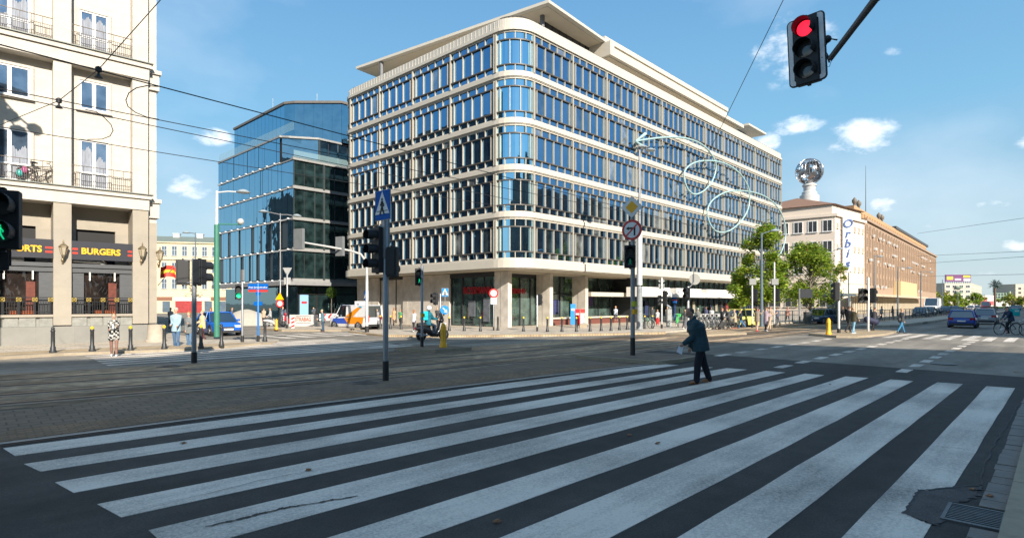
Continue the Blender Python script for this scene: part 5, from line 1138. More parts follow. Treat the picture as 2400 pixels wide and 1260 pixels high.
def ped_sign(t, z, ang, s_=.6, off_=(0, 0)):
    """blue board, white triangle, walking man"""
    m = Matrix.Translation((off_[0], off_[1], z)) @ Matrix.Rotation(ang, 4, 'Z')
    a = MB(); a.box(-.02, .0, -s_/2, s_/2, -.61*s_, .61*s_); a.cur = 1; a.box(.001, .012, -s_/2+.012, s_/2-.012, -.61*s_+.012, .61*s_-.012)
    sg = a.xf(m).build('sign_board', [silr, blue_s if s_ > .5 else lblue], t)
    b = MB(); b.add([(.016, -.47*s_, -.36*s_), (.016, .47*s_, -.36*s_), (.016, 0, .57*s_)], [(0, 1, 2)]); b.xf(m).build('white_triangle', white_s, sg)
    figure(sg, m @ Matrix.Translation((.024, 0, -.04)), s_*.36, C('pict_black', (.012, .012, .014)))
    c = MB(); c.box(.018, .02, -.36*s_, .36*s_, -.25*s_, -.225*s_); c.xf(m).build('line', M['pict_black'], sg)
WEST = math.pi
# central pole with crossing sign and two signal heads
t = thing('traffic_signal', 'tall grey signal post with blue crossing sign and black signal heads seen from the side', 'traffic light', G(904, 892)); polepart(t, 4.78, .068, .5, .078)
ped_sign(t, 4.42, WEST+rad(2), .62, (-.09, 0)); 
h1 = (-.30, .30, 3.42); head(t, (-.20, .17, 3.30), WEST, 3, None, .115, visor=.27, depth=.14, pf=3.15); head(t, (.16, -.10, 3.0), rad(25), 2, None, .115, depth=.15, visor=.12, pf=3.0)
a = MB()
for z in (3.9, 2.85): a.tube([(0, 0, z), (-.08, .12, z), (-.14, .17, z)], .022, 6)
for z in (3.3, 2.68): a.tube([(0, 0, z), (.1, -.1, z), (.2, -.2, z)], .022, 6)
a.box(-.085, .085, -.06, .06, 3.1, 4.1); a.build('brackets', steel, t)
# island pole with diamond and no-left-turn
t = thing('traffic_signal', 'signal post on the tram island with yellow diamond and no left turn signs', 'traffic light', G(1483, 832, .13)); polepart(t, 5.35, .078, .62, .085)
A2 = WEST+rad(14)
def disc(t, z, ang, r, name='sign_disc', off_=0, mt=None, th=.02): 
    m = Matrix.Translation((0, 0, z)) @ Matrix.Rotation(ang, 4, 'Z') @ Matrix(((0, 0, 1, off_), (1, 0, 0, 0), (0, 1, 0, 0), (0, 0, 0, 1)))
    return MB().prism(circ(r, 32), -th/2, th/2).xf(m).build(name, mt or white_s, t, smooth=False), m
m = Matrix.Translation((0, 0, 5.2)) @ Matrix.Rotation(A2, 4, 'Z') @ Matrix(((0, 0, 1, .1), (1, 0, 0, 0), (0, 1, 0, 0), (0, 0, 0, 1)))
s1 = MB().prism([(.39, 0), (0, .39), (-.39, 0), (0, -.39)], -.01, .01).xf(m).build('sign_diamond', silr, t)
MB().prism([(.365, 0), (0, .365), (-.365, 0), (0, -.365)], .0105, .014).xf(m).build('white_field', white_s, s1); MB().prism([(.225, 0), (0, .225), (-.225, 0), (0, -.225)], .015, .019).xf(m).build('yellow_field', yel_s, s1)
s1, m = disc(t, 4.40, A2, .36, off_=.1, mt=red_s)
MB().prism(circ(.275, 32), .0105, .014).xf(m).build('white_field', white_s, s1)
a = MB(); 
def flatq(mb, p, q, w, z0, z1): p, q = Vector(p), Vector(q); d_ = (q-p).normalized(); n_ = Vector((-d_.y, d_.x))*w/2; mb.prism([tuple(p-n_), tuple(q-n_), tuple(q+n_), tuple(p+n_)], z0, z1)
# in the sign's plane +x is to the viewer's right
flatq(a, (.10, -.2), (.10, .06), .06, .015, .018); flatq(a, (.13, .06), (-.12, .06), .06, .015, .018); a.prism([(-.21, .06), (-.11, .13), (-.11, -.01)], .015, .018); a.xf(m).build('black_arrow', M['pict_black'], s1)
a = MB(); flatq(a, (-.21, -.21), (.21, .21), .05, .019, .022); a.xf(m).build('red_bar', red_s, s1)
head(t, (-.13, .03, 3.47), WEST-rad(-35), 2, ('g', 1), .135, man=2)
a = MB(); a.box(-.1, .1, -.12, -.02, 1.45, 1.62); a.build('button_box', yel_s, t); a = MB(); a.box(-.09, .09, -.12, .0, 1.72, 1.9); a.build('sticker', C('stick_y', (.5, .5, .03)), t)
# small signal on the other island
t = thing('traffic_signal', 'slim signal post beside the scooter with a green walking light', 'traffic light', G(989, 812, .13)); polepart(t, 3.42, .055, .42, .07)
head(t, (-.02, .16, 2.95), WEST+rad(55), 2, ('g', 1), .12, man=True); a = MB(); a.tube([(0, 0, 3.4), (-.05, .1, 3.62)], .015, 5); a.ball((-.06, .12, 3.68), .07); a.build('detector', blk, t)
a = MB(); a.box(-.07, .07, -.1, 0, 1.25, 1.4); a.build('button_box', yel_s, t)
# left island signal (backs)
t = thing('traffic_signal', 'grey signal post at the left with two black signal heads turned away', 'traffic light', G(455, 850)); polepart(t, 3.42, .075, .36, .09)
head(t, (-.22, .40, 2.98), rad(75), 2, None, .14, depth=.2, visor=.3); head(t, (.18, -.2, 2.98), rad(20), 2, None, .14, depth=.2, visor=.3)
a = MB()
for z in (2.62, 3.35): a.tube([(-.26, .26, z), (-.1, .1, z+.02), (.2, -.16, z)], .02, 6)
a.build('brackets', steel, t)
# near signal at the left edge
p = P2(-44, 6.6); t = thing('traffic_signal', 'black signal heads with green walking figure at the left edge', 'traffic light', (p.x, p.y, 0)); polepart(t, 3.4, .06, .42, .075)
q = P2(2, 6.55)-p; head(t, (q.x, q.y, 2.90), math.atan2(-.35*FW[1]+.94*RT[1]*.55-FW[1]*.6, -.35*FW[0]+.94*RT[0]*.55-FW[0]*.6), 2, ('g', 1), .11, man=True, visor=.26)
q = P2(-25, 6.8)-p; head(t, (q.x, q.y, 2.7), WEST, 2, None, .12, visor=.3)
MB().tube([(0, 0, 2.9), (q.x, q.y, 2.9)], .03, 6).build('brackets', steel, t)
# overhead signal on a curved mast arm
hp = Vector(pix(1889, 116, 10.2)); pole = Vector((hp.x+.2, -.6, 0))
t = thing('overhead_traffic_signal', 'large red overhead signal with pale border hanging from a mast arm', 'traffic light', tuple(pole))
head(t, tuple(hp-pole), WEST-rad(3), 3, ('r', 0), .135, board=(.63, 1.20), tilt=rad(2.5), depth=.14, visor=.2)
e0 = Vector(pix(1944, 140, 10.0))-pole; e1 = Vector(pix(2052, -2, 9.3))-pole; d_ = e1-e0; e2 = e1+d_*.9+Vector((0, 0, -.35))
armm = C('arm_bronze', (.12, .10, .09), metal=.4, rough=.4)
MB().tube([e0, e0.lerp(e1, .55), e1, e2, (0, .35, e2.z+.35), (0, 0, e2.z-.2), (0, 0, 4), (0, 0, 0)], [.048, .052, .062, .07, .08, .09, .1, .12], 14).build('mast_arm', armm, t, smooth=True)
a = MB(); hq = hp-pole; a.tube([hq+Vector((.1, -.28, -.1)), e0], .02, 6); a.tube([e0+Vector((0, 0, -.05)), e0+Vector((-.0, .08, .22)), e0+Vector((0, .0, .36)), e0+Vector((0, -.12, .3))], .014, 6); a.ball(e0+Vector((0, .03, .36)), .065); a.ball(e0+Vector((0, .1, .05)), .06); a.tube([hq+Vector((.1, -.27, -.35)), e0+Vector((0, 0, -.12)), e0+d_*.1], .006, 4); a.build('clamp', blk, t)
# mast arm across the side street with backs of signals
t = thing('mast_arm_signal', 'pale curved mast arm carrying two grey signal backs and a crossing sign', 'traffic light', G(860, 778, .1))
o = Vector(t.location)
pa = [Vector(pix(860, 640, 39.2))-o, Vector(pix(858, 612, 39.2))-o, Vector(pix(845, 595, 38.9))-o, Vector(pix(820, 587, 38.3))-o, Vector(pix(770, 578, 37.2))-o, Vector(pix(706, 567, 35.8))-o]
MB().tube([(0, 0, .4), (0, 0, 3.2)]+pa, [.1, .09, .08, .08, .075, .07, .065, .05], 12).build('mast_arm', C('pale_pole', (.55, .55, .53), metal=.2, rough=.4), t, smooth=True); MB().lathe([(.14, 0), (.13, .4)], 12).build('pole_base', M['base_black'], t)
gh = C('grey_housing', (.17, .18, .185), rough=.5)
for (px, py, d_, w_) in ((701, 560, 35.7, .75), (797, 577, 38, .62)):
    q = Vector(pix(px, py, d_))-o; a = MB(); a.cbox(q, .2, w_, 1.25, rad(15)); a.cbox(q+Vector((.12, .05, 0)), .1, w_*.5, 1.0, rad(15)); a.build('signal_head', gh, t)
q = Vector(pix(862, 692, 38.8))-o; ped_sign(t, q.z, WEST, .52, (q.x-.12, q.y))
# more posts -------------------------------------------------------
def simple_post(name, label, cat, px, py, ptop, r=.045, base=.3, z=.1, m=None, group=None):
    l = G(px, py, z); t = thing(name, label, cat, l, 0, group); d_ = dep(py, z); polepart(t, (py-ptop)*d_/FP, r, base, r*1.5, m); return t, d_/FP, l
t, k_, l = simple_post('traffic_signal', 'slim white signal post at the side street, left of the blue street sign', 'traffic light', 568, 801, 640, .05)
head(t, (-.12, .1, (801-684)*k_), WEST+rad(60), 2, ('g', 1), .12, man=None); a = MB(); a.box(-.05, .05, -.14, .14, (801-658)*k_, (801-632)*k_); a.build('side_box', gh, t)
t, k_, l = simple_post('street_name_sign', 'blue post with blue and red street name board and two small blue plates', 'street sign', 605, 800, 664, .045, .3, m=C('blue_post', (.01, .16, .5), rough=.4))
a = MB(); a.cbox((0, 0, (800-671)*k_), 47*k_, .05, 13*k_, rad(-46.7)); b_o = a.build('sign_board', blue_s, t); a = MB(); a.cbox((-.0, -.0, (800-681)*k_), 45*k_, .06, 5.5*k_, rad(-46.7)); a.build('sign_stripe', red_s, t)
text('Aleje Jerozolimskie', .118, (-fw.x*.04, -fw.y*.04, (800-673)*k_), rt, (0, 0, 1), white_s, b_o, ext=.004)
a = MB(); a.cbox((0, 0, (800-687)*k_), 10*k_, .05, 9*k_, rad(-46.7)); a.cbox((0, 0, (800-711)*k_), 20*k_, .05, 9*k_, rad(-46.7)); a.build('small_plates', blue_s, t)
t, k_, l = simple_post('warning_sign_post', 'yellow triangle and red ring signs on a post by the sand heap', 'road sign', 657, 768, 655, .045, .3)
q = (768-694)*k_; a = MB(); a.prism([(-11*k_, -8*k_), (9*k_, -8*k_), (0, 9*k_)], -.02, .02); a.xf(place_mtx((-.05, -.05, q), rt, (0, 0, 1))).build('sign_triangle', yel_s, t)
a = MB(); ringmb(a, 6*k_, 9*k_, (-.05, -.05, (768-711)*k_), rt, (0, 0, 1), .04); a.build('sign_ring', red_s, t); a = MB(); vflat(a, circ(6*k_, 16), (-.05, -.05, (768-711)*k_), rt, (0, 0, 1), .03); a.build('sign_disc', white_s, t)
t, k_, l = simple_post('yield_sign_post', 'grey post with the backs of a triangular and a square sign', 'road sign', 673, 770, 640, .06, .3)
a = MB(); vflat(a, [(-11*k_, 10*k_), (11*k_, 10*k_), (0, -10*k_)], (.03, .03, (770-637)*k_), rt, (0, 0, 1), .03); vflat(a, [(-8*k_, -8*k_), (8*k_, -8*k_), (8*k_, 8*k_), (-8*k_, 8*k_)], (.03, .03, (770-658)*k_), rt, (0, 0, 1), .03); a.build('sign_back', C('sign_back2', (.34, .34, .33), rough=.5), t)
a = MB(); vflat(a, [(-3*k_, 0), (4*k_, 0), (4*k_, 28*k_), (-3*k_, 28*k_)], (.3, -.25, (770-769)*k_), rt, (0, 0, 1), .05); a.build('striped_board', white_s, t)
a = MB(); [vflat(a, [(-3*k_, j*9*k_+2*k_), (4*k_, j*9*k_+5*k_), (4*k_, j*9*k_+9*k_), (-3*k_, j*9*k_+6*k_)], (.29, -.27, 1*k_), rt, (0, 0, 1), .06) for j in range(3)]; a.build('red_stripes', red_s, t)
t, k_, l = simple_post('crossing_sign_post', 'short post with crossing sign above a round blue arrow sign', 'road sign', 1032, 782, 688, .045, .3)
a = MB(); a.tube([(0, 0, (782-715)*k_), (rt.x*11*k_, rt.y*11*k_, (782-705)*k_), (rt.x*11*k_, rt.y*11*k_, (782-690)*k_)], .03, 6); a.tube([(0, 0, (782-715)*k_), (rt.x*12*k_, rt.y*12*k_, (782-720)*k_)], .03, 6); a.build('arm', steel, t)
ped_sign(t, (782-685)*k_, WEST+rad(40), .42, (rt.x*11*k_, rt.y*11*k_))
a = MB(); vflat(a, circ(10.5*k_, 24), (rt.x*12*k_-.1, rt.y*12*k_-.05, (782-726)*k_), rt, (0, 0, 1), .04); sd_ = a.build('sign_disc', lblue, t)
a = MB(); mm = place_mtx((rt.x*12*k_-.14, rt.y*12*k_-.09, (782-726)*k_), rt, (0, 0, 1)); flatq(a, (-4*k_, 5*k_), (3*k_, -3*k_), .07, -.004, .004); a.prism([(6*k_, -6.5*k_), (5*k_, 1.5*k_), (-1.5*k_, -5*k_)], -.004, .004); a.xf(mm).build('white_arrow', white_s, sd_)
head(t, (-.3, .2, (782-700)*k_), rad(170), 2, None, .12)
t, k_, l = simple_post('no_entry_sign_post', 'post with round red rimmed sign and a white plate at the building corner', 'road sign', 1157, 774, 690, .04, .25)
a = MB(); vflat(a, circ(11*k_, 24), (-.06, -.06, (774-687)*k_), rt, (0, 0, 1), .03); a.build('sign_rim', red_s, t); a = MB(); vflat(a, circ(7.5*k_, 24), (-.1, -.1, (774-687)*k_), rt, (0, 0, 1), .03); a.build('sign_disc', white_s, t)
a = MB(); vflat(a, [(-7*k_, -7.5*k_), (7*k_, -7.5*k_), (7*k_, 7.5*k_), (-7*k_, 7.5*k_)], (-.06, -.06, (774-705)*k_), rt, (0, 0, 1), .03); a.build('white_plate', white_s, t)
t, k_, l = simple_post('traffic_signal', 'white post with small grey signal in front of the second column', 'traffic light', 1259, 776, 692, .045, .3, m=M['pale_pole']); head(t, (.3, .05, (776-702)*k_), rad(20), 2, None, .12)
t, k_, l = simple_post('traffic_signal', 'post with diamond sign back and signal heads near the shop canopy', 'traffic light', 1551, 769, 650, .055, .3, m=M['pale_pole'])
a = MB(); vflat(a, [(-8*k_, 0), (0, -7*k_), (8*k_, 0), (0, 7*k_)], (.05, .05, (769-658)*k_), rt, (0, 0, 1), .03); vflat(a, [(-7*k_, -6*k_), (7*k_, -6*k_), (7*k_, 6*k_), (-7*k_, 6*k_)], (.05, .05, (769-671)*k_), rt, (0, 0, 1), .03); a.build('sign_back', back_s, t)
head(t, (.3, -.1, (769-699)*k_), rad(0), 3, None, .13); head(t, (-.05, .1, (769-703)*k_), WEST+rad(40), 2, None, .12)
t, k_, l = simple_post('traffic_signal', 'pale post with the round grey back of a sign above it', 'traffic light', 1613, 780, 672, .06, .3, m=M['pale_pole'])
a = MB(); a.tube([(0, 0, (780-675)*k_), (rt.x*8*k_, rt.y*8*k_, (780-668)*k_), (rt.x*13*k_, rt.y*13*k_, (780-660)*k_), (rt.x*13*k_, rt.y*13*k_, (780-625)*k_)], .035, 6); a.build('arm', steel, t)
a = MB(); vflat(a, circ(13*k_, 28), (rt.x*16*k_+.04, rt.y*16*k_+.04, (780-654)*k_), rt, (0, 0, 1), .03); a.build('sign_back', C('sign_back3', (.26, .26, .24), rough=.5), t)
head(t, (-.15, .05, (780-688)*k_), WEST, 2, None, .13)
t, k_, l = simple_post('street_name_sign', 'thin blue information post with red and blue boards by the bicycles', 'street sign', 1580, 752, 695, .06, .0, m=M['blue_post'])
a = MB(); vflat(a, [(-5*k_, 0), (6*k_, 0), (6*k_, 7*k_), (-5*k_, 7*k_)], (0, 0, (752-701)*k_), rt, (0, 0, 1), .1); vflat(a, [(-5*k_, 0), (6*k_, 0), (6*k_, 7*k_), (-5*k_, 7*k_)], (0, 0, (752-710)*k_), rt, (0, 0, 1), .1); bo = a.build('sign_board', blue_s, t)
a = MB(); vflat(a, [(-5*k_, 0), (6*k_, 0), (6*k_, 2.5*k_), (-5*k_, 2.5*k_)], (-.05, -.05, (752-704)*k_), rt, (0, 0, 1), .1); a.build('sign_stripe', red_s, t)
for (px, py, pt, lab) in ((1763, 768, 655, 'signal post right of the yellow taxi with a grey box on top'), (1815, 768, 615, 'tall thin signal post with a grey box between trees')):
    t, k_, l = simple_post('traffic_signal', lab, 'traffic light', px, py, pt, .055, .3, m=M['pale_pole']); a = MB(); vflat(a, [(-8*k_, -7*k_), (8*k_, -7*k_), (8*k_, 7*k_), (-8*k_, 7*k_)], (-.05, -.05, (py-660)*k_), rt, (0, 0, 1), .12); a.build('back_plate', back_s, t); head(t, (.2, -.1, (py-692)*k_), rad(0), 2, None, .16)
t, k_, l = simple_post('traffic_signal', 'pale signal post on the island behind the yellow bollard at right', 'traffic light', 1966, 781, 655, .07, .3, m=M['pale_pole']); head(t, (-.15, .15, (781-683)*k_), rad(60), 3, None, .13)
t, k_, l = simple_post('traffic_signal', 'signal post with two black heads beside the woman with the blue bag', 'traffic light', 2035, 777, 650, .07, .0, m=M['pale_pole']); head(t, (-.25, .25, (777-692)*k_), WEST+rad(40), 2, None, .16, visor=.3); head(t, (.25, -.2, (777-692)*k_), rad(-10), 2, None, .16, visor=.3)
# display board at the tram stop
t, k_, l = simple_post('information_display', 'dark electronic display board on a grey post at the tram stop', 'display', 1874, 758, 676, .09, .0)
a = MB(); a.box(0, 1, 0, 1, 0, 1); a = MB(); vflat(a, [(1*k_, 0), (29*k_, 0), (29*k_, 21*k_), (1*k_, 21*k_)], (0, 0, (758-698)*k_), rt, (0, 0, 1), .3); a.build('screen', C('screen_dark', (.03, .035, .04), rough=.3), t)
# lamp posts
def lamp(px, py, ptop, lab, arms, low=None, lowm=None, upm=None, r=.09, z=.1):
    l = G(px, py, z); d_ = dep(py, z); k_ = d_/FP; H_ = (py-ptop)*k_; t = thing('street_lamp', lab, 'street lamp', l, 0, 'street lamps')
    if low: zl = (py-low)*k_; MB().lathe([(r*1.6, 0), (r*1.35, zl), (r, zl+.02)], 12).build('lower_pole', lowm, t, smooth=True); MB().lathe([(r*.8, zl), (r*.5, H_)], 10).build('pole', upm or steel, t, smooth=True)
    else: MB().lathe([(r*1.4, 0), (r, H_*.3), (r*.6, H_)], 12).build('pole', upm or steel, t, smooth=True)
    for (ex, ey) in arms:
        e = rt*((ex-px)*k_)+Vector((0, 0, (py-ey)*k_)); s_ = Vector((0, 0, H_-.1)); a = MB(); a.tube([s_, s_.lerp(e, .5)+Vector((0, 0, .05)), e], .04, 6); ar = a.build('arm', upm or steel, t, smooth=True)
        b = MB(); b.lathe([(.02, .16), (.18, .12), (.38, .0), (.36, -.04), (.1, -.06)], 12, tuple(e+rt*.2)); b.build('lamp_head', C('lamp_shell', (.35, .40, .42), rough=.3), ar, smooth=True)
    return t, k_
gpm = C('green_post', (.045, .19, .13), rough=.5, var=.15)
t, k_ = lamp(508, 789, 447, 'tall lamp post with green lower half at the side street corner', [(562, 450)], 527, gpm, C('white_pole', (.58, .6, .6), rough=.4), .1)
a = MB(); a.tube([(0, 0, (789-525)*k_), tuple(rt*(58*k_)+Vector((0, 0, (789-526)*k_)))], .04, 6); a.build('camera_arm', gpm, t); a = MB(); a.ball(rt*(56*k_)+Vector((0, 0, (789-519)*k_)), .18); a.build('camera', M['pale_pole'], t)
t, k_ = lamp(1499, 771, 340, 'tall lamp post with a wrapped lower column in front of the long window front', [(1500, 345), (1518, 352)], 672, mat('post_grey', (.25, .27, .28), var=.3, scale=5), steel, .14)
a = MB(); a.lathe([(.2, (771-668)*k_), (.2, (771-545)*k_)], 12); a.build('column_wrap', C('wrap_white', (.5, .52, .53)), t, smooth=True)
lamp(657, 766, 500, 'thin lamp post with a long bent arm before the glass building', [(612, 496), (690, 506)], r=.06)
lamp(1785, 765, 546, 'blue grey lamp post rising through the tall tree', [(1810, 541)], r=.12, upm=C('bluegrey_post', (.10, .14, .17), rough=.5))
lamp(1946, 750, 590, 'lamp post beside the bus shelter', [(1965, 583)], r=.1, upm=M['bluegrey_post']); lamp(1989, 748, 638, 'dark pole right of the bus shelter', [], r=.09, upm=M['bluegrey_post'])
for i, (px, py, pt, ex) in enumerate([(2049, 744, 598, 2060), (2104, 740, 625, 2128), (2158, 735, 635, 2180), (2209, 731, 655, 2200), (2245, 728, 668, 2250)]):
    lamp(px, py, pt, 'dark tram mast along the railing, '+['right behind the woman with the duffel bag', 'just left of the striding woman in blue jeans', 'in front of the end of the yellow annex', 'thin, beyond the corner of the brown building', 'the farthest, below the purple billboard'][i], [(ex, pt+3)] if i < 3 else [], r=.1, upm=M['bluegrey_post'])
lamp(458, 753, 545, 'dark lamp post in front of the yellow tenement', [(432, 545)], r=.08, upm=M['bluegrey_post'])
# bollards
def bollard(loc, label, yellow=True, lean=0):
    t = thing('bollard', label, 'bollard', loc, 0, 'black cast iron bollards')
    MB().lathe([(.11, 0), (.12, .05), (.09, .12), (.09, .2), (.068, .24), (.065, .78), (.075, .80), (.075, .84), (.06, .86)], 12).build('post', C('bollard_black', (.03, .032, .034), rough=.45), t, smooth=True)
    MB().lathe([(.045, .855), (.06, .89), (.06, .93), (.03, .97), (.005, .98)], 12).build('cap', C('cap_yellow', (.75, .52, .02)) if yellow else M['bollard_black'], t, smooth=True); return t
LB = [(124, 826, 'leftmost bollard, with a plain black top, by the restaurant wall', 0), (216, 823, 'bollard left of the woman in the chequered coat', 1), (306, 821, 'bollard right of the woman in the chequered coat', 1), (385, 818, 'bollard left of the man in the light blue jacket', 1), (471, 816, 'bollard half behind the left signal post', 1), (519, 811, 'bollard in front of the parked blue car', 0), (621, 800, 'dark bollard just right of the blue street sign', 0)]
for px, py, lab, y in LB: bollard(G(px, py, .1), lab, bool(y))
NB = [(891, 769, 'left of the strolling pair'), (915, 770, 'in front of the woman in orange'), (940, 771, 'below the person in green'), (1053, 775, 'right of the crossing sign post'), (1088, 775, 'below the left end of the red shop letters'), (1126, 776, 'in front of the shop windows'), (1167, 774, 'touching the first column, unpainted'), (1227, 776, 'between the first and second columns'),
      (1283, 777, 'in front of the second column'), (1317, 777, 'left of the blue totem'), (1351, 777, 'in front of the red board'), (1383, 776, 'in front of the third column'), (1409, 775, 'left of the seated woman'), (1432, 775, 'just before the seated woman'), (1452, 773, 'right of the seated woman'), (1470, 772, 'left of the island signal post'), (1511, 770, 'right of the wrapped lamp post'), (1529, 769, 'left of the woman in red')]
for px, py, lab in NB: bollard(G(px, py, .1), 'bollard on the plaza '+lab, lab[-9:] != 'unpainted')
def ybol(px, py, ptop, lab):
    z = .12; l = G(px, py, z); k_ = dep(py, z)/FP; H_ = (py-ptop)*k_; t = thing('yellow_bollard', lab, 'bollard', l, 0, 'yellow island bollards'); s_ = H_/1.05
    MB().lathe([(.17*s_, 0), (.16*s_, .14*s_), (.125*s_, .2*s_), (.125*s_, .88*s_), (.09*s_, .96*s_), (.07*s_, 1.02*s_), (.03*s_, 1.05*s_)], 20).build('body', yel_s, t, smooth=True)
    a = MB()
    for k2 in range(8): q = k2*math.pi/4; a.cbox((.1225*s_*math.cos(q), .1225*s_*math.sin(q), .52*s_), .01, .02*s_, .5*s_, q)
    a.build('slots', C('slot_dark', (.25, .14, .01)), t)
ybol(1039, 814, 757, 'fluted yellow bollard on the kerbed island behind the scooter'); ybol(648, 772, 747, 'small yellow bollard by the sand heap'); ybol(1942, 784, 745, 'smooth yellow bollard on the island at the right')
# plaza things
t = thing('planter', 'round concrete planter at the corner of the restaurant building', 'planter', G(366, 800, .1)); MB().lathe([(.46, 0), (.46, .08), (.4, .12), (.36, .75), (.38, .82), (.3, .82), (.3, .7)], 20).build('pot', mat('planter_concrete', (.40, .35, .28), var=.15, scale=5), t, smooth=True)
for (px0, px1, py, pt, m_, lab, wr) in ((1337, 1349, 759, 712, lblue, 'tall light blue advertising totem beside the third column', 1), (1348, 1359, 761, 724, C('totem_red', (.62, .015, .02), rough=.4), 'bright red upright board next to the blue totem', 1)):
    l = G((px0+px1)/2, py+6, .1); k_ = dep(py+6, .1)/FP; t = thing('advert_totem', lab, 'totem', l, rad(-46.7)); MB().box(-(px1-px0)*k_/2, (px1-px0)*k_/2, -.05, .05, 5*k_, (py+6-pt)*k_).build('panel', m_, t); MB().box(-.04, .04, -.04, .04, 0, 6*k_).build('foot', steel, t); MB().box(-(px1-px0)*k_*.35, (px1-px0)*k_*.35, -.06, -.051, (py-pt)*k_*.8, (py-pt)*k_*.9).build('lettering', white_s, t)
l = G(1366, 768, .1); k_ = dep(768, .1)/FP; t = thing('poster_stand', 'poster covered stand on a concrete block by the third column', 'stand', l, rad(-46.7)); MB().box(-8*k_, 9*k_, -.2, .2, 0, 10*k_).build('block', M['kerb'], t); MB().box(-6*k_, 5*k_, -.05, .05, 10*k_, 34*k_).build('panel', mat('torn_posters', (.4, .42, .45), var=.6, scale=5), t); MB().box(-6*k_, 5*k_, -.07, -.051, 36*k_, 44*k_).build('header', red_s, t)
l = G(1568, 766, .1); k_ = dep(766, .1)/FP; t = thing('parking_meter', 'grey ticket machine with a tilted solar panel', 'ticket machine', l, rad(-46.7)); MB().box(-5*k_, 5*k_, -.2, .2, 0, 42*k_).build('body', mat('meter_grey', (.30, .31, .30), var=.2, scale=8), t)
a = MB(); vflat(a, [(-8*k_, -3*k_), (8*k_, -3*k_), (8*k_, 3*k_), (-8*k_, 3*k_)], (-2*k_, 0, 50*k_), (1, 0, -.7), (0, .9, .5), .06); a.build('solar_panel', C('solar', (.35, .38, .42), rough=.2), t); MB().box(-.03, .03, -.03, .03, 42*k_, 49*k_).build('stalk', steel, t)
l = G(1551, 769, .1); 
# sand heap, barrier, chevron board
p = P2(585, 53); t = thing('sand_heap', 'large pale heap of sand behind the blue car', 'heap', (p.x, p.y, 0)); a = MB(); N = 34; R1 = 3.5; vs = []; 
for i in range(N+1):
    for j in range(N+1):
        x, y = (i/N-.5)*2, (j/N-.5)*2; w = rt*x*R1*1.02+fw*y*2.2; r_ = math.hypot(x, y); h_ = 1.62*max(0, 1-r_**1.5)*(1-.32*(x+.35)**2*(1 if x > -.35 else 2)); h_ += .16*noise.noise(Vector((x*3, y*3, 1)))*max(0, 1-r_); h_ = max(h_, 0)*.92; vs.append((w.x, w.y, h_-.02))
a.add(vs, [(i*(N+1)+j, (i+1)*(N+1)+j, (i+1)*(N+1)+j+1, i*(N+1)+j+1) for i in range(N) for j in range(N)]); a.build('sand', mat('sand', (.42, .39, .33), var=.08, scale=4, bump=.6, bscale=9), t, smooth=True)
k_ = 47/FP; p = P2(712, 47); t = thing('concrete_barrier', 'white concrete construction barrier with red company lettering', 'barrier', (p.x, p.y, .1), rad(-46.7)); a = MB(); a.box(-32*k_, 32*k_, -.3, .3, 0, .22); a.box(-32*k_, 32*k_, -.12, .12, .22, .95); a.build('block', mat('barrier_white', (.52, .5, .46), var=.12, scale=3), t)
text('STRABAG', .52, (0, -.31, .56), (1, 0, 0), (0, 0, 1), C('strab_red', (.55, .09, .05)), t, bold=.012, squash=.75, ext=.02) if 0 else text('STRABAG', .46, (0, -.135, .58), (1, 0, 0), (0, 0, 1), C('strab_red', (.55, .09, .05)), t, bold=.004, squash=.66, ext=.012)
MB().box(-18*k_, 18*k_, -.13, -.121, .84, .87).build('line', M['base_black'], t); MB().box(-18*k_, 18*k_, -.13, -.121, .28, .31).build('line', M['base_black'], t)
p = P2(771, 48); t = thing('chevron_board', 'red and white chevron board left of the delivery van', 'barrier', (p.x, p.y, .1), rad(-46.7)); MB().box(-23*k_, 22*k_, -.03, .03, .45, 1.02).build('board', white_s, t)
a = MB()
for i in range(3): x = (-17+i*14)*k_; a.add([(x, -.035, .735), (x+6*k_, -.035, 1.0), (x+12*k_, -.035, 1.0), (x+6*k_, -.035, .735), (x+12*k_, -.035, .47), (x+6*k_, -.035, .47)], [(0, 5, 4, 3), (0, 3, 2, 1)])
a.build('red_chevrons', red_s, t); MB().box(-20*k_, -19*k_, -.1, .1, 0, .45).box(19*k_, 20*k_, -.1, .1, 0, .45).build('legs', steel, t)
p = P2(845, 50); t = thing('white_notice_board', 'white notice board standing behind the delivery van', 'board', (p.x, p.y, .1), rad(-46.7)); MB().box(-14*k_, 12*k_, -.04, .04, 1.2, 2.05).build('panel', white_s, t); MB().box(-12*k_, -11*k_, -.04, .04, 0, 1.2).box(10*k_, 11*k_, -.04, .04, 0, 1.2).build('legs', steel, t); MB().box(-10*k_, -3*k_, -.05, -.041, 1.5, 1.9).build('print', C('print_dark', (.2, .2, .22)), t)
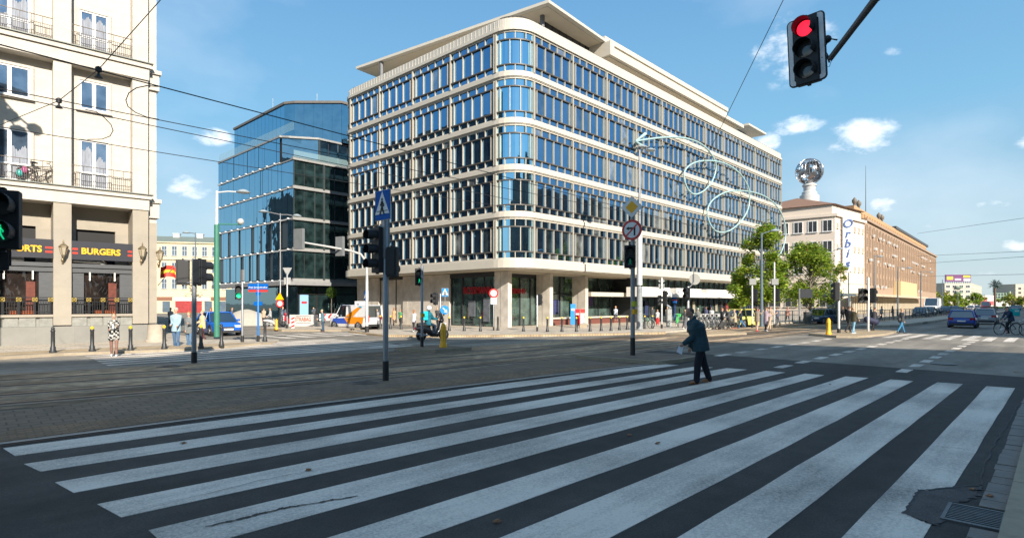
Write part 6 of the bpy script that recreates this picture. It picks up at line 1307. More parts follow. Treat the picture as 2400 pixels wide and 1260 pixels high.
# flag
p = P2(372, 34); t = thing('red_flag', 'red and yellow flag hanging at the corner of the stone building', 'flag', (p.x, p.y, 0)); k_ = 34/FP
a = MB(); vs = []; NX, NY = 14, 8
for j in range(NY+1):
    for i in range(NX+1):
        x = (4+44*i/NX)*k_; z = (HZ-(652-26*j/NY-8*math.sin(i/NX*2.2)+12*(i/NX)**2))*k_+HC; w = rt*x; vs.append((w.x+.08*math.sin(i*.9), w.y+.06*math.cos(i*.8+j*.3), z))
fi = [(j*(NX+1)+i, j*(NX+1)+i+1, (j+1)*(NX+1)+i+1, (j+1)*(NX+1)+i) for j in range(NY) for i in range(NX)]
for j in range(NY):
    a.cur = 1 if j in (3, 4) else 0; a.add(vs, []) if j == 0 else None; a.f += fi[j*NX:(j+1)*NX]; a.mi += [a.cur]*NX
a.build('cloth', [C('flag_red', (.65, .05, .03)), C('flag_yellow', (.8, .5, .03))], t, smooth=True); MB().tube([tuple(rt*(-2*k_)+Vector((0, 0, 3.0))), tuple(rt*(50*k_)+Vector((0, 0, 4.5)))], .02, 6).build('flagpole', steel, t)
# bus shelter, railings, bins
p = G(1968, 752, .2); k_ = dep(752, .2)/FP; t = thing('bus_shelter', 'dark glass tram shelter on the stop platform', 'shelter', p); a = MB(); ax = Vector((1, 0, 0))
for x in (-2.2, 0, 2.2): a.box(x-.04, x+.04, .5, .58, 0, 2.5); 
for x in (-2.2, 2.2): a.box(x-.04, x+.04, -.6, -.52, 0, 2.5)
a.box(-2.5, 2.5, -.9, .8, 2.5, 2.72); a.build('frame', C('shelter_grey', (.08, .11, .13), rough=.4), t); a = MB(); a.box(-2.16, 2.16, .53, .545, .3, 2.4); a.box(-2.205, -2.19, -.5, .5, .3, 2.4); a.build('glass', glassmat('shelter_glass', (.5, .6, .62), .25, (.03, .045, .05)), t); a = MB(); a.box(-1.8, 1.8, .1, .4, .42, .48); a.build('bench', M['iron'], t)
t = thing('waste_bin', 'dark grey waste bin below the display board', 'bin', G(1893, 759, .1)); MB().lathe([(.32, 0), (.36, 1.0), (.38, 1.02), (.38, 1.1)], 12).build('body', C('bin_grey', (.09, .10, .10)), t)
def railing(label, A, B, h_=1.1, step=1.9, z=.2, bars=0):
    A, B = Vector(A), Vector(B); t = thing('railing', label, 'railing', (A.x, A.y, z)); v = B-A; l = v.length; u = v.normalized(); a = MB(); n_ = int(l/step)
    for i in range(n_+1): q = u*(i*l/n_); a.box(q.x-.03, q.x+.03, q.y-.03, q.y+.03, 0, h_)
    a.build('posts', C('fence_grey', (.10, .12, .13), rough=.5, metal=.3), t); a = MB(); a.tube([(0, 0, h_), (v.x, v.y, h_)], .03, 5); a.tube([(0, 0, .15), (v.x, v.y, .15)], .02, 4)
    if bars:
        for i in range(int(l/bars)): q = u*(i*bars); a.box(q.x-.01, q.x+.01, q.y-.01, q.y+.01, .15, h_)
    a.build('rails', M['fence_grey'], t)
railing('railing behind the trees from the signal posts to the shelter', G(1822, 764)[:2], G(1940, 752)[:2], step=2.2, bars=.5)
railing('long railing between the tram stop and the carriageway', (60, 13.4), (185, 11.2), step=2.0, bars=.5, z=.2)
# wires ------------------------------------------------------------
wm_ = C('cable', (.02, .02, .022), rough=.5, var=0)
def wire(label, pts, r=.014, sag=0):
    t = thing('overhead_wire', label, 'cable', tuple(pts[0]), 0, 'tram power lines'); o_ = Vector(pts[0]); MB().tube([Vector(q)-o_ for q in pts], r, 5).build('cable', wm_, t)
def wpx(px, py, z): d_ = (z-HC)*FP/(HZ-py); a_, b_ = ray(px); return Vector((a_*d_, b_*d_, z))
for i, (pa_, pb_, lab) in enumerate((((0, 105), (600, 262), 'upper tram wire crossing in front of the stone building'), ((0, 208), (600, 326), 'second tram wire from the top'), ((0, 221), (600, 345), 'third tram wire, close under the second'), ((0, 298), (600, 393), 'lowest of the four tram wires'))):
    a_, b_ = wpx(*pa_, 6.0), wpx(*pb_, 6.0); d_ = b_-a_; pts = [a_-d_*.5, a_, b_, b_+d_*2, b_+d_*7]; wire(lab, pts, .010 if i != 0 else .012)
A_ = wpx(372, 5, 7.3); K1 = Vector(pix(231, 163, wpx(231, 163, 6.15).xy.length and (6.15-HC)*FP/(HZ-163))); K2 = wpx(138, 236, 6.15); K3 = wpx(0, 293, 6.3)
wire('thin span wire running diagonally across the stone facade', [A_+(A_-K1)*.6, A_, K1, K2, K3, K3+(K3-K2)], .008)
for kk, (K, lab) in enumerate(((K1, 'upper cable insulator hanging on the diagonal span wire'), (K2, 'lower cable insulator on the diagonal span wire'))):
    t = thing('cable_insulator', lab, 'insulator', tuple(K), 0, 'insulators'); MB().lathe([(.01, -.16), (.07, -.15), (.02, -.09), (.02, -.05), (.05, -.04), (.055, .03), (.03, .05), (.012, .06)], 10).build('body', wm_, t, smooth=True)
def loop(lab, pp, z): wire(lab, [wpx(x, y, z) for x, y in pp], .01)
loop('curved jumper cable beside the corner of the stone building', [(372, 203), (345, 201), (320, 206), (302, 218), (295, 235), (300, 250), (318, 264), (345, 275), (372, 280)], 6.0)
loop('curved jumper cable in front of the restaurant facade', [(200, 257), (225, 262), (245, 276), (260, 292), (265, 306), (258, 319), (240, 326), (205, 327)], 6.0)
for q0, q1, lab in (((1836, 0), (1640, 400), 'steep wire rising in front of the long window front'),): wire(lab, [Vector(pix(*q0, 16))+(Vector(pix(*q0, 16))-Vector(pix(*q1, 27)))*.3, Vector(pix(*q0, 16)), Vector(pix(*q1, 27))], .011)
for i, (y0, y1, lab) in enumerate(((547, 508, 'upper thin wire over the avenue at right'), (600, 588, 'second thin wire over the avenue at right'), (618, 600, 'third thin wire over the avenue at right'), (648, 642, 'lowest thin wire over the avenue at right'))): wire(lab, [Vector(pix(2150, y0, 90)), Vector(pix(2420, y1, 60))], .02)
# ------------------------------------------------------------------ vehicles
tyre = C('tyre', (.018, .018, .019), rough=.8); rimm = C('rim', (.35, .36, .37), metal=.7, rough=.35); cglass = glassmat('car_glass', (.55, .65, .7), .25, (.008, .012, .014)); plast = C('car_plastic', (.03, .031, .033), rough=.6)
def wheel(t, x, y, r=.31, w=.2):
    a = MB(); a.tube([(x, y-w/2, r), (x, y-w/2+.03, r), (x, y+w/2-.03, r), (x, y+w/2, r)], [r-.03, r, r, r-.03], 20); o = a.build('wheel', tyre, t, smooth=True)
    s_ = 1 if y > 0 else -1; b = MB(); b.tube([(x, y+s_*w*.3, r), (x, y+s_*(w/2+.012), r)], [r*.66, r*.6], 16); b.build('rim', rimm, o); c = MB()
    for k_ in range(5): q = k_*1.2566; c.tube([(x, y+s_*(w/2+.014), r), (x+r*.55*math.cos(q), y+s_*(w/2+.014), r+r*.55*math.sin(q))], .03, 4)
    c.build('spokes', C('rim_dark', (.15, .15, .16), metal=.6), o)
def car(label, cat, loc, rz, L_, W_, H_, paint, kind='hatch', name='parked_car', group=None, plates=True):
    """nose towards local +X"""
    t = thing(name, label, cat, loc, rz, group); w = W_/2
    van = kind == 'van'; hb_ = H_*.60 if not van else H_*.52; nose = H_*(.50 if not van else .50)
    # body stations: x, bottom, top, half width
    st = [(-L_/2, .42, hb_*.80, w*.80), (-L_/2+.06, .27, hb_*.93, w*.90), (-L_/2+.25, .2, hb_*1.0, w*.97), (-L_*.25, .18, hb_*1.01, w), (0, .18, hb_, w), (L_*.2, .18, hb_*.98, w), (L_*.28, .18, hb_*.96, w*.99), (L_*.42, .2, nose*1.0+.06, w*.95), (L_/2-.1, .25, nose*.88, w*.86), (L_/2, .36, nose*.70, w*.74)]
    a = MB(); vs = []
    for (x, zb, zt_, hw) in st: vs += [(x, -hw*.9, zb), (x, -hw, zb+(zt_-zb)*.25), (x, -hw, zb+(zt_-zb)*.65), (x, -hw*.93, zt_-.03), (x, -hw*.86, zt_), (x, hw*.86, zt_), (x, hw*.93, zt_-.03), (x, hw, zb+(zt_-zb)*.65), (x, hw, zb+(zt_-zb)*.25), (x, hw*.9, zb)]
    n_ = 10; a.add(vs, [(i*n_+k_, (i+1)*n_+k_, (i+1)*n_+(k_+1) % n_, i*n_+(k_+1) % n_) for i in range(len(st)-1) for k_ in range(n_)]+[tuple(range(n_)), tuple((len(st)-1)*n_+k_ for k_ in range(n_-1, -1, -1))])
    body = a.build('body', paint, t, smooth=True)
    if van: gh_ = [(-L_/2+.04, -L_/2+.12), (L_*.30, L_*.17)]
    elif kind == 'sedan': gh_ = [(-L_*.36, -L_*.20), (L_*.26, L_*.08)]
    else: gh_ = [(-L_/2+.08, -L_*.34), (L_*.27, L_*.08)]
    (xr0, xr1), (xf0, xf1) = gh_; zb = hb_-.02; wt = w*(.72 if not van else .86); wb = w*.91
    g = MB(); g.add([(xr0, -wb, zb), (xf0, -wb, zb), (xf0, wb, zb), (xr0, wb, zb), (xr1, -wt, H_-.05), (xf1, -wt, H_-.05), (xf1, wt, H_-.05), (xr1, wt, H_-.05)], [(0, 3, 2, 1), (4, 5, 6, 7), (0, 1, 5, 4), (1, 2, 6, 5), (2, 3, 7, 6), (3, 0, 4, 7)]); g.build('windows', cglass, t)
    r = MB(); r.add([(xr1-.08, -wt-.02, H_-.07), (xf1+.06, -wt-.02, H_-.07), (xf1+.06, wt+.02, H_-.07), (xr1-.08, wt+.02, H_-.07), (xr1+.1, -wt*.86, H_), (xf1-.12, -wt*.86, H_), (xf1-.12, wt*.86, H_), (xr1+.1, wt*.86, H_)], [(0, 3, 2, 1), (4, 5, 6, 7), (0, 1, 5, 4), (1, 2, 6, 5), (2, 3, 7, 6), (3, 0, 4, 7)]); r.build('roof', paint, t, smooth=False)
    p = MB(); 
    for s_ in (-1, 1):
        for (b0, b1, rr) in (((xf0, s_*wb, zb), (xf1, s_*wt, H_-.05), .035), ((xr0, s_*wb, zb), (xr1, s_*wt, H_-.05), .055), ((L_*.0, s_*(wb+.0), zb), (L_*-.02, s_*wt, H_-.05), .03), ((-L_*.25, s_*wb, zb), (-L_*.24, s_*wt, H_-.05), .05 if not van else .03)): p.tube([b0, b1], rr, 6)
        if van: p.add([(-L_/2+.1, s_*(wb+.012), zb), (L_*.02, s_*(wb+.012), zb), (L_*.02, s_*(wt+.02), H_-.06), (-L_/2+.14, s_*(wt+.02), H_-.06)], [(0, 1, 2, 3)])
    p.build('pillars', paint, t)
    for x in (-L_*.31, L_*.31):
        for s_ in (-1, 1):
            MB().tube([(x, s_*(w-.16), .31), (x, s_*(w+.004), .31)], .375, 20).build('wheel_arch', plast, t); wheel(t, x, s_*(w-.09))
    b = MB(); b.box(-L_/2-.03, -L_/2+.2, -w*.82, w*.82, .22, .40); b.box(L_/2-.16, L_/2+.02, -w*.72, w*.72, .2, .34); b.build('bumper', plast if van or kind == 'hatch' else paint, t, bevel=.02)
    for s_ in (-1, 1):
        MB().cbox((L_/2-.1, s_*w*.62, nose*.80), .22, .34, .15, s_*.45).build('headlight', C('headlight', (.65, .68, .7), rough=.15), t, bevel=.02)
        MB().cbox((-L_/2+.09, s_*w*.74, hb_*.84), .16, .34, .18 if not van else .5, s_*-.3).build('taillight', C('taillight', (.38, .01, .012), rough=.25), t, bevel=.02)
        MB().ball((L_*.2, s_*(w+.08), hb_+.06), .07, .1, .07, 8, 6).build('mirror', paint, t, smooth=True)
        MB().box(-L_*.10, -L_*.04, s_*(w+.004), s_*(w+.02), hb_*.82, hb_*.85).build('door_handle', plast, t)
        MB().box(-.008, .008, s_*(w+.0005), s_*(w+.003), .3, hb_*.9).box(L_*.2, L_*.2+.012, s_*(w+.0005), s_*(w+.003), .3, hb_*.9).build('door_seam', plast, t)
    if plates: MB().box(-L_/2-.045, -L_/2-.02, -.26, .26, .52, .63).build('number_plate', white_s, t); MB().box(L_/2+.022, L_/2+.035, -.26, .26, .36, .46).build('number_plate', white_s, t)
    MB().box(L_/2-.03, L_/2+.004, -w*.35, w*.35, nose*.6, nose*.78).build('grille', plast, t)
    return t
def cpaint(n, c): return C(n, c, rough=.28, var=.02, coat=.8)
blu = cpaint('paint_blue', (.008, .06, .34)); bl2 = cpaint('paint_azure', (.01, .11, .50)); slv = cpaint('paint_silver', (.30, .33, .37)); yl = cpaint('paint_yellow', (.66, .60, .14)); wht = cpaint('paint_white', (.68, .69, .70)); drk = cpaint('paint_dark', (.02, .03, .05)); dbl = cpaint('paint_navy', (.02, .05, .11))
def carat(px, py, **k): p = G(px, py); return (p[0], p[1], 0)
car('blue hatchback driving away in the left of two lanes, red tail lights', 'car', carat(2258, 767), 0+rad(2), 4.2, 1.82, 1.44, blu, name='blue_car')
car('silver hatchback driving away, right of the blue car', 'car', carat(2311, 759), rad(1), 3.9, 1.72, 1.5, slv, name='silver_car')
car('bright blue car behind the green lamp post, facing right', 'car', carat(512, 784), rad(-46.7-48), 4.2, 1.72, 1.45, bl2, name='blue_car')
v = car('white delivery van with blue and orange wave graphics beside the cream building', 'van', carat(832, 770), rad(180-46.7-34), 4.35, 1.78, 1.85, wht, 'van', name='delivery_van')
a = MB(); w_ = .89
for s_ in (-1, 1):
    a.cur = 0; a.add([(-1.2, s_*(w_+.006), .42), (1.55, s_*(w_+.006), .42), (1.5, s_*(w_+.006), .80), (.2, s_*(w_+.006), .86)], [(0, 1, 2, 3)])
    a.cur = 1; a.add([(-.25, s_*(w_+.009), .40), (.2, s_*(w_+.009), .86), (-.75, s_*(w_+.009), .95), (-2.0, s_*(w_+.006), .93), (-1.85, s_*(w_+.009), .45)], [(0, 1, 2, 3, 4)])
    a.cur = 1; a.add([(-.75, s_*(.9), .96), (.1, s_*(.89), .96), (-1.2, s_*(.84), 1.65), (-1.6, s_*.84, 1.65)], [(0, 1, 2, 3)])
    a.cur = 2; a.add([(-1.2, s_*(.845), 1.42), (-1.0, s_*(.845), 1.55), (-1.5, s_*.83, 1.76), (-1.75, s_*.83, 1.7)], [(0, 1, 2, 3)])
a.build('wave_graphics', [C('van_blue', (.03, .08, .42), rough=.3), C('van_orange', (.72, .25, .01), rough=.3), C('van_cyan', (.02, .3, .5), rough=.3)], v)
car('yellow taxi behind the pedestrians near the tall tree', 'taxi', carat(1752, 765), rad(-46.7+25), 3.9, 1.7, 1.5, yl, name='yellow_taxi')
car('dark car by the shelter behind the railing', 'car', carat(1924, 758), rad(170), 4.2, 1.75, 1.45, dbl, name='dark_car')
fc = [(2158, 742, 'dark car facing the camera beside the tram stop railing', drk, 180), (2176, 739, 'second dark oncoming car beside the railing', drk, 180), (2217, 735, 'dark blue oncoming car left of the blue hatchback', dbl, 180), (2237, 732, 'mid blue oncoming car behind the dark blue one', dbl, 180), (2244, 741, 'black car glimpsed left of the blue hatchback', drk, 0), (2290, 726, 'tiny pale car near the hoarding', slv, 180), (2275, 727, 'tiny white car just above the blue hatchback roof', wht, 180), (2375, 727, 'distant grey car at the right edge', slv, 90)]
for px, py, lab, m_, ang in fc: car(lab, 'car', carat(px, py), rad(ang+1), 4.2, 1.78, 1.46, m_, name='distant_car', group='cars far down the avenue')
car('white box lorry parked at the end of the railing', 'lorry', carat(2185, 735), rad(180), 6.0, 2.2, 3.0, wht, 'van', name='white_lorry'); car('small red and white van left of the steel palm', 'van', carat(2310, 727), rad(180), 5.5, 2.1, 2.6, C('van_red', (.5, .1, .12)), 'van', name='delivery_van')
# bicycles
def bicycle(loc, rz, label, col, group=None, basket=True, R_=.34):
    t = thing('bicycle', label, 'bicycle', loc, rz, group); m_ = C('bike_%d_%d' % (int(col[0]*100), int(col[1]*100)), col, rough=.35)
    for x in (-.52, .52):
        a = MB(); a.tube([(x+R_*math.cos(q), 0, R_+R_*math.sin(q)) for q in [6.2832*k_/24 for k_ in range(25)]], .019, 6, caps=False); wh = a.build('wheel', tyre, t)
        b = MB(); b.tube([(x+(R_-.03)*math.cos(q), 0, R_+(R_-.03)*math.sin(q)) for q in [6.2832*k_/24 for k_ in range(25)]], .01, 4, caps=False); [b.tube([(x, .0, R_), (x+(R_-.03)*math.cos(q), 0, R_+(R_-.03)*math.sin(q))], .0025, 3) for q in [6.2832*k_/14 for k_ in range(14)]]; b.ball((x, 0, R_), .03); b.build('rim', C('rim_light', (.45, .45, .43), metal=.5, rough=.3), wh)
        c = MB(); c.tube([(x+(R_+.035)*math.cos(q), 0, R_+(R_+.035)*math.sin(q)) for q in [rad(20+10*k_) for k_ in range(14)]], .016, 4); c.build('mudguard', m_, t)
    a = MB(); BB = (-.08, 0, .3); ST_ = (-.2, 0, .78); HT = (.36, 0, .82); HB = (.4, 0, .66)
    for p, q in ((BB, ST_), (BB, HB), (ST_, HT), (HT, HB), (HB, (.52, 0, R_)), (BB, (-.52, 0, R_)), (ST_, (-.52, 0, R_))): a.tube([p, q], .02, 6)
    a.build('frame', m_, t); a = MB(); a.tube([ST_, (-.23, 0, .9)], .014, 6); a.tube([(-.36, 0, .93), (-.2, 0, .94), (-.08, 0, .92)], [.07, .05, .02], 8); a.build('saddle', blk, t, smooth=True)
    a = MB(); a.tube([HT, (.33, 0, 1.0)], .015, 6); a.tube([(.22, -.29, 1.03), (.34, -.2, 1.04), (.35, 0, 1.02), (.34, .2, 1.04), (.22, .29, 1.03)], .014, 6); a.build('handlebar', steel, t); a = MB(); a.tube([(-.08, -.1, .3), (-.08, .1, .3)], .03, 8); a.tube([(-.08, -.1, .3), (.04, -.1, .18)], .012, 4); a.tube([(-.08, .1, .3), (-.2, .1, .42)], .012, 4); a.build('pedals', steel, t)
    if basket: MB().box(.42, .7, -.17, .17, .84, .88).box(.42, .44, -.17, .17, .88, 1.06).box(.68, .7, -.17, .17, .88, 1.06).box(.44, .68, -.17, -.15, .88, 1.06).box(.44, .68, .15, .17, .88, 1.06).build('basket', m_, t)
    return t
proto = None
bk_ = [(1653, 768), (1664, 767.5), (1675, 767), (1686, 766.6), (1697, 766.3), (1708, 766), (1720, 765.6), (1643, 768.3), (1629, 768.8)]
for i, (px, py) in enumerate(bk_):
    l = G(px, py, .1)
    if proto is None: proto = bicycle(l, rad(55), 'white rental bicycle in the long row near the tall tree', (.5, .5, .48), 'rental bicycles parked in a row'); o = proto
    else: o = copy_tree(proto); o.location = l; o.rotation_euler.z = rad(55+random.uniform(-6, 6))
    o['label'] = ['rental bicycle just right of the bending man\'s back', 'second rental bicycle right of the walking man', 'third rental bicycle in the row', 'fourth rental bicycle in the row', 'fifth rental bicycle in the row', 'sixth rental bicycle, near the pushchair', 'last rental bicycle in the row, by the taxi', 'rental bicycle half hidden by the walking man', 'rental bicycle at the left end, behind his head'][i]
bicycle(G(1588, 767, .1), rad(20), 'bright green bicycle beside the blue information post', (.05, .62, .12)); bicycle(G(1513, 769, .1), rad(80), 'pale green bicycle leaning by the wrapped lamp post', (.35, .5, .38))
# motor scooters by the glass building
def scooter(loc, rz, label, col, s_=1.0, name='motor_scooter'):
    t = thing(name, label, 'scooter', loc, rz); R_ = .27*s_; m_ = C('scoot_%d' % int(col[0]*1000), col, rough=.3, coat=.5)
    for x in (-.62, .72): a = MB(); a.tube([(x*s_, -.06, R_), (x*s_, .06, R_)], R_, 18); wh = a.build('wheel', tyre, t); MB().tube([(x*s_, -.065, R_), (x*s_, .065, R_)], R_*.55, 12).build('rim', rimm, wh)
    a = MB(); a.tube([(-.95*s_, 0, .62*s_), (-.6*s_, 0, .62*s_), (-.2*s_, 0, .5*s_), (0, 0, .3*s_), (.3*s_, 0, .28*s_), (.45*s_, 0, .5*s_), (.55*s_, 0, .85*s_)], [.08*s_, .17*s_, .18*s_, .13*s_, .14*s_, .17*s_, .13*s_], 10); a.ball((.68*s_, 0, .58*s_), .2*s_, .13*s_, .16*s_); a.ball((.55*s_, 0, .98*s_), .15*s_, .16*s_, .13*s_); a.build('body', m_, t, smooth=True)
    a = MB(); a.tube([(-.85*s_, 0, .8*s_), (-.5*s_, 0, .78*s_), (-.12*s_, 0, .74*s_)], [.1*s_, .14*s_, .1*s_], 10); a.build('seat', blk, t, smooth=True)
    a = MB(); a.tube([(.58*s_, 0, .9*s_), (.72*s_, 0, R_)], .035, 6); a.tube([(.42*s_, -.32, 1.06*s_), (.52*s_, 0, 1.08*s_), (.42*s_, .32, 1.06*s_)], .018, 6); a.tube([(.46*s_, -.28, 1.07*s_), (.5*s_, -.34, 1.28*s_)], .008, 4); a.ball((.5*s_, -.36, 1.3*s_), .03, .07, .05); a.tube([(.46*s_, .28, 1.07*s_), (.5*s_, .34, 1.28*s_)], .008, 4); a.ball((.5*s_, .36, 1.3*s_), .03, .07, .05); a.build('handlebar', blk, t)
    a = MB(); a.add([(.62*s_, -.2, 1.0*s_), (.62*s_, .2, 1.0*s_), (.5*s_, .17, 1.38*s_), (.5*s_, -.17, 1.38*s_)], [(0, 1, 2, 3)]); a.build('windscreen', C('smoke', (.12, .14, .17), rough=.15), t); MB().ball((.8*s_, 0, .82*s_), .06, .09, .06).build('headlight', C('headlight', (.65, .68, .7)), t, smooth=True); MB().ball((-.98*s_, 0, .62*s_), .04, .08, .04).build('taillight', M['taillight'], t); MB().tube([(-.3*s_, -.14, .26*s_), (-.95*s_, -.17, .36*s_)], [.04, .06], 8).build('exhaust', rimm, t)
    return t
scooter(G(643, 766, .1), rad(-20), 'white parked scooter left of the yield sign post', (.4, .4, .4), .85); scooter(G(682, 764, .1), rad(200), 'red parked scooter right of the striped board', (.5, .02, .04)); 
scooter(G(800, 761, .1), rad(140), 'dark scooter behind the chevron board', (.03, .03, .035)); scooter(G(745, 759, .1), rad(100), 'dark parked scooter in front of the glass entrance', (.06, .06, .07))
# ------------------------------------------------------------------ people
def remesh(mb, vox, smooth=2):
    me = bpy.data.meshes.new('tmp'); me.from_pydata(mb.v, [], mb.f); me.update(); o = bpy.data.objects.new('tmp', me); COL.objects.link(o)
    r = o.modifiers.new('r', 'REMESH'); r.mode = 'VOXEL'; r.voxel_size = vox; s_ = o.modifiers.new('s', 'SMOOTH'); s_.factor = .5; s_.iterations = smooth
    dg = bpy.context.evaluated_depsgraph_get(); dg.update(); m2 = bpy.data.meshes.new_from_object(o.evaluated_get(dg)); bpy.data.objects.remove(o); bpy.data.meshes.remove(me); return m2
def part(name, mb, m, parent, vox, smooth=2):
    me = remesh(mb, vox, smooth); me.name = name; me.materials.clear(); me.materials.append(m); me.polygons.foreach_set('use_smooth', [True]*len(me.polygons)); o = bpy.data.objects.new(name, me); COL.objects.link(o); o.parent = parent; return o
def loft(mb, pts, n=16):
    """pts: (centre, rx along fwd, ry sideways); closed tube following the centres in the sagittal plane"""
    vs = []
    for i, (c, rx, ry) in enumerate(pts):
        a = Vector(pts[max(i-1, 0)][0]); b = Vector(pts[min(i+1, len(pts)-1)][0]); d = (b-a).normalized(); y = Vector((0, 1, 0)); x = y.cross(d).normalized(); y = d.cross(x)
        vs += [Vector(c)+x*rx*math.cos(6.2832*k_/n)+y*ry*math.sin(6.2832*k_/n) for k_ in range(n)]
    L_ = len(pts); mb.add(vs, [(i*n+k_, i*n+(k_+1) % n, (i+1)*n+(k_+1) % n, (i+1)*n+k_) for i in range(L_-1) for k_ in range(n)]+[tuple(range(n-1, -1, -1)), tuple((L_-1)*n+k_ for k_ in range(n))]); return mb
SK = C('skin', (.55, .33, .23), rough=.55, var=.06); SK2 = C('skin_tan', (.42, .23, .15), rough=.5, var=.08)
def D(a, l): return Vector((math.sin(rad(a))*l, 0, -math.cos(rad(a))*l))       # angle from straight down, forward positive
def person(label, loc, phi, h=1.7, lean=3, legs=((12, 8), (-14, 10)), arms=((18, 25), (-18, 15)), top=(.1, .1, .12), bottom=(.02, .03, .07), shoes=(.05, .04, .04), hair=(.08, .05, .03), style='short',
           jl=.10, skirt=None, neckl=None, vox=None, fem=False, headt=None, seat=None, topm=None, sleeves=True, skin=None, abd=(6, 6), bulk=1.0, boots=None, hairm=None, leglen=1.0, z=0, face=False, name='person', wrist=.95, legw=1.0):
    """phi: 0 faces right in the view, 90 away, 180 left, 270 towards the camera"""
    t = thing(name, label, 'person', (loc[0], loc[1], loc[2]+z), rad(phi-46.7)); vox = vox or .014; skin = skin or SK
    def HH(x): return x*h
    hip0 = Vector((0, 0, 0)); sp = lambda l, a=lean: Vector((math.sin(rad(a))*l, 0, math.cos(rad(a))*l))
    L1, L2 = HH(.245), HH(.235); legj = []
    for (a, kb), s_ in zip(legs, (1, -1)):
        hp_ = Vector((0, s_*HH(.052), 0)); kn = hp_+D(a, L1); an = kn+D(a-kb, L2); legj.append((hp_, kn, an, a-kb))
    low = min(j[2].z for j in legj); hz = -low+HH(.042) if seat is None else seat
    up = Vector((0, 0, hz)); legj = [(a+up, b+up, c+up, q) for a, b, c, q in legj]; pel = up
    waist = pel+sp(HH(.11), lean*.6); chest = waist+sp(HH(.12), lean*1.0); sh = chest+sp(HH(.085), lean*1.15); nk = sh+sp(HH(.035), lean*1.2 if headt is None else headt*.7)
    ht_ = lean*.6 if headt is None else headt; hd = nk+sp(HH(.075), ht_)
    swm = .098 if not fem else .086; b = MB(); B_ = bulk
    torso = [(pel-sp(HH(.05), lean*.3), HH(.05), HH(.075)), (pel+sp(HH(.02)), HH(.062), HH(.092 if fem else .085)), (waist, HH(.052)*B_, HH(.070 if fem else .078)*B_), (chest, HH(.064)*B_, HH(.088 if fem else .098)*B_), (sh-sp(HH(.02)), HH(.052), HH(.085 if fem else .102)), (sh+sp(HH(.012)), HH(.034), HH(.05))]
    loft(b, torso); b.cap(sh, nk+sp(HH(.015), ht_), HH(.031), HH(.029))
    q = Matrix.Rotation(rad(ht_), 3, 'Y')
    b.ball(hd+q @ Vector((-.006*h, 0, .012*h)), HH(.054), HH(.043), HH(.056), 16, 12, q); b.ball(hd+q @ Vector((.016*h, 0, -.026*h)), HH(.034), HH(.034), HH(.038), 14, 10, q)
    b.cap(hd+q @ Vector((.05*h, 0, .004*h)), hd+q @ Vector((.062*h, 0, -.014*h)), HH(.005), HH(.009), 8); b.ball(hd+q @ Vector((.044*h, 0, -.034*h)), HH(.008), HH(.015), HH(.006), 10, 6, q)
    for s_ in (1, -1): b.ball(hd+q @ Vector((-.004*h, s_*.045*h, -.004*h)), HH(.011), HH(.007), HH(.018), 8, 6, q)
    hands = []; armj = []
    for (sa, ea), s_, ab in zip(arms, (1, -1), abd):
        S_ = sh+Vector((0, s_*HH(swm), -HH(.040))); out = Matrix.Rotation(rad(-s_*ab), 3, 'X'); E = S_+out @ D(sa, HH(.168)); Wr = E+out @ D(sa+ea, HH(.148)); dn = (Wr-E).normalized()
        armj.append((S_, E, Wr)); b.cap(S_, E, HH(.027), HH(.021)); b.cap(E, Wr, HH(.021), HH(.0145))
        side = Vector((0, s_, 0)); pl = Wr+dn*HH(.03); thick = dn.cross(side).normalized()
        b.cap(Wr, pl, HH(.014), HH(.019)); b.ball(pl+dn*HH(.008), HH(.013), HH(.013), HH(.02))
        fb = Vector((1, 0, 0))-dn*dn.x; fb = fb.normalized() if fb.length > .1 else Vector((0, 0, 1))
        for k_, (o_, ln) in enumerate(((-.018, .030), (-.006, .036), (.006, .034), (.017, .026))):
            r0 = pl+dn*HH(.016)+fb*HH(o_); m1 = r0+dn*HH(ln*.6); tip = m1+(dn*.75-side*.55).normalized()*HH(ln*.55); b.cap(r0, m1, .0095, .009, 8); b.cap(m1, tip, .009, .0075, 8)
        th0 = Wr+dn*HH(.012)+fb*HH(.014); b.cap(th0, th0+(dn*.6+fb*.75-side*.2).normalized()*HH(.034), .011, .009, 8); hands.append(pl+dn*HH(.03))
    for (hp_, kn, an, sa) in legj: b.cap(hp_, kn, HH(.042), HH(.028)); b.cap(kn, an, HH(.028), HH(.019)); b.cap(an, an+Vector((HH(.05), 0, -HH(.018))), HH(.019), HH(.016))
    part('body', b, skin, t, vox)
    nm = lambda c: tuple(int(x*100) for x in c)
    # trousers
    if bottom:
        c = MB(); loft(c, [(pel-sp(HH(.055), 0), HH(.054), HH(.082)), (pel, HH(.068), HH(.095)), (pel+sp(HH(.05)), HH(.064)*B_, HH(.088)*B_)])
        for (hp_, kn, an, sa) in legj: c.cap(hp_, kn, HH(.052)*min(legw, 1.15), HH(.036 if not fem else .034)*legw); c.cap(kn, an+(kn-an)*(1-leglen)*1.0, HH(.036 if not fem else .034)*legw, HH(.029 if not fem else .024)*legw)
        part('trousers', c, C('cloth_%d_%d_%d' % nm(bottom), bottom, rough=.85, var=.15, scale=8), t, vox)
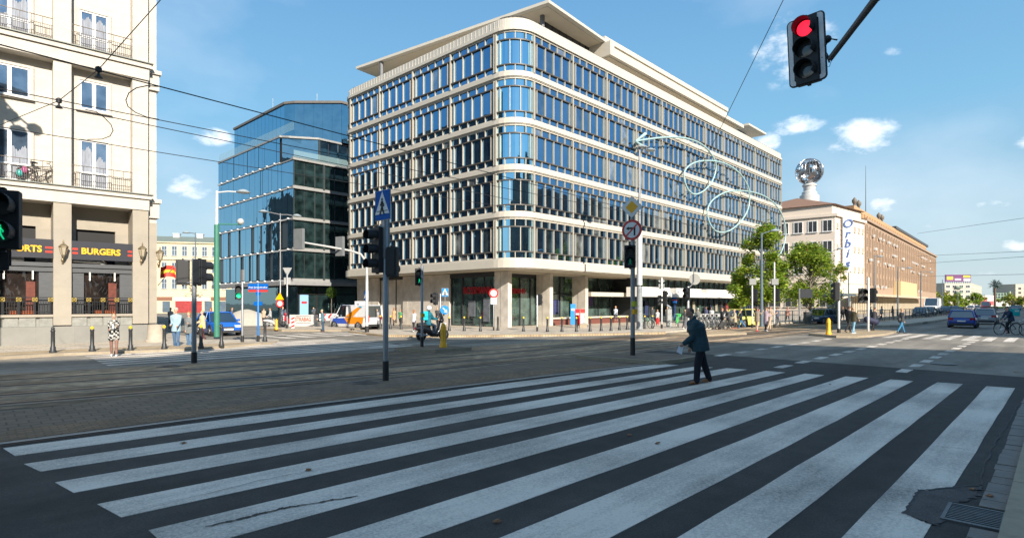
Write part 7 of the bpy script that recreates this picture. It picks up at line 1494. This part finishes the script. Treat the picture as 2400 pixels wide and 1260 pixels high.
    if skirt:
        c = MB(); zb = skirt[1]; n_ = 20; pr = [(pel+sp(HH(.06)), HH(.062), HH(.083)), (pel, HH(.075), HH(.10))]; mid = (legj[0][2]+legj[1][2])/2; dz = pel.z-HH(zb); cx_ = pel.lerp(Vector((mid.x, 0, 0)), 1-zb/.5); cx_.z = HH(zb); pr.append((pel.lerp(cx_, .5), HH(.095), HH(.12))); pr.append((cx_, HH(skirt[2]), HH(skirt[2]*1.1))); loft(c, pr, n_)
        part('skirt', c, C('cloth_%d_%d_%d' % nm(skirt[0]), skirt[0], rough=.85, var=.15, scale=8), t, vox)
    # top / jacket
    c = MB(); e = .012*h; base_ = pel-sp(HH(jl-.04), lean*.25)
    loft(c, [(base_, HH(.072)*B_, HH(.100)*B_), (pel+sp(HH(.03)), HH(.070)*B_, HH(.098)*B_), (waist, HH(.066)*B_, HH(.088)*B_), (chest, HH(.076)*B_, HH(.106 if not fem else .096)*B_), (sh-sp(HH(.03)), HH(.068), HH(.116 if not fem else .100)), (sh-sp(HH(.006)), HH(.058), HH(.098 if not fem else .082)), (sh+sp(HH(.02)), HH(.042), HH(.052))])
    if neckl: c.cap(sh+sp(HH(.01)), nk, HH(.042), HH(.040))
    for (S_, E, Wr) in armj:
        if sleeves: c.cap(S_, E, HH(.034)*B_, HH(.029)*B_); c.cap(E, E.lerp(Wr, wrist), HH(.030)*B_, HH(.023)*B_)
        else: c.cap(S_, S_.lerp(E, .55), HH(.035), HH(.030))
    part('jacket', c, topm or C('cloth_%d_%d_%d' % nm(top), top, rough=.85, var=.15, scale=8), t, vox)
    for (hp_, kn, an, sa) in legj:
        s_ = MB(); tilt = max(-35, min(40, sa*.5)) if an.z > HH(.06) else 0; f = Vector((math.cos(rad(tilt)), 0, math.sin(rad(tilt)))); s_.cap(an-f*HH(.018)+Vector((0, 0, -HH(.020))), an+f*HH(.085)+Vector((0, 0, -HH(.026))), HH(.022), HH(.017)); s_.cap(an, an+Vector((0, 0, -HH(.015))), HH(.026), HH(.024)); s_.cap(an+f*HH(.02)+Vector((0, 0, -HH(.012))), an+f*HH(.06)+Vector((0, 0, -HH(.02))), HH(.023), HH(.02))
        if boots: s_.cap(an, an.lerp(kn, boots), HH(.026), HH(.034))
        part('shoe', s_, C('shoe_%d_%d_%d' % nm(shoes), shoes, rough=.5), t, .010)
    # hair
    c = MB(); hm = hairm or C('hair_%d_%d_%d' % nm(hair), hair, rough=.7, var=.3, scale=30)
    if style == 'short': c.ball(hd+q @ Vector((-.016*h, 0, .026*h)), HH(.052), HH(.047), HH(.049), 14, 10, q)
    elif style == 'receding': c.ball(hd+q @ Vector((-.018*h, 0, .014*h)), HH(.047), HH(.0455), HH(.050), 14, 10, q)
    elif style == 'long': c.ball(hd+q @ Vector((-.015*h, 0, .024*h)), HH(.056), HH(.051), HH(.053), 14, 10, q); c.cap(hd+q @ Vector((-.035*h, 0, 0)), hd+Vector((-.045*h, 0, -.10*h)), HH(.042), HH(.026))
    elif style == 'bun': c.ball(hd+q @ Vector((-.015*h, 0, .024*h)), HH(.055), HH(.049), HH(.051), 14, 10, q); c.ball(hd+q @ Vector((-.062*h, 0, .03*h)), HH(.024))
    elif style == 'cap': c.ball(hd+q @ Vector((-.006*h, 0, .034*h)), HH(.060), HH(.051), HH(.038), 14, 10, q); c.ball(hd+q @ Vector((.055*h, 0, .026*h)), HH(.035), HH(.036), HH(.007), 12, 6, q)
    elif style == 'helmet': c.ball(hd+q @ Vector((-.005*h, 0, .018*h)), HH(.078), HH(.070), HH(.075), 16, 12, q)
    part('helmet' if style == 'helmet' else ('cap' if style == 'cap' else 'hair'), c, hm, t, .010, 1)
    if face:
        for s_ in (1, -1): MB().ball(hd+q @ Vector((.044*h, s_*.016*h, .006*h)), HH(.005), HH(.006), HH(.004), 8, 6).build('eye', C('eye_dark', (.02, .015, .012), rough=.2), t)
    mw = Matrix.Translation(t.location) @ Matrix.Rotation(rad(phi-46.7), 4, 'Z')
    return t, dict(hands=hands, hd=hd, sh=sh, chest=chest, pel=pel, mw=mw, rz=rad(phi-46.7), waist=waist, q=q, ht=ht_)
def hpx(px, py, top_, z=0): return (py-top_)*dep(py, z)/FP*1.05
# the man on the crossing
Lm = G(1641, 899)
wool = C('denim_green', (.018, .052, .068), rough=.9, var=.25, scale=14, bump=.3, bscale=60)
t, I = person('stooping short haired man in dark blue denim jacket walking left over the crossing', Lm, 183, 1.88, lean=19, headt=26, legs=((12, 8), (-15, 4)), arms=((4, 46), (-9, 30)), top=(.02, .05, .07), topm=wool, bottom=(.006, .008, .016), shoes=(.30, .13, .05), hair=(.06, .05, .045), style='receding', jl=.125, bulk=1.5, legw=1.3, vox=.009, skin=SK2, face=True, abd=(16, 14), neckl=None, leglen=1.0, wrist=.95)
c = MB(); hd, q, h_ = I['hd'], I['q'], 1.88
c.ball(hd+q @ Vector((.022*h_, 0, -.036*h_)), .030*h_, .034*h_, .026*h_, 12, 8, q); part('beard', c, C('beard_grey', (.20, .205, .20), rough=.9), t, .010, 1)
c = MB(); c.tube([I['sh']+Vector((-.02, 0, .03)), I['sh']+Vector((.03, 0, .075))], [.095, .075], 14); c.build('collar', wool, t, smooth=True)
a = MB(); 
J = I['mw']
# shirt tail peeking out under the jacket
b_ = MB(); b_.box(.12, .13, -.12, .12, -.0, .13); b_.xf(Matrix.Translation(I['pel']+Vector((-.02, 0, -.16)))).build('shirt_tail', C('shirt_pale', (.4, .42, .42)), t)
hw_ = J @ I['hands'][0]; hw2 = J @ I['hands'][1]
left = hw2 if (hw2-Vector(Lm)).dot(rt) < (hw_-Vector(Lm)).dot(rt) else hw_
pt_ = thing('paper_sheet', 'folded white paper hanging from the walking man\'s hand', 'paper', tuple(left)); a = MB(); a.add([(0, 0, .035)]*0+[tuple(rt*x+Vector((0, 0, z_))+fw*y_) for x, z_, y_ in ((-.02, .06, 0), (.08, .02, .012), (.03, -.20, .0), (-.10, -.13, -.01))], [(0, 1, 2, 3)]); a.add([tuple(rt*x+Vector((0, 0, z_))+fw*y_) for x, z_, y_ in ((-.02, .06, -.006), (.08, .02, .005), (.03, -.20, -.012), (-.10, -.13, -.018))], [(3, 2, 1, 0)]); a.build('sheet', C('paper_white', (.75, .76, .80), rough=.7), pt_)
# checkered coat
def check(name, c1, c2, s_=7):
    m = bpy.data.materials.new(name); m.use_nodes = True; n = m.node_tree; b = n.nodes['Principled BSDF']; t_ = node(n, 'ShaderNodeTexCoord').outputs['Object']; nz_ = node(n, 'ShaderNodeTexNoise', {'Vector': t_, 'Scale': 5.0}); ad = node(n, 'ShaderNodeVectorMath', {0: t_, 1: node(n, 'ShaderNodeVectorMath', {0: nz_.outputs['Color'], 'Scale': .22}, operation='SCALE').outputs[0]}, operation='ADD').outputs[0]
    k_ = node(n, 'ShaderNodeTexChecker', {'Vector': ad, 'Color1': (*c1, 1), 'Color2': (*c2, 1), 'Scale': float(s_)}); n.links.new(k_.outputs[0], b.inputs['Base Color']); b.inputs['Roughness'].default_value = .9; return m
p = G(267, 835); t, I = person('young woman in black and white chequered coat and brown leggings stepping off the kerb', p, 300, hpx(267, 835, 739), lean=2, legs=((12, 4), (-9, 8)), arms=((22, 95), (12, 80)), topm=check('coat_check', (.50, .48, .43), (.02, .02, .022), 13), bottom=(.24, .13, .10), shoes=(.7, .7, .7), hair=(.20, .09, .04), style='bun', jl=.17, fem=True, bulk=1.15, abd=(4, 4))
cw = I['mw'] @ (I['hands'][0].lerp(I['hands'][1], .5)); tt = thing('takeaway_cup', 'pale cup held by the woman in the chequered coat', 'cup', tuple(cw+Vector((0, 0, -.04)))); MB().lathe([(.03, 0), (.042, .12), (.045, .125), (.02, .14)], 12).build('cup', white_s, tt)
p = G(413, 816); t, I = person('grey haired man in open light blue jacket and jeans left of the small woman', p, 285, hpx(413, 816, 726), legs=((10, 6), (-8, 6)), arms=((10, 55), (5, 70)), top=(.30, .42, .48), bottom=(.06, .13, .24), shoes=(.2, .22, .28), hair=(.45, .43, .40), jl=.14, bulk=1.08)
p = G(443, 814); person('short woman in grey padded vest and jeans beside the man in light blue', p, 275, hpx(443, 814, 735), legs=((9, 5), (-6, 6)), arms=((15, 95), (5, 20)), top=(.16, .17, .17), bottom=(.09, .17, .28), shoes=(.5, .5, .5), hair=(.38, .15, .04), style='long', jl=.16, fem=True, bulk=1.15, sleeves=True)
p = G(475, 797); person('woman in patterned beige blouse and dark red trousers in front of the blue car', p, 240, hpx(475, 797, 731), legs=((14, 10), (-8, 6)), arms=((5, 40), (15, 60)), topm=check('blouse_check', (.60, .45, .26), (.52, .40, .24), 9), bottom=(.12, .03, .03), shoes=(.2, .08, .05), hair=(.42, .28, .14), jl=.16, fem=True, bulk=1.2)
p = G(757, 777); person('man in grey blue hooded jacket standing before the white barrier', p, 195, hpx(757, 777, 728), lean=5, headt=16, legs=((3, 2), (-3, 3)), arms=((14, 60), (10, 60)), top=(.09, .16, .20), bottom=(.035, .07, .12), shoes=(.12, .05, .03), hair=(.5, .38, .25), bulk=1.1)
p = G(884, 768, .1); person('woman in grey top at the far left end of the plaza', p, 270, hpx(884, 768, 726, .1), arms=((10, 30), (-10, 20)), top=(.3, .28, .28), bottom=(.05, .05, .06), style='long', fem=True)
p = G(923, 763, .1); person('woman in tan orange coat strolling beside the person in green', p, 80, hpx(923, 763, 723, .1), top=(.50, .30, .16), bottom=(.45, .30, .22), hair=(.30, .13, .05), style='long', jl=.2, fem=True, bulk=1.15)
p = G(938, 765, .1); person('walker in green jacket and black trousers right of the woman in orange', p, 75, hpx(938, 765, 726, .1), legs=((18, 10), (-18, 14)), top=(.06, .22, .09), bottom=(.02, .02, .02), hair=(.35, .2, .1), bulk=1.05)
p = G(970, 778, .1); person('woman in white top and dark grey trousers left of the scooter rider', p, 75, hpx(970, 778, 728, .1), legs=((16, 8), (-16, 12)), top=(.50, .50, .52), bottom=(.05, .05, .06), shoes=(.6, .6, .6), hair=(.30, .13, .05), style='long', fem=True)
p = G(1541, 763, .1); person('woman in white top and long red trousers walking by the shop', p, 262, hpx(1541, 763, 727, .1), top=(.62, .58, .56), bottom=(.60, .03, .03), skirt=((.60, .03, .03), .12, .07), shoes=(.55, .5, .5), hair=(.25, .11, .06), fem=True, bulk=1.05)
p = G(1606, 771, .1); person('woman with grey backpack, white sleeves and long grey skirt left of the walking man', p, 20, hpx(1606, 771, 728, .1), lean=4, arms=((30, 80), (28, 80)), top=(.10, .10, .10), skirt=((.12, .12, .13), .08, .12), bottom=None, shoes=(.6, .6, .6), hair=(.45, .32, .2), style='bun', fem=True, bulk=1.1)
p = G(1636, 768, .1); person('grey haired passer-by half hidden behind the walking man', p, 90, hpx(1636, 768, 724, .1), top=(.14, .14, .13), bottom=(.05, .05, .05), hair=(.5, .48, .45))
p = G(1692, 771); person('man in black jacket leading the group with the suitcase', p, 10, hpx(1692, 771, 724), legs=((14, 8), (-14, 14)), top=(.025, .025, .03), bottom=(.03, .03, .035), hair=(.28, .10, .04), bulk=1.1)
p = G(1708, 772); person('bending figure in black and grey coat beside the wheeled suitcase', p, 200, hpx(1708, 772, 724), lean=14, legs=((16, 10), (-20, 12)), arms=((15, 40), (-10, 10)), top=(.06, .06, .065), bottom=(.025, .02, .02), shoes=(.2, .1, .05), hair=(.14, .06, .03), style='long', fem=True, bulk=1.15)
p = G(1722, 770); person('person in beige trench coat right of the suitcase group', p, 190, hpx(1722, 770, 727), legs=((12, 8), (-12, 10)), top=(.42, .36, .25), bottom=(.05, .04, .04), shoes=(.35, .08, .04), hair=(.42, .33, .2), jl=.22, fem=True, bulk=1.2)
p = G(1737, 769); person('man in black jacket and blue jeans striding left past the taxi', p, 178, hpx(1737, 769, 728), lean=6, legs=((22, 8), (-24, 18)), top=(.02, .03, .04), bottom=(.03, .15, .32), hair=(.25, .15, .08), bulk=1.1)
p = G(1690, 772); k_ = dep(772)/FP; t = thing('wheeled_suitcase', 'black wheeled suitcase tilted beside the bending figure', 'suitcase', (p[0], p[1], 0), rad(-46.7)); a = MB(); a.cbox((0, 0, 0), .32, .24, .55, mtx=Matrix.Translation((.02, 0, .38)) @ Matrix.Rotation(rad(35), 4, 'Y')); a.build('case', blk, t, bevel=.04); MB().tube([(.2, .0, .6), (.42, 0, .88)], .012, 5).build('handle', steel, t); a = MB(); a.tube([(-.15, -.12, .06), (-.15, .12, .06)], .06, 10); a.build('wheels', tyre, t)
p = G(1774, 776); t, I = person('woman in brown coat, red scarf and red shoes photographing with raised arms', p, 30, hpx(1774, 776, 722), legs=((8, 6), (-6, 4)), arms=((65, 75), (60, 80)), top=(.25, .20, .16), bottom=(.50, .36, .28), shoes=(.55, .03, .03), hair=(.07, .04, .04), style='long', jl=.16, fem=True, bulk=1.15)
c = MB(); c.cap(I['sh']+Vector((0, -.05, .03)), I['sh']+Vector((.03, .05, .04)), .06, .06); part('scarf', c, red_s, t, .012)
p = G(1795, 776); person('woman in long lavender coat right of the woman with red scarf', p, 15, hpx(1795, 776, 723), legs=((10, 6), (-8, 6)), arms=((30, 90), (20, 90)), top=(.36, .29, .33), bottom=(.03, .03, .05), shoes=(.6, .6, .62), hair=(.16, .07, .03), style='short', jl=.26, fem=True, bulk=1.15)
p = G(1804, 774); person('figure in beige half behind the woman in lavender', p, 10, hpx(1804, 774, 722), arms=((50, 90), (40, 80)), top=(.35, .27, .2), bottom=(.5, .38, .26), hair=(.12, .05, .02), fem=True)
p = G(1990, 780, .1); person('man in black jacket striding right behind the man in olive', p, 20, hpx(1990, 780, 720, .1), lean=6, legs=((20, 8), (-24, 14)), top=(.02, .02, .022), bottom=(.02, .02, .02), hair=(.12, .06, .03), bulk=1.1)
p = G(2000, 782, .1); person('man in olive jacket, light blue jeans and white trainers on the right island', p, 15, hpx(2000, 782, 723, .1), lean=3, legs=((14, 6), (-8, 8)), arms=((-6, 20), (12, 40)), top=(.045, .04, .02), bottom=(.20, .36, .48), shoes=(.68, .68, .68), hair=(.45, .3, .17), bulk=1.12)
p = G(2047, 779); t, I = person('woman in black carrying a big dark blue duffel bag on the right island', p, 15, hpx(2047, 779, 723), lean=10, headt=14, legs=((12, 8), (-16, 6)), arms=((18, 95), (18, 95)), top=(.04, .04, .05), bottom=(.015, .015, .016), shoes=(.25, .16, .12), hair=(.07, .04, .03), style='bun', fem=True, bulk=1.1, leglen=.9)
k_ = dep(779)/FP; o = Vector(G(2047, 779)); t = thing('duffel_bag', 'dark blue duffel bag slung behind the woman at right', 'bag', tuple(o+Vector((0, 0, 25*k_)))); a = MB(); a.cap(rt*(-15*k_)+Vector((0, 0, 6*k_)), rt*(4*k_), .21, .24, 14); part('bag_body', a, C('bag_navy', (.014, .018, .055), rough=.7, var=.2, scale=5), t, .02); MB().tube([tuple(rt*(-10*k_)+Vector((0, 0, .35))), tuple(rt*(2*k_)+Vector((0, 0, .62))), tuple(rt*(4*k_)+Vector((0, 0, .2)))], .02, 6).build('strap', blk, t)
p = G(2113, 781); t, I = person('woman in dark jacket and bright blue jeans striding over the far crossing', p, 8, hpx(2113, 781, 724), lean=3, legs=((22, 2), (-24, 10)), arms=((10, 30), (-16, 12)), top=(.045, .05, .055), bottom=(.045, .20, .36), shoes=(.02, .02, .02), hair=(.36, .22, .11), style='short', fem=True, bulk=1.12)
o = I['mw'] @ (I['pel']+Vector((-.18, -.05, .06))); t = thing('shoulder_bag', 'black shoulder bag at the hip of the striding woman in blue jeans', 'bag', tuple(o), I['rz']); a = MB(); a.ball((0, 0, 0), .13, .08, .16); part('bag_body', a, blk, t, .02); MB().tube([(0, 0, .1), (.12, .1, .4), (.2, .12, .58)], .01, 4).build('strap', blk, t)
# seated woman on the bench wall
p = G(1440, 768, .1); bp = Vector((46.2, 31.15, .1)); bx_, by_ = ray(1443); sc = 31.2/by_; bp = Vector((bx_*sc, 31.2, .1)); person('woman in white jacket sitting on the brick bench with legs crossed', tuple(bp), 265, 1.68, lean=-4, legs=((78, 65), (70, 40)), arms=((25, 60), (-8, 20)), top=(.45, .52, .60), bottom=(.04, .045, .06), shoes=(.55, .5, .42), hair=(.45, .28, .12), style='long', fem=True, seat=.78, bulk=1.1)
for (px, py, tp, col, lab, ph) in ((1975, 752, 722, (.03, .03, .035), 'dark figure waiting inside the tram shelter', 270), (1983, 753, 724, (.02, .02, .02), 'second dark figure waiting at the shelter', 200), (2041, 752, 724, (.14, .16, .2), 'distant passer-by behind the tram railing', 180), (914, 745, 724, (.2, .2, .22), 'tiny figure before the dark shop', 200), (735, 758, 730, (.15, .25, .35), 'man in blue shirt sitting outside the dark shop', 270), (618, 764, 730, (.5, .35, .25), 'pedestrian in pink by the sand heap', 90), (634, 764, 731, (.4, .4, .4), 'pedestrian in grey near the scooters', 200)):
    person(lab, G(px, py, .1), ph, max(1.5, min(1.85, hpx(px, py, tp, .1))), top=col, bottom=(.03, .03, .04), vox=.02)
# backpacks
def bag_on(I, label, col, sx=.14, sy=.3, sz=.42, dz=-.08, off_=.2, bevel=.04, nm='backpack', dx=0):
    o = I['mw'] @ (I['chest']+Vector((-off_-sx/2+dx, 0, dz))); t = thing(nm, label, 'backpack', tuple(o), I['rz']); a = MB(); a.box(-sx/2, sx/2, -sy/2, sy/2, -sz/2, sz/2); a.build('pack', col, t, bevel=bevel)
    MB().tube([(sx/2, .1, sz/2-.03), (sx/2+.1, .11, sz/2+.06), (sx/2+.22, .11, sz/2-.12), (sx/2+.1, .1, -sz/2+.1)], .014, 5).tube([(sx/2, -.1, sz/2-.03), (sx/2+.1, -.11, sz/2+.06), (sx/2+.22, -.11, sz/2-.12), (sx/2+.1, -.1, -sz/2+.1)], .014, 5).build('straps', blk, t); return t
teal_b = C('teal_bag', (.01, .45, .48), rough=.5, var=.05)
# courier on a motor scooter
p = G(1012, 797); k_ = dep(797)/FP; sc_ = scooter((p[0], p[1], 0), rad(40-46.7), 'black scooter ridden by the courier in teal behind the yellow bollard', (.012, .012, .014), 1.05, 'courier_scooter')
t, I = person('courier in teal jacket and white helmet riding the black scooter', (p[0]-.25*math.cos(rad(-6.7)), p[1]-.25*math.sin(rad(-6.7)), 0), 40, 1.8, lean=8, legs=((72, 78), (70, 74)), arms=((38, 38), (38, 38)), top=(.008, .13, .18), bottom=(.01, .025, .05), shoes=(.02, .02, .02), style='helmet', hairm=white_s, seat=.92, bulk=1.25, neckl=True)
bt_ = bag_on(I, 'turquoise delivery backpack of the scooter courier', teal_b, .28, .40, .48, -.02, .13, nm='delivery_backpack')
# cyclists at the right edge
def cyclist(px, py, lab, labb, top, bottom, bagc, helmet=True):
    p = G(px, py); rz = rad(180-46.7); b_ = bicycle((p[0], p[1], 0), rz, labb, (.03, .04, .06), basket=False, R_=.36)
    t, I = person(lab, (p[0]-.22*math.cos(rz), p[1]-.22*math.sin(rz), 0), 180, 1.78, lean=27, headt=10, legs=((58, 58), (22, 32)), arms=((28, 18), (28, 18)), top=top, bottom=bottom, shoes=(.25, .08, .06), style='cap' if helmet else 'short', hair=(.015, .02, .02), seat=.96, bulk=1.15)
    return I
I = cyclist(2362, 784, 'courier in navy jacket and dark cap riding a bicycle at the right edge', 'dark courier bicycle with thin wheels at the right edge', (.012, .035, .085), (.015, .02, .03), None)
t = bag_on(I, 'large turquoise delivery box on the cycling courier\'s back', teal_b, .42, .46, .44, .06, .10, .03, 'delivery_backpack'); MB().box(-.12, .14, -.236, -.231, .04, .14).box(-.12, .14, .231, .236, .04, .14).build('white_lettering', white_s, t); MB().box(-.212, -.205, -.2, .2, -.2, .2).build('reflective_strip', C('strip_pale', (.6, .75, .7)), t)
cyclist(2422, 786, 'second cyclist in dark clothes cut off by the right edge', 'second bicycle cut off by the right edge', (.05, .03, .05), (.02, .02, .025), None, False)

ex = [(1668, 764, 729, (.5, .5, .5), (.05, .08, .15), 250, 'short'), (1655, 760, 727, (.05, .06, .12), (.03, .03, .04), 80, 'long'), (1564, 757, 727, (.35, .3, .25), (.05, .05, .08), 270, 'short'), (1529, 757, 728, (.05, .05, .06), (.04, .06, .1), 90, 'short'),
      (1822, 763, 727, (.08, .09, .12), (.1, .1, .12), 100, 'short'), (1846, 758, 727, (.4, .2, .15), (.03, .03, .04), 280, 'long'), (2066, 750, 724, (.3, .3, .32), (.03, .03, .05), 0, 'short'), (2092, 746, 722, (.1, .05, .06), (.03, .04, .08), 180, 'long'),
      (1025, 764, 728, (.04, .05, .05), (.03, .03, .04), 260, 'short'), (1370, 757, 728, (.3, .25, .3), (.04, .04, .06), 100, 'long'), (543, 764, 730, (.12, .12, .14), (.05, .05, .08), 40, 'short'), (400, 772, 729, (.45, .42, .4), (.06, .1, .2), 300, 'short'), (495, 768, 731, (.3, .06, .06), (.05, .05, .06), 180, 'long'), (662, 757, 731, (.1, .14, .2), (.05, .05, .06), 10, 'short')]
exl = ['pedestrian in pale top behind the rental bicycles', 'woman in navy walking away behind the bicycle row', 'pedestrian in beige beside the blue information post', 'dark dressed walker left of the woman in red trousers', 'walker in dark blue under the tall tree', 'woman in rust coloured top between the two big trees', 'walker in light grey behind the long railing', 'woman in maroon far along the railing',
       'dark figure standing by the stone wall behind the scooter', 'woman passing behind the red board', 'person in grey beside the sand heap', 'person in pale shirt near the left planter', 'woman in red behind the blue car', 'person in blue standing by the parked scooters']
for (px, py, tp, c1, c2, ph, st_), lab in zip(ex, exl):
    person(lab, G(px, py, .1), ph, max(1.55, min(1.9, hpx(px, py, tp, .1))), top=c1, bottom=c2, style=st_, fem=st_ == 'long', vox=.02, hair=random.choice([(.08, .05, .03), (.3, .18, .09), (.2, .1, .05)]))

bx0 = lbp(95, 400, .3)[0]; w_ = lbw(bx0, .32, ZC1t); bicycle(w_, ANG, 'bicycle stored on the lowest balcony behind the railing', (.05, .04, .04), basket=False)
for (px, c_, lab) in ((46, (.05, .5, .45), 'turquoise balloon on the lowest balcony'), (58, (.6, .12, .3), 'pink balloon on the lowest balcony')):
    x_, z_ = lbp(px, 405 if px < 50 else 398, .2); t = thing('balloon', lab, 'balloon', lbw(x_, .25, z_-.15)); MB().ball((0, 0, .15), .13, .13, .16).build('balloon_body', C('balloon_%d' % px, c_, rough=.3), t, smooth=True)
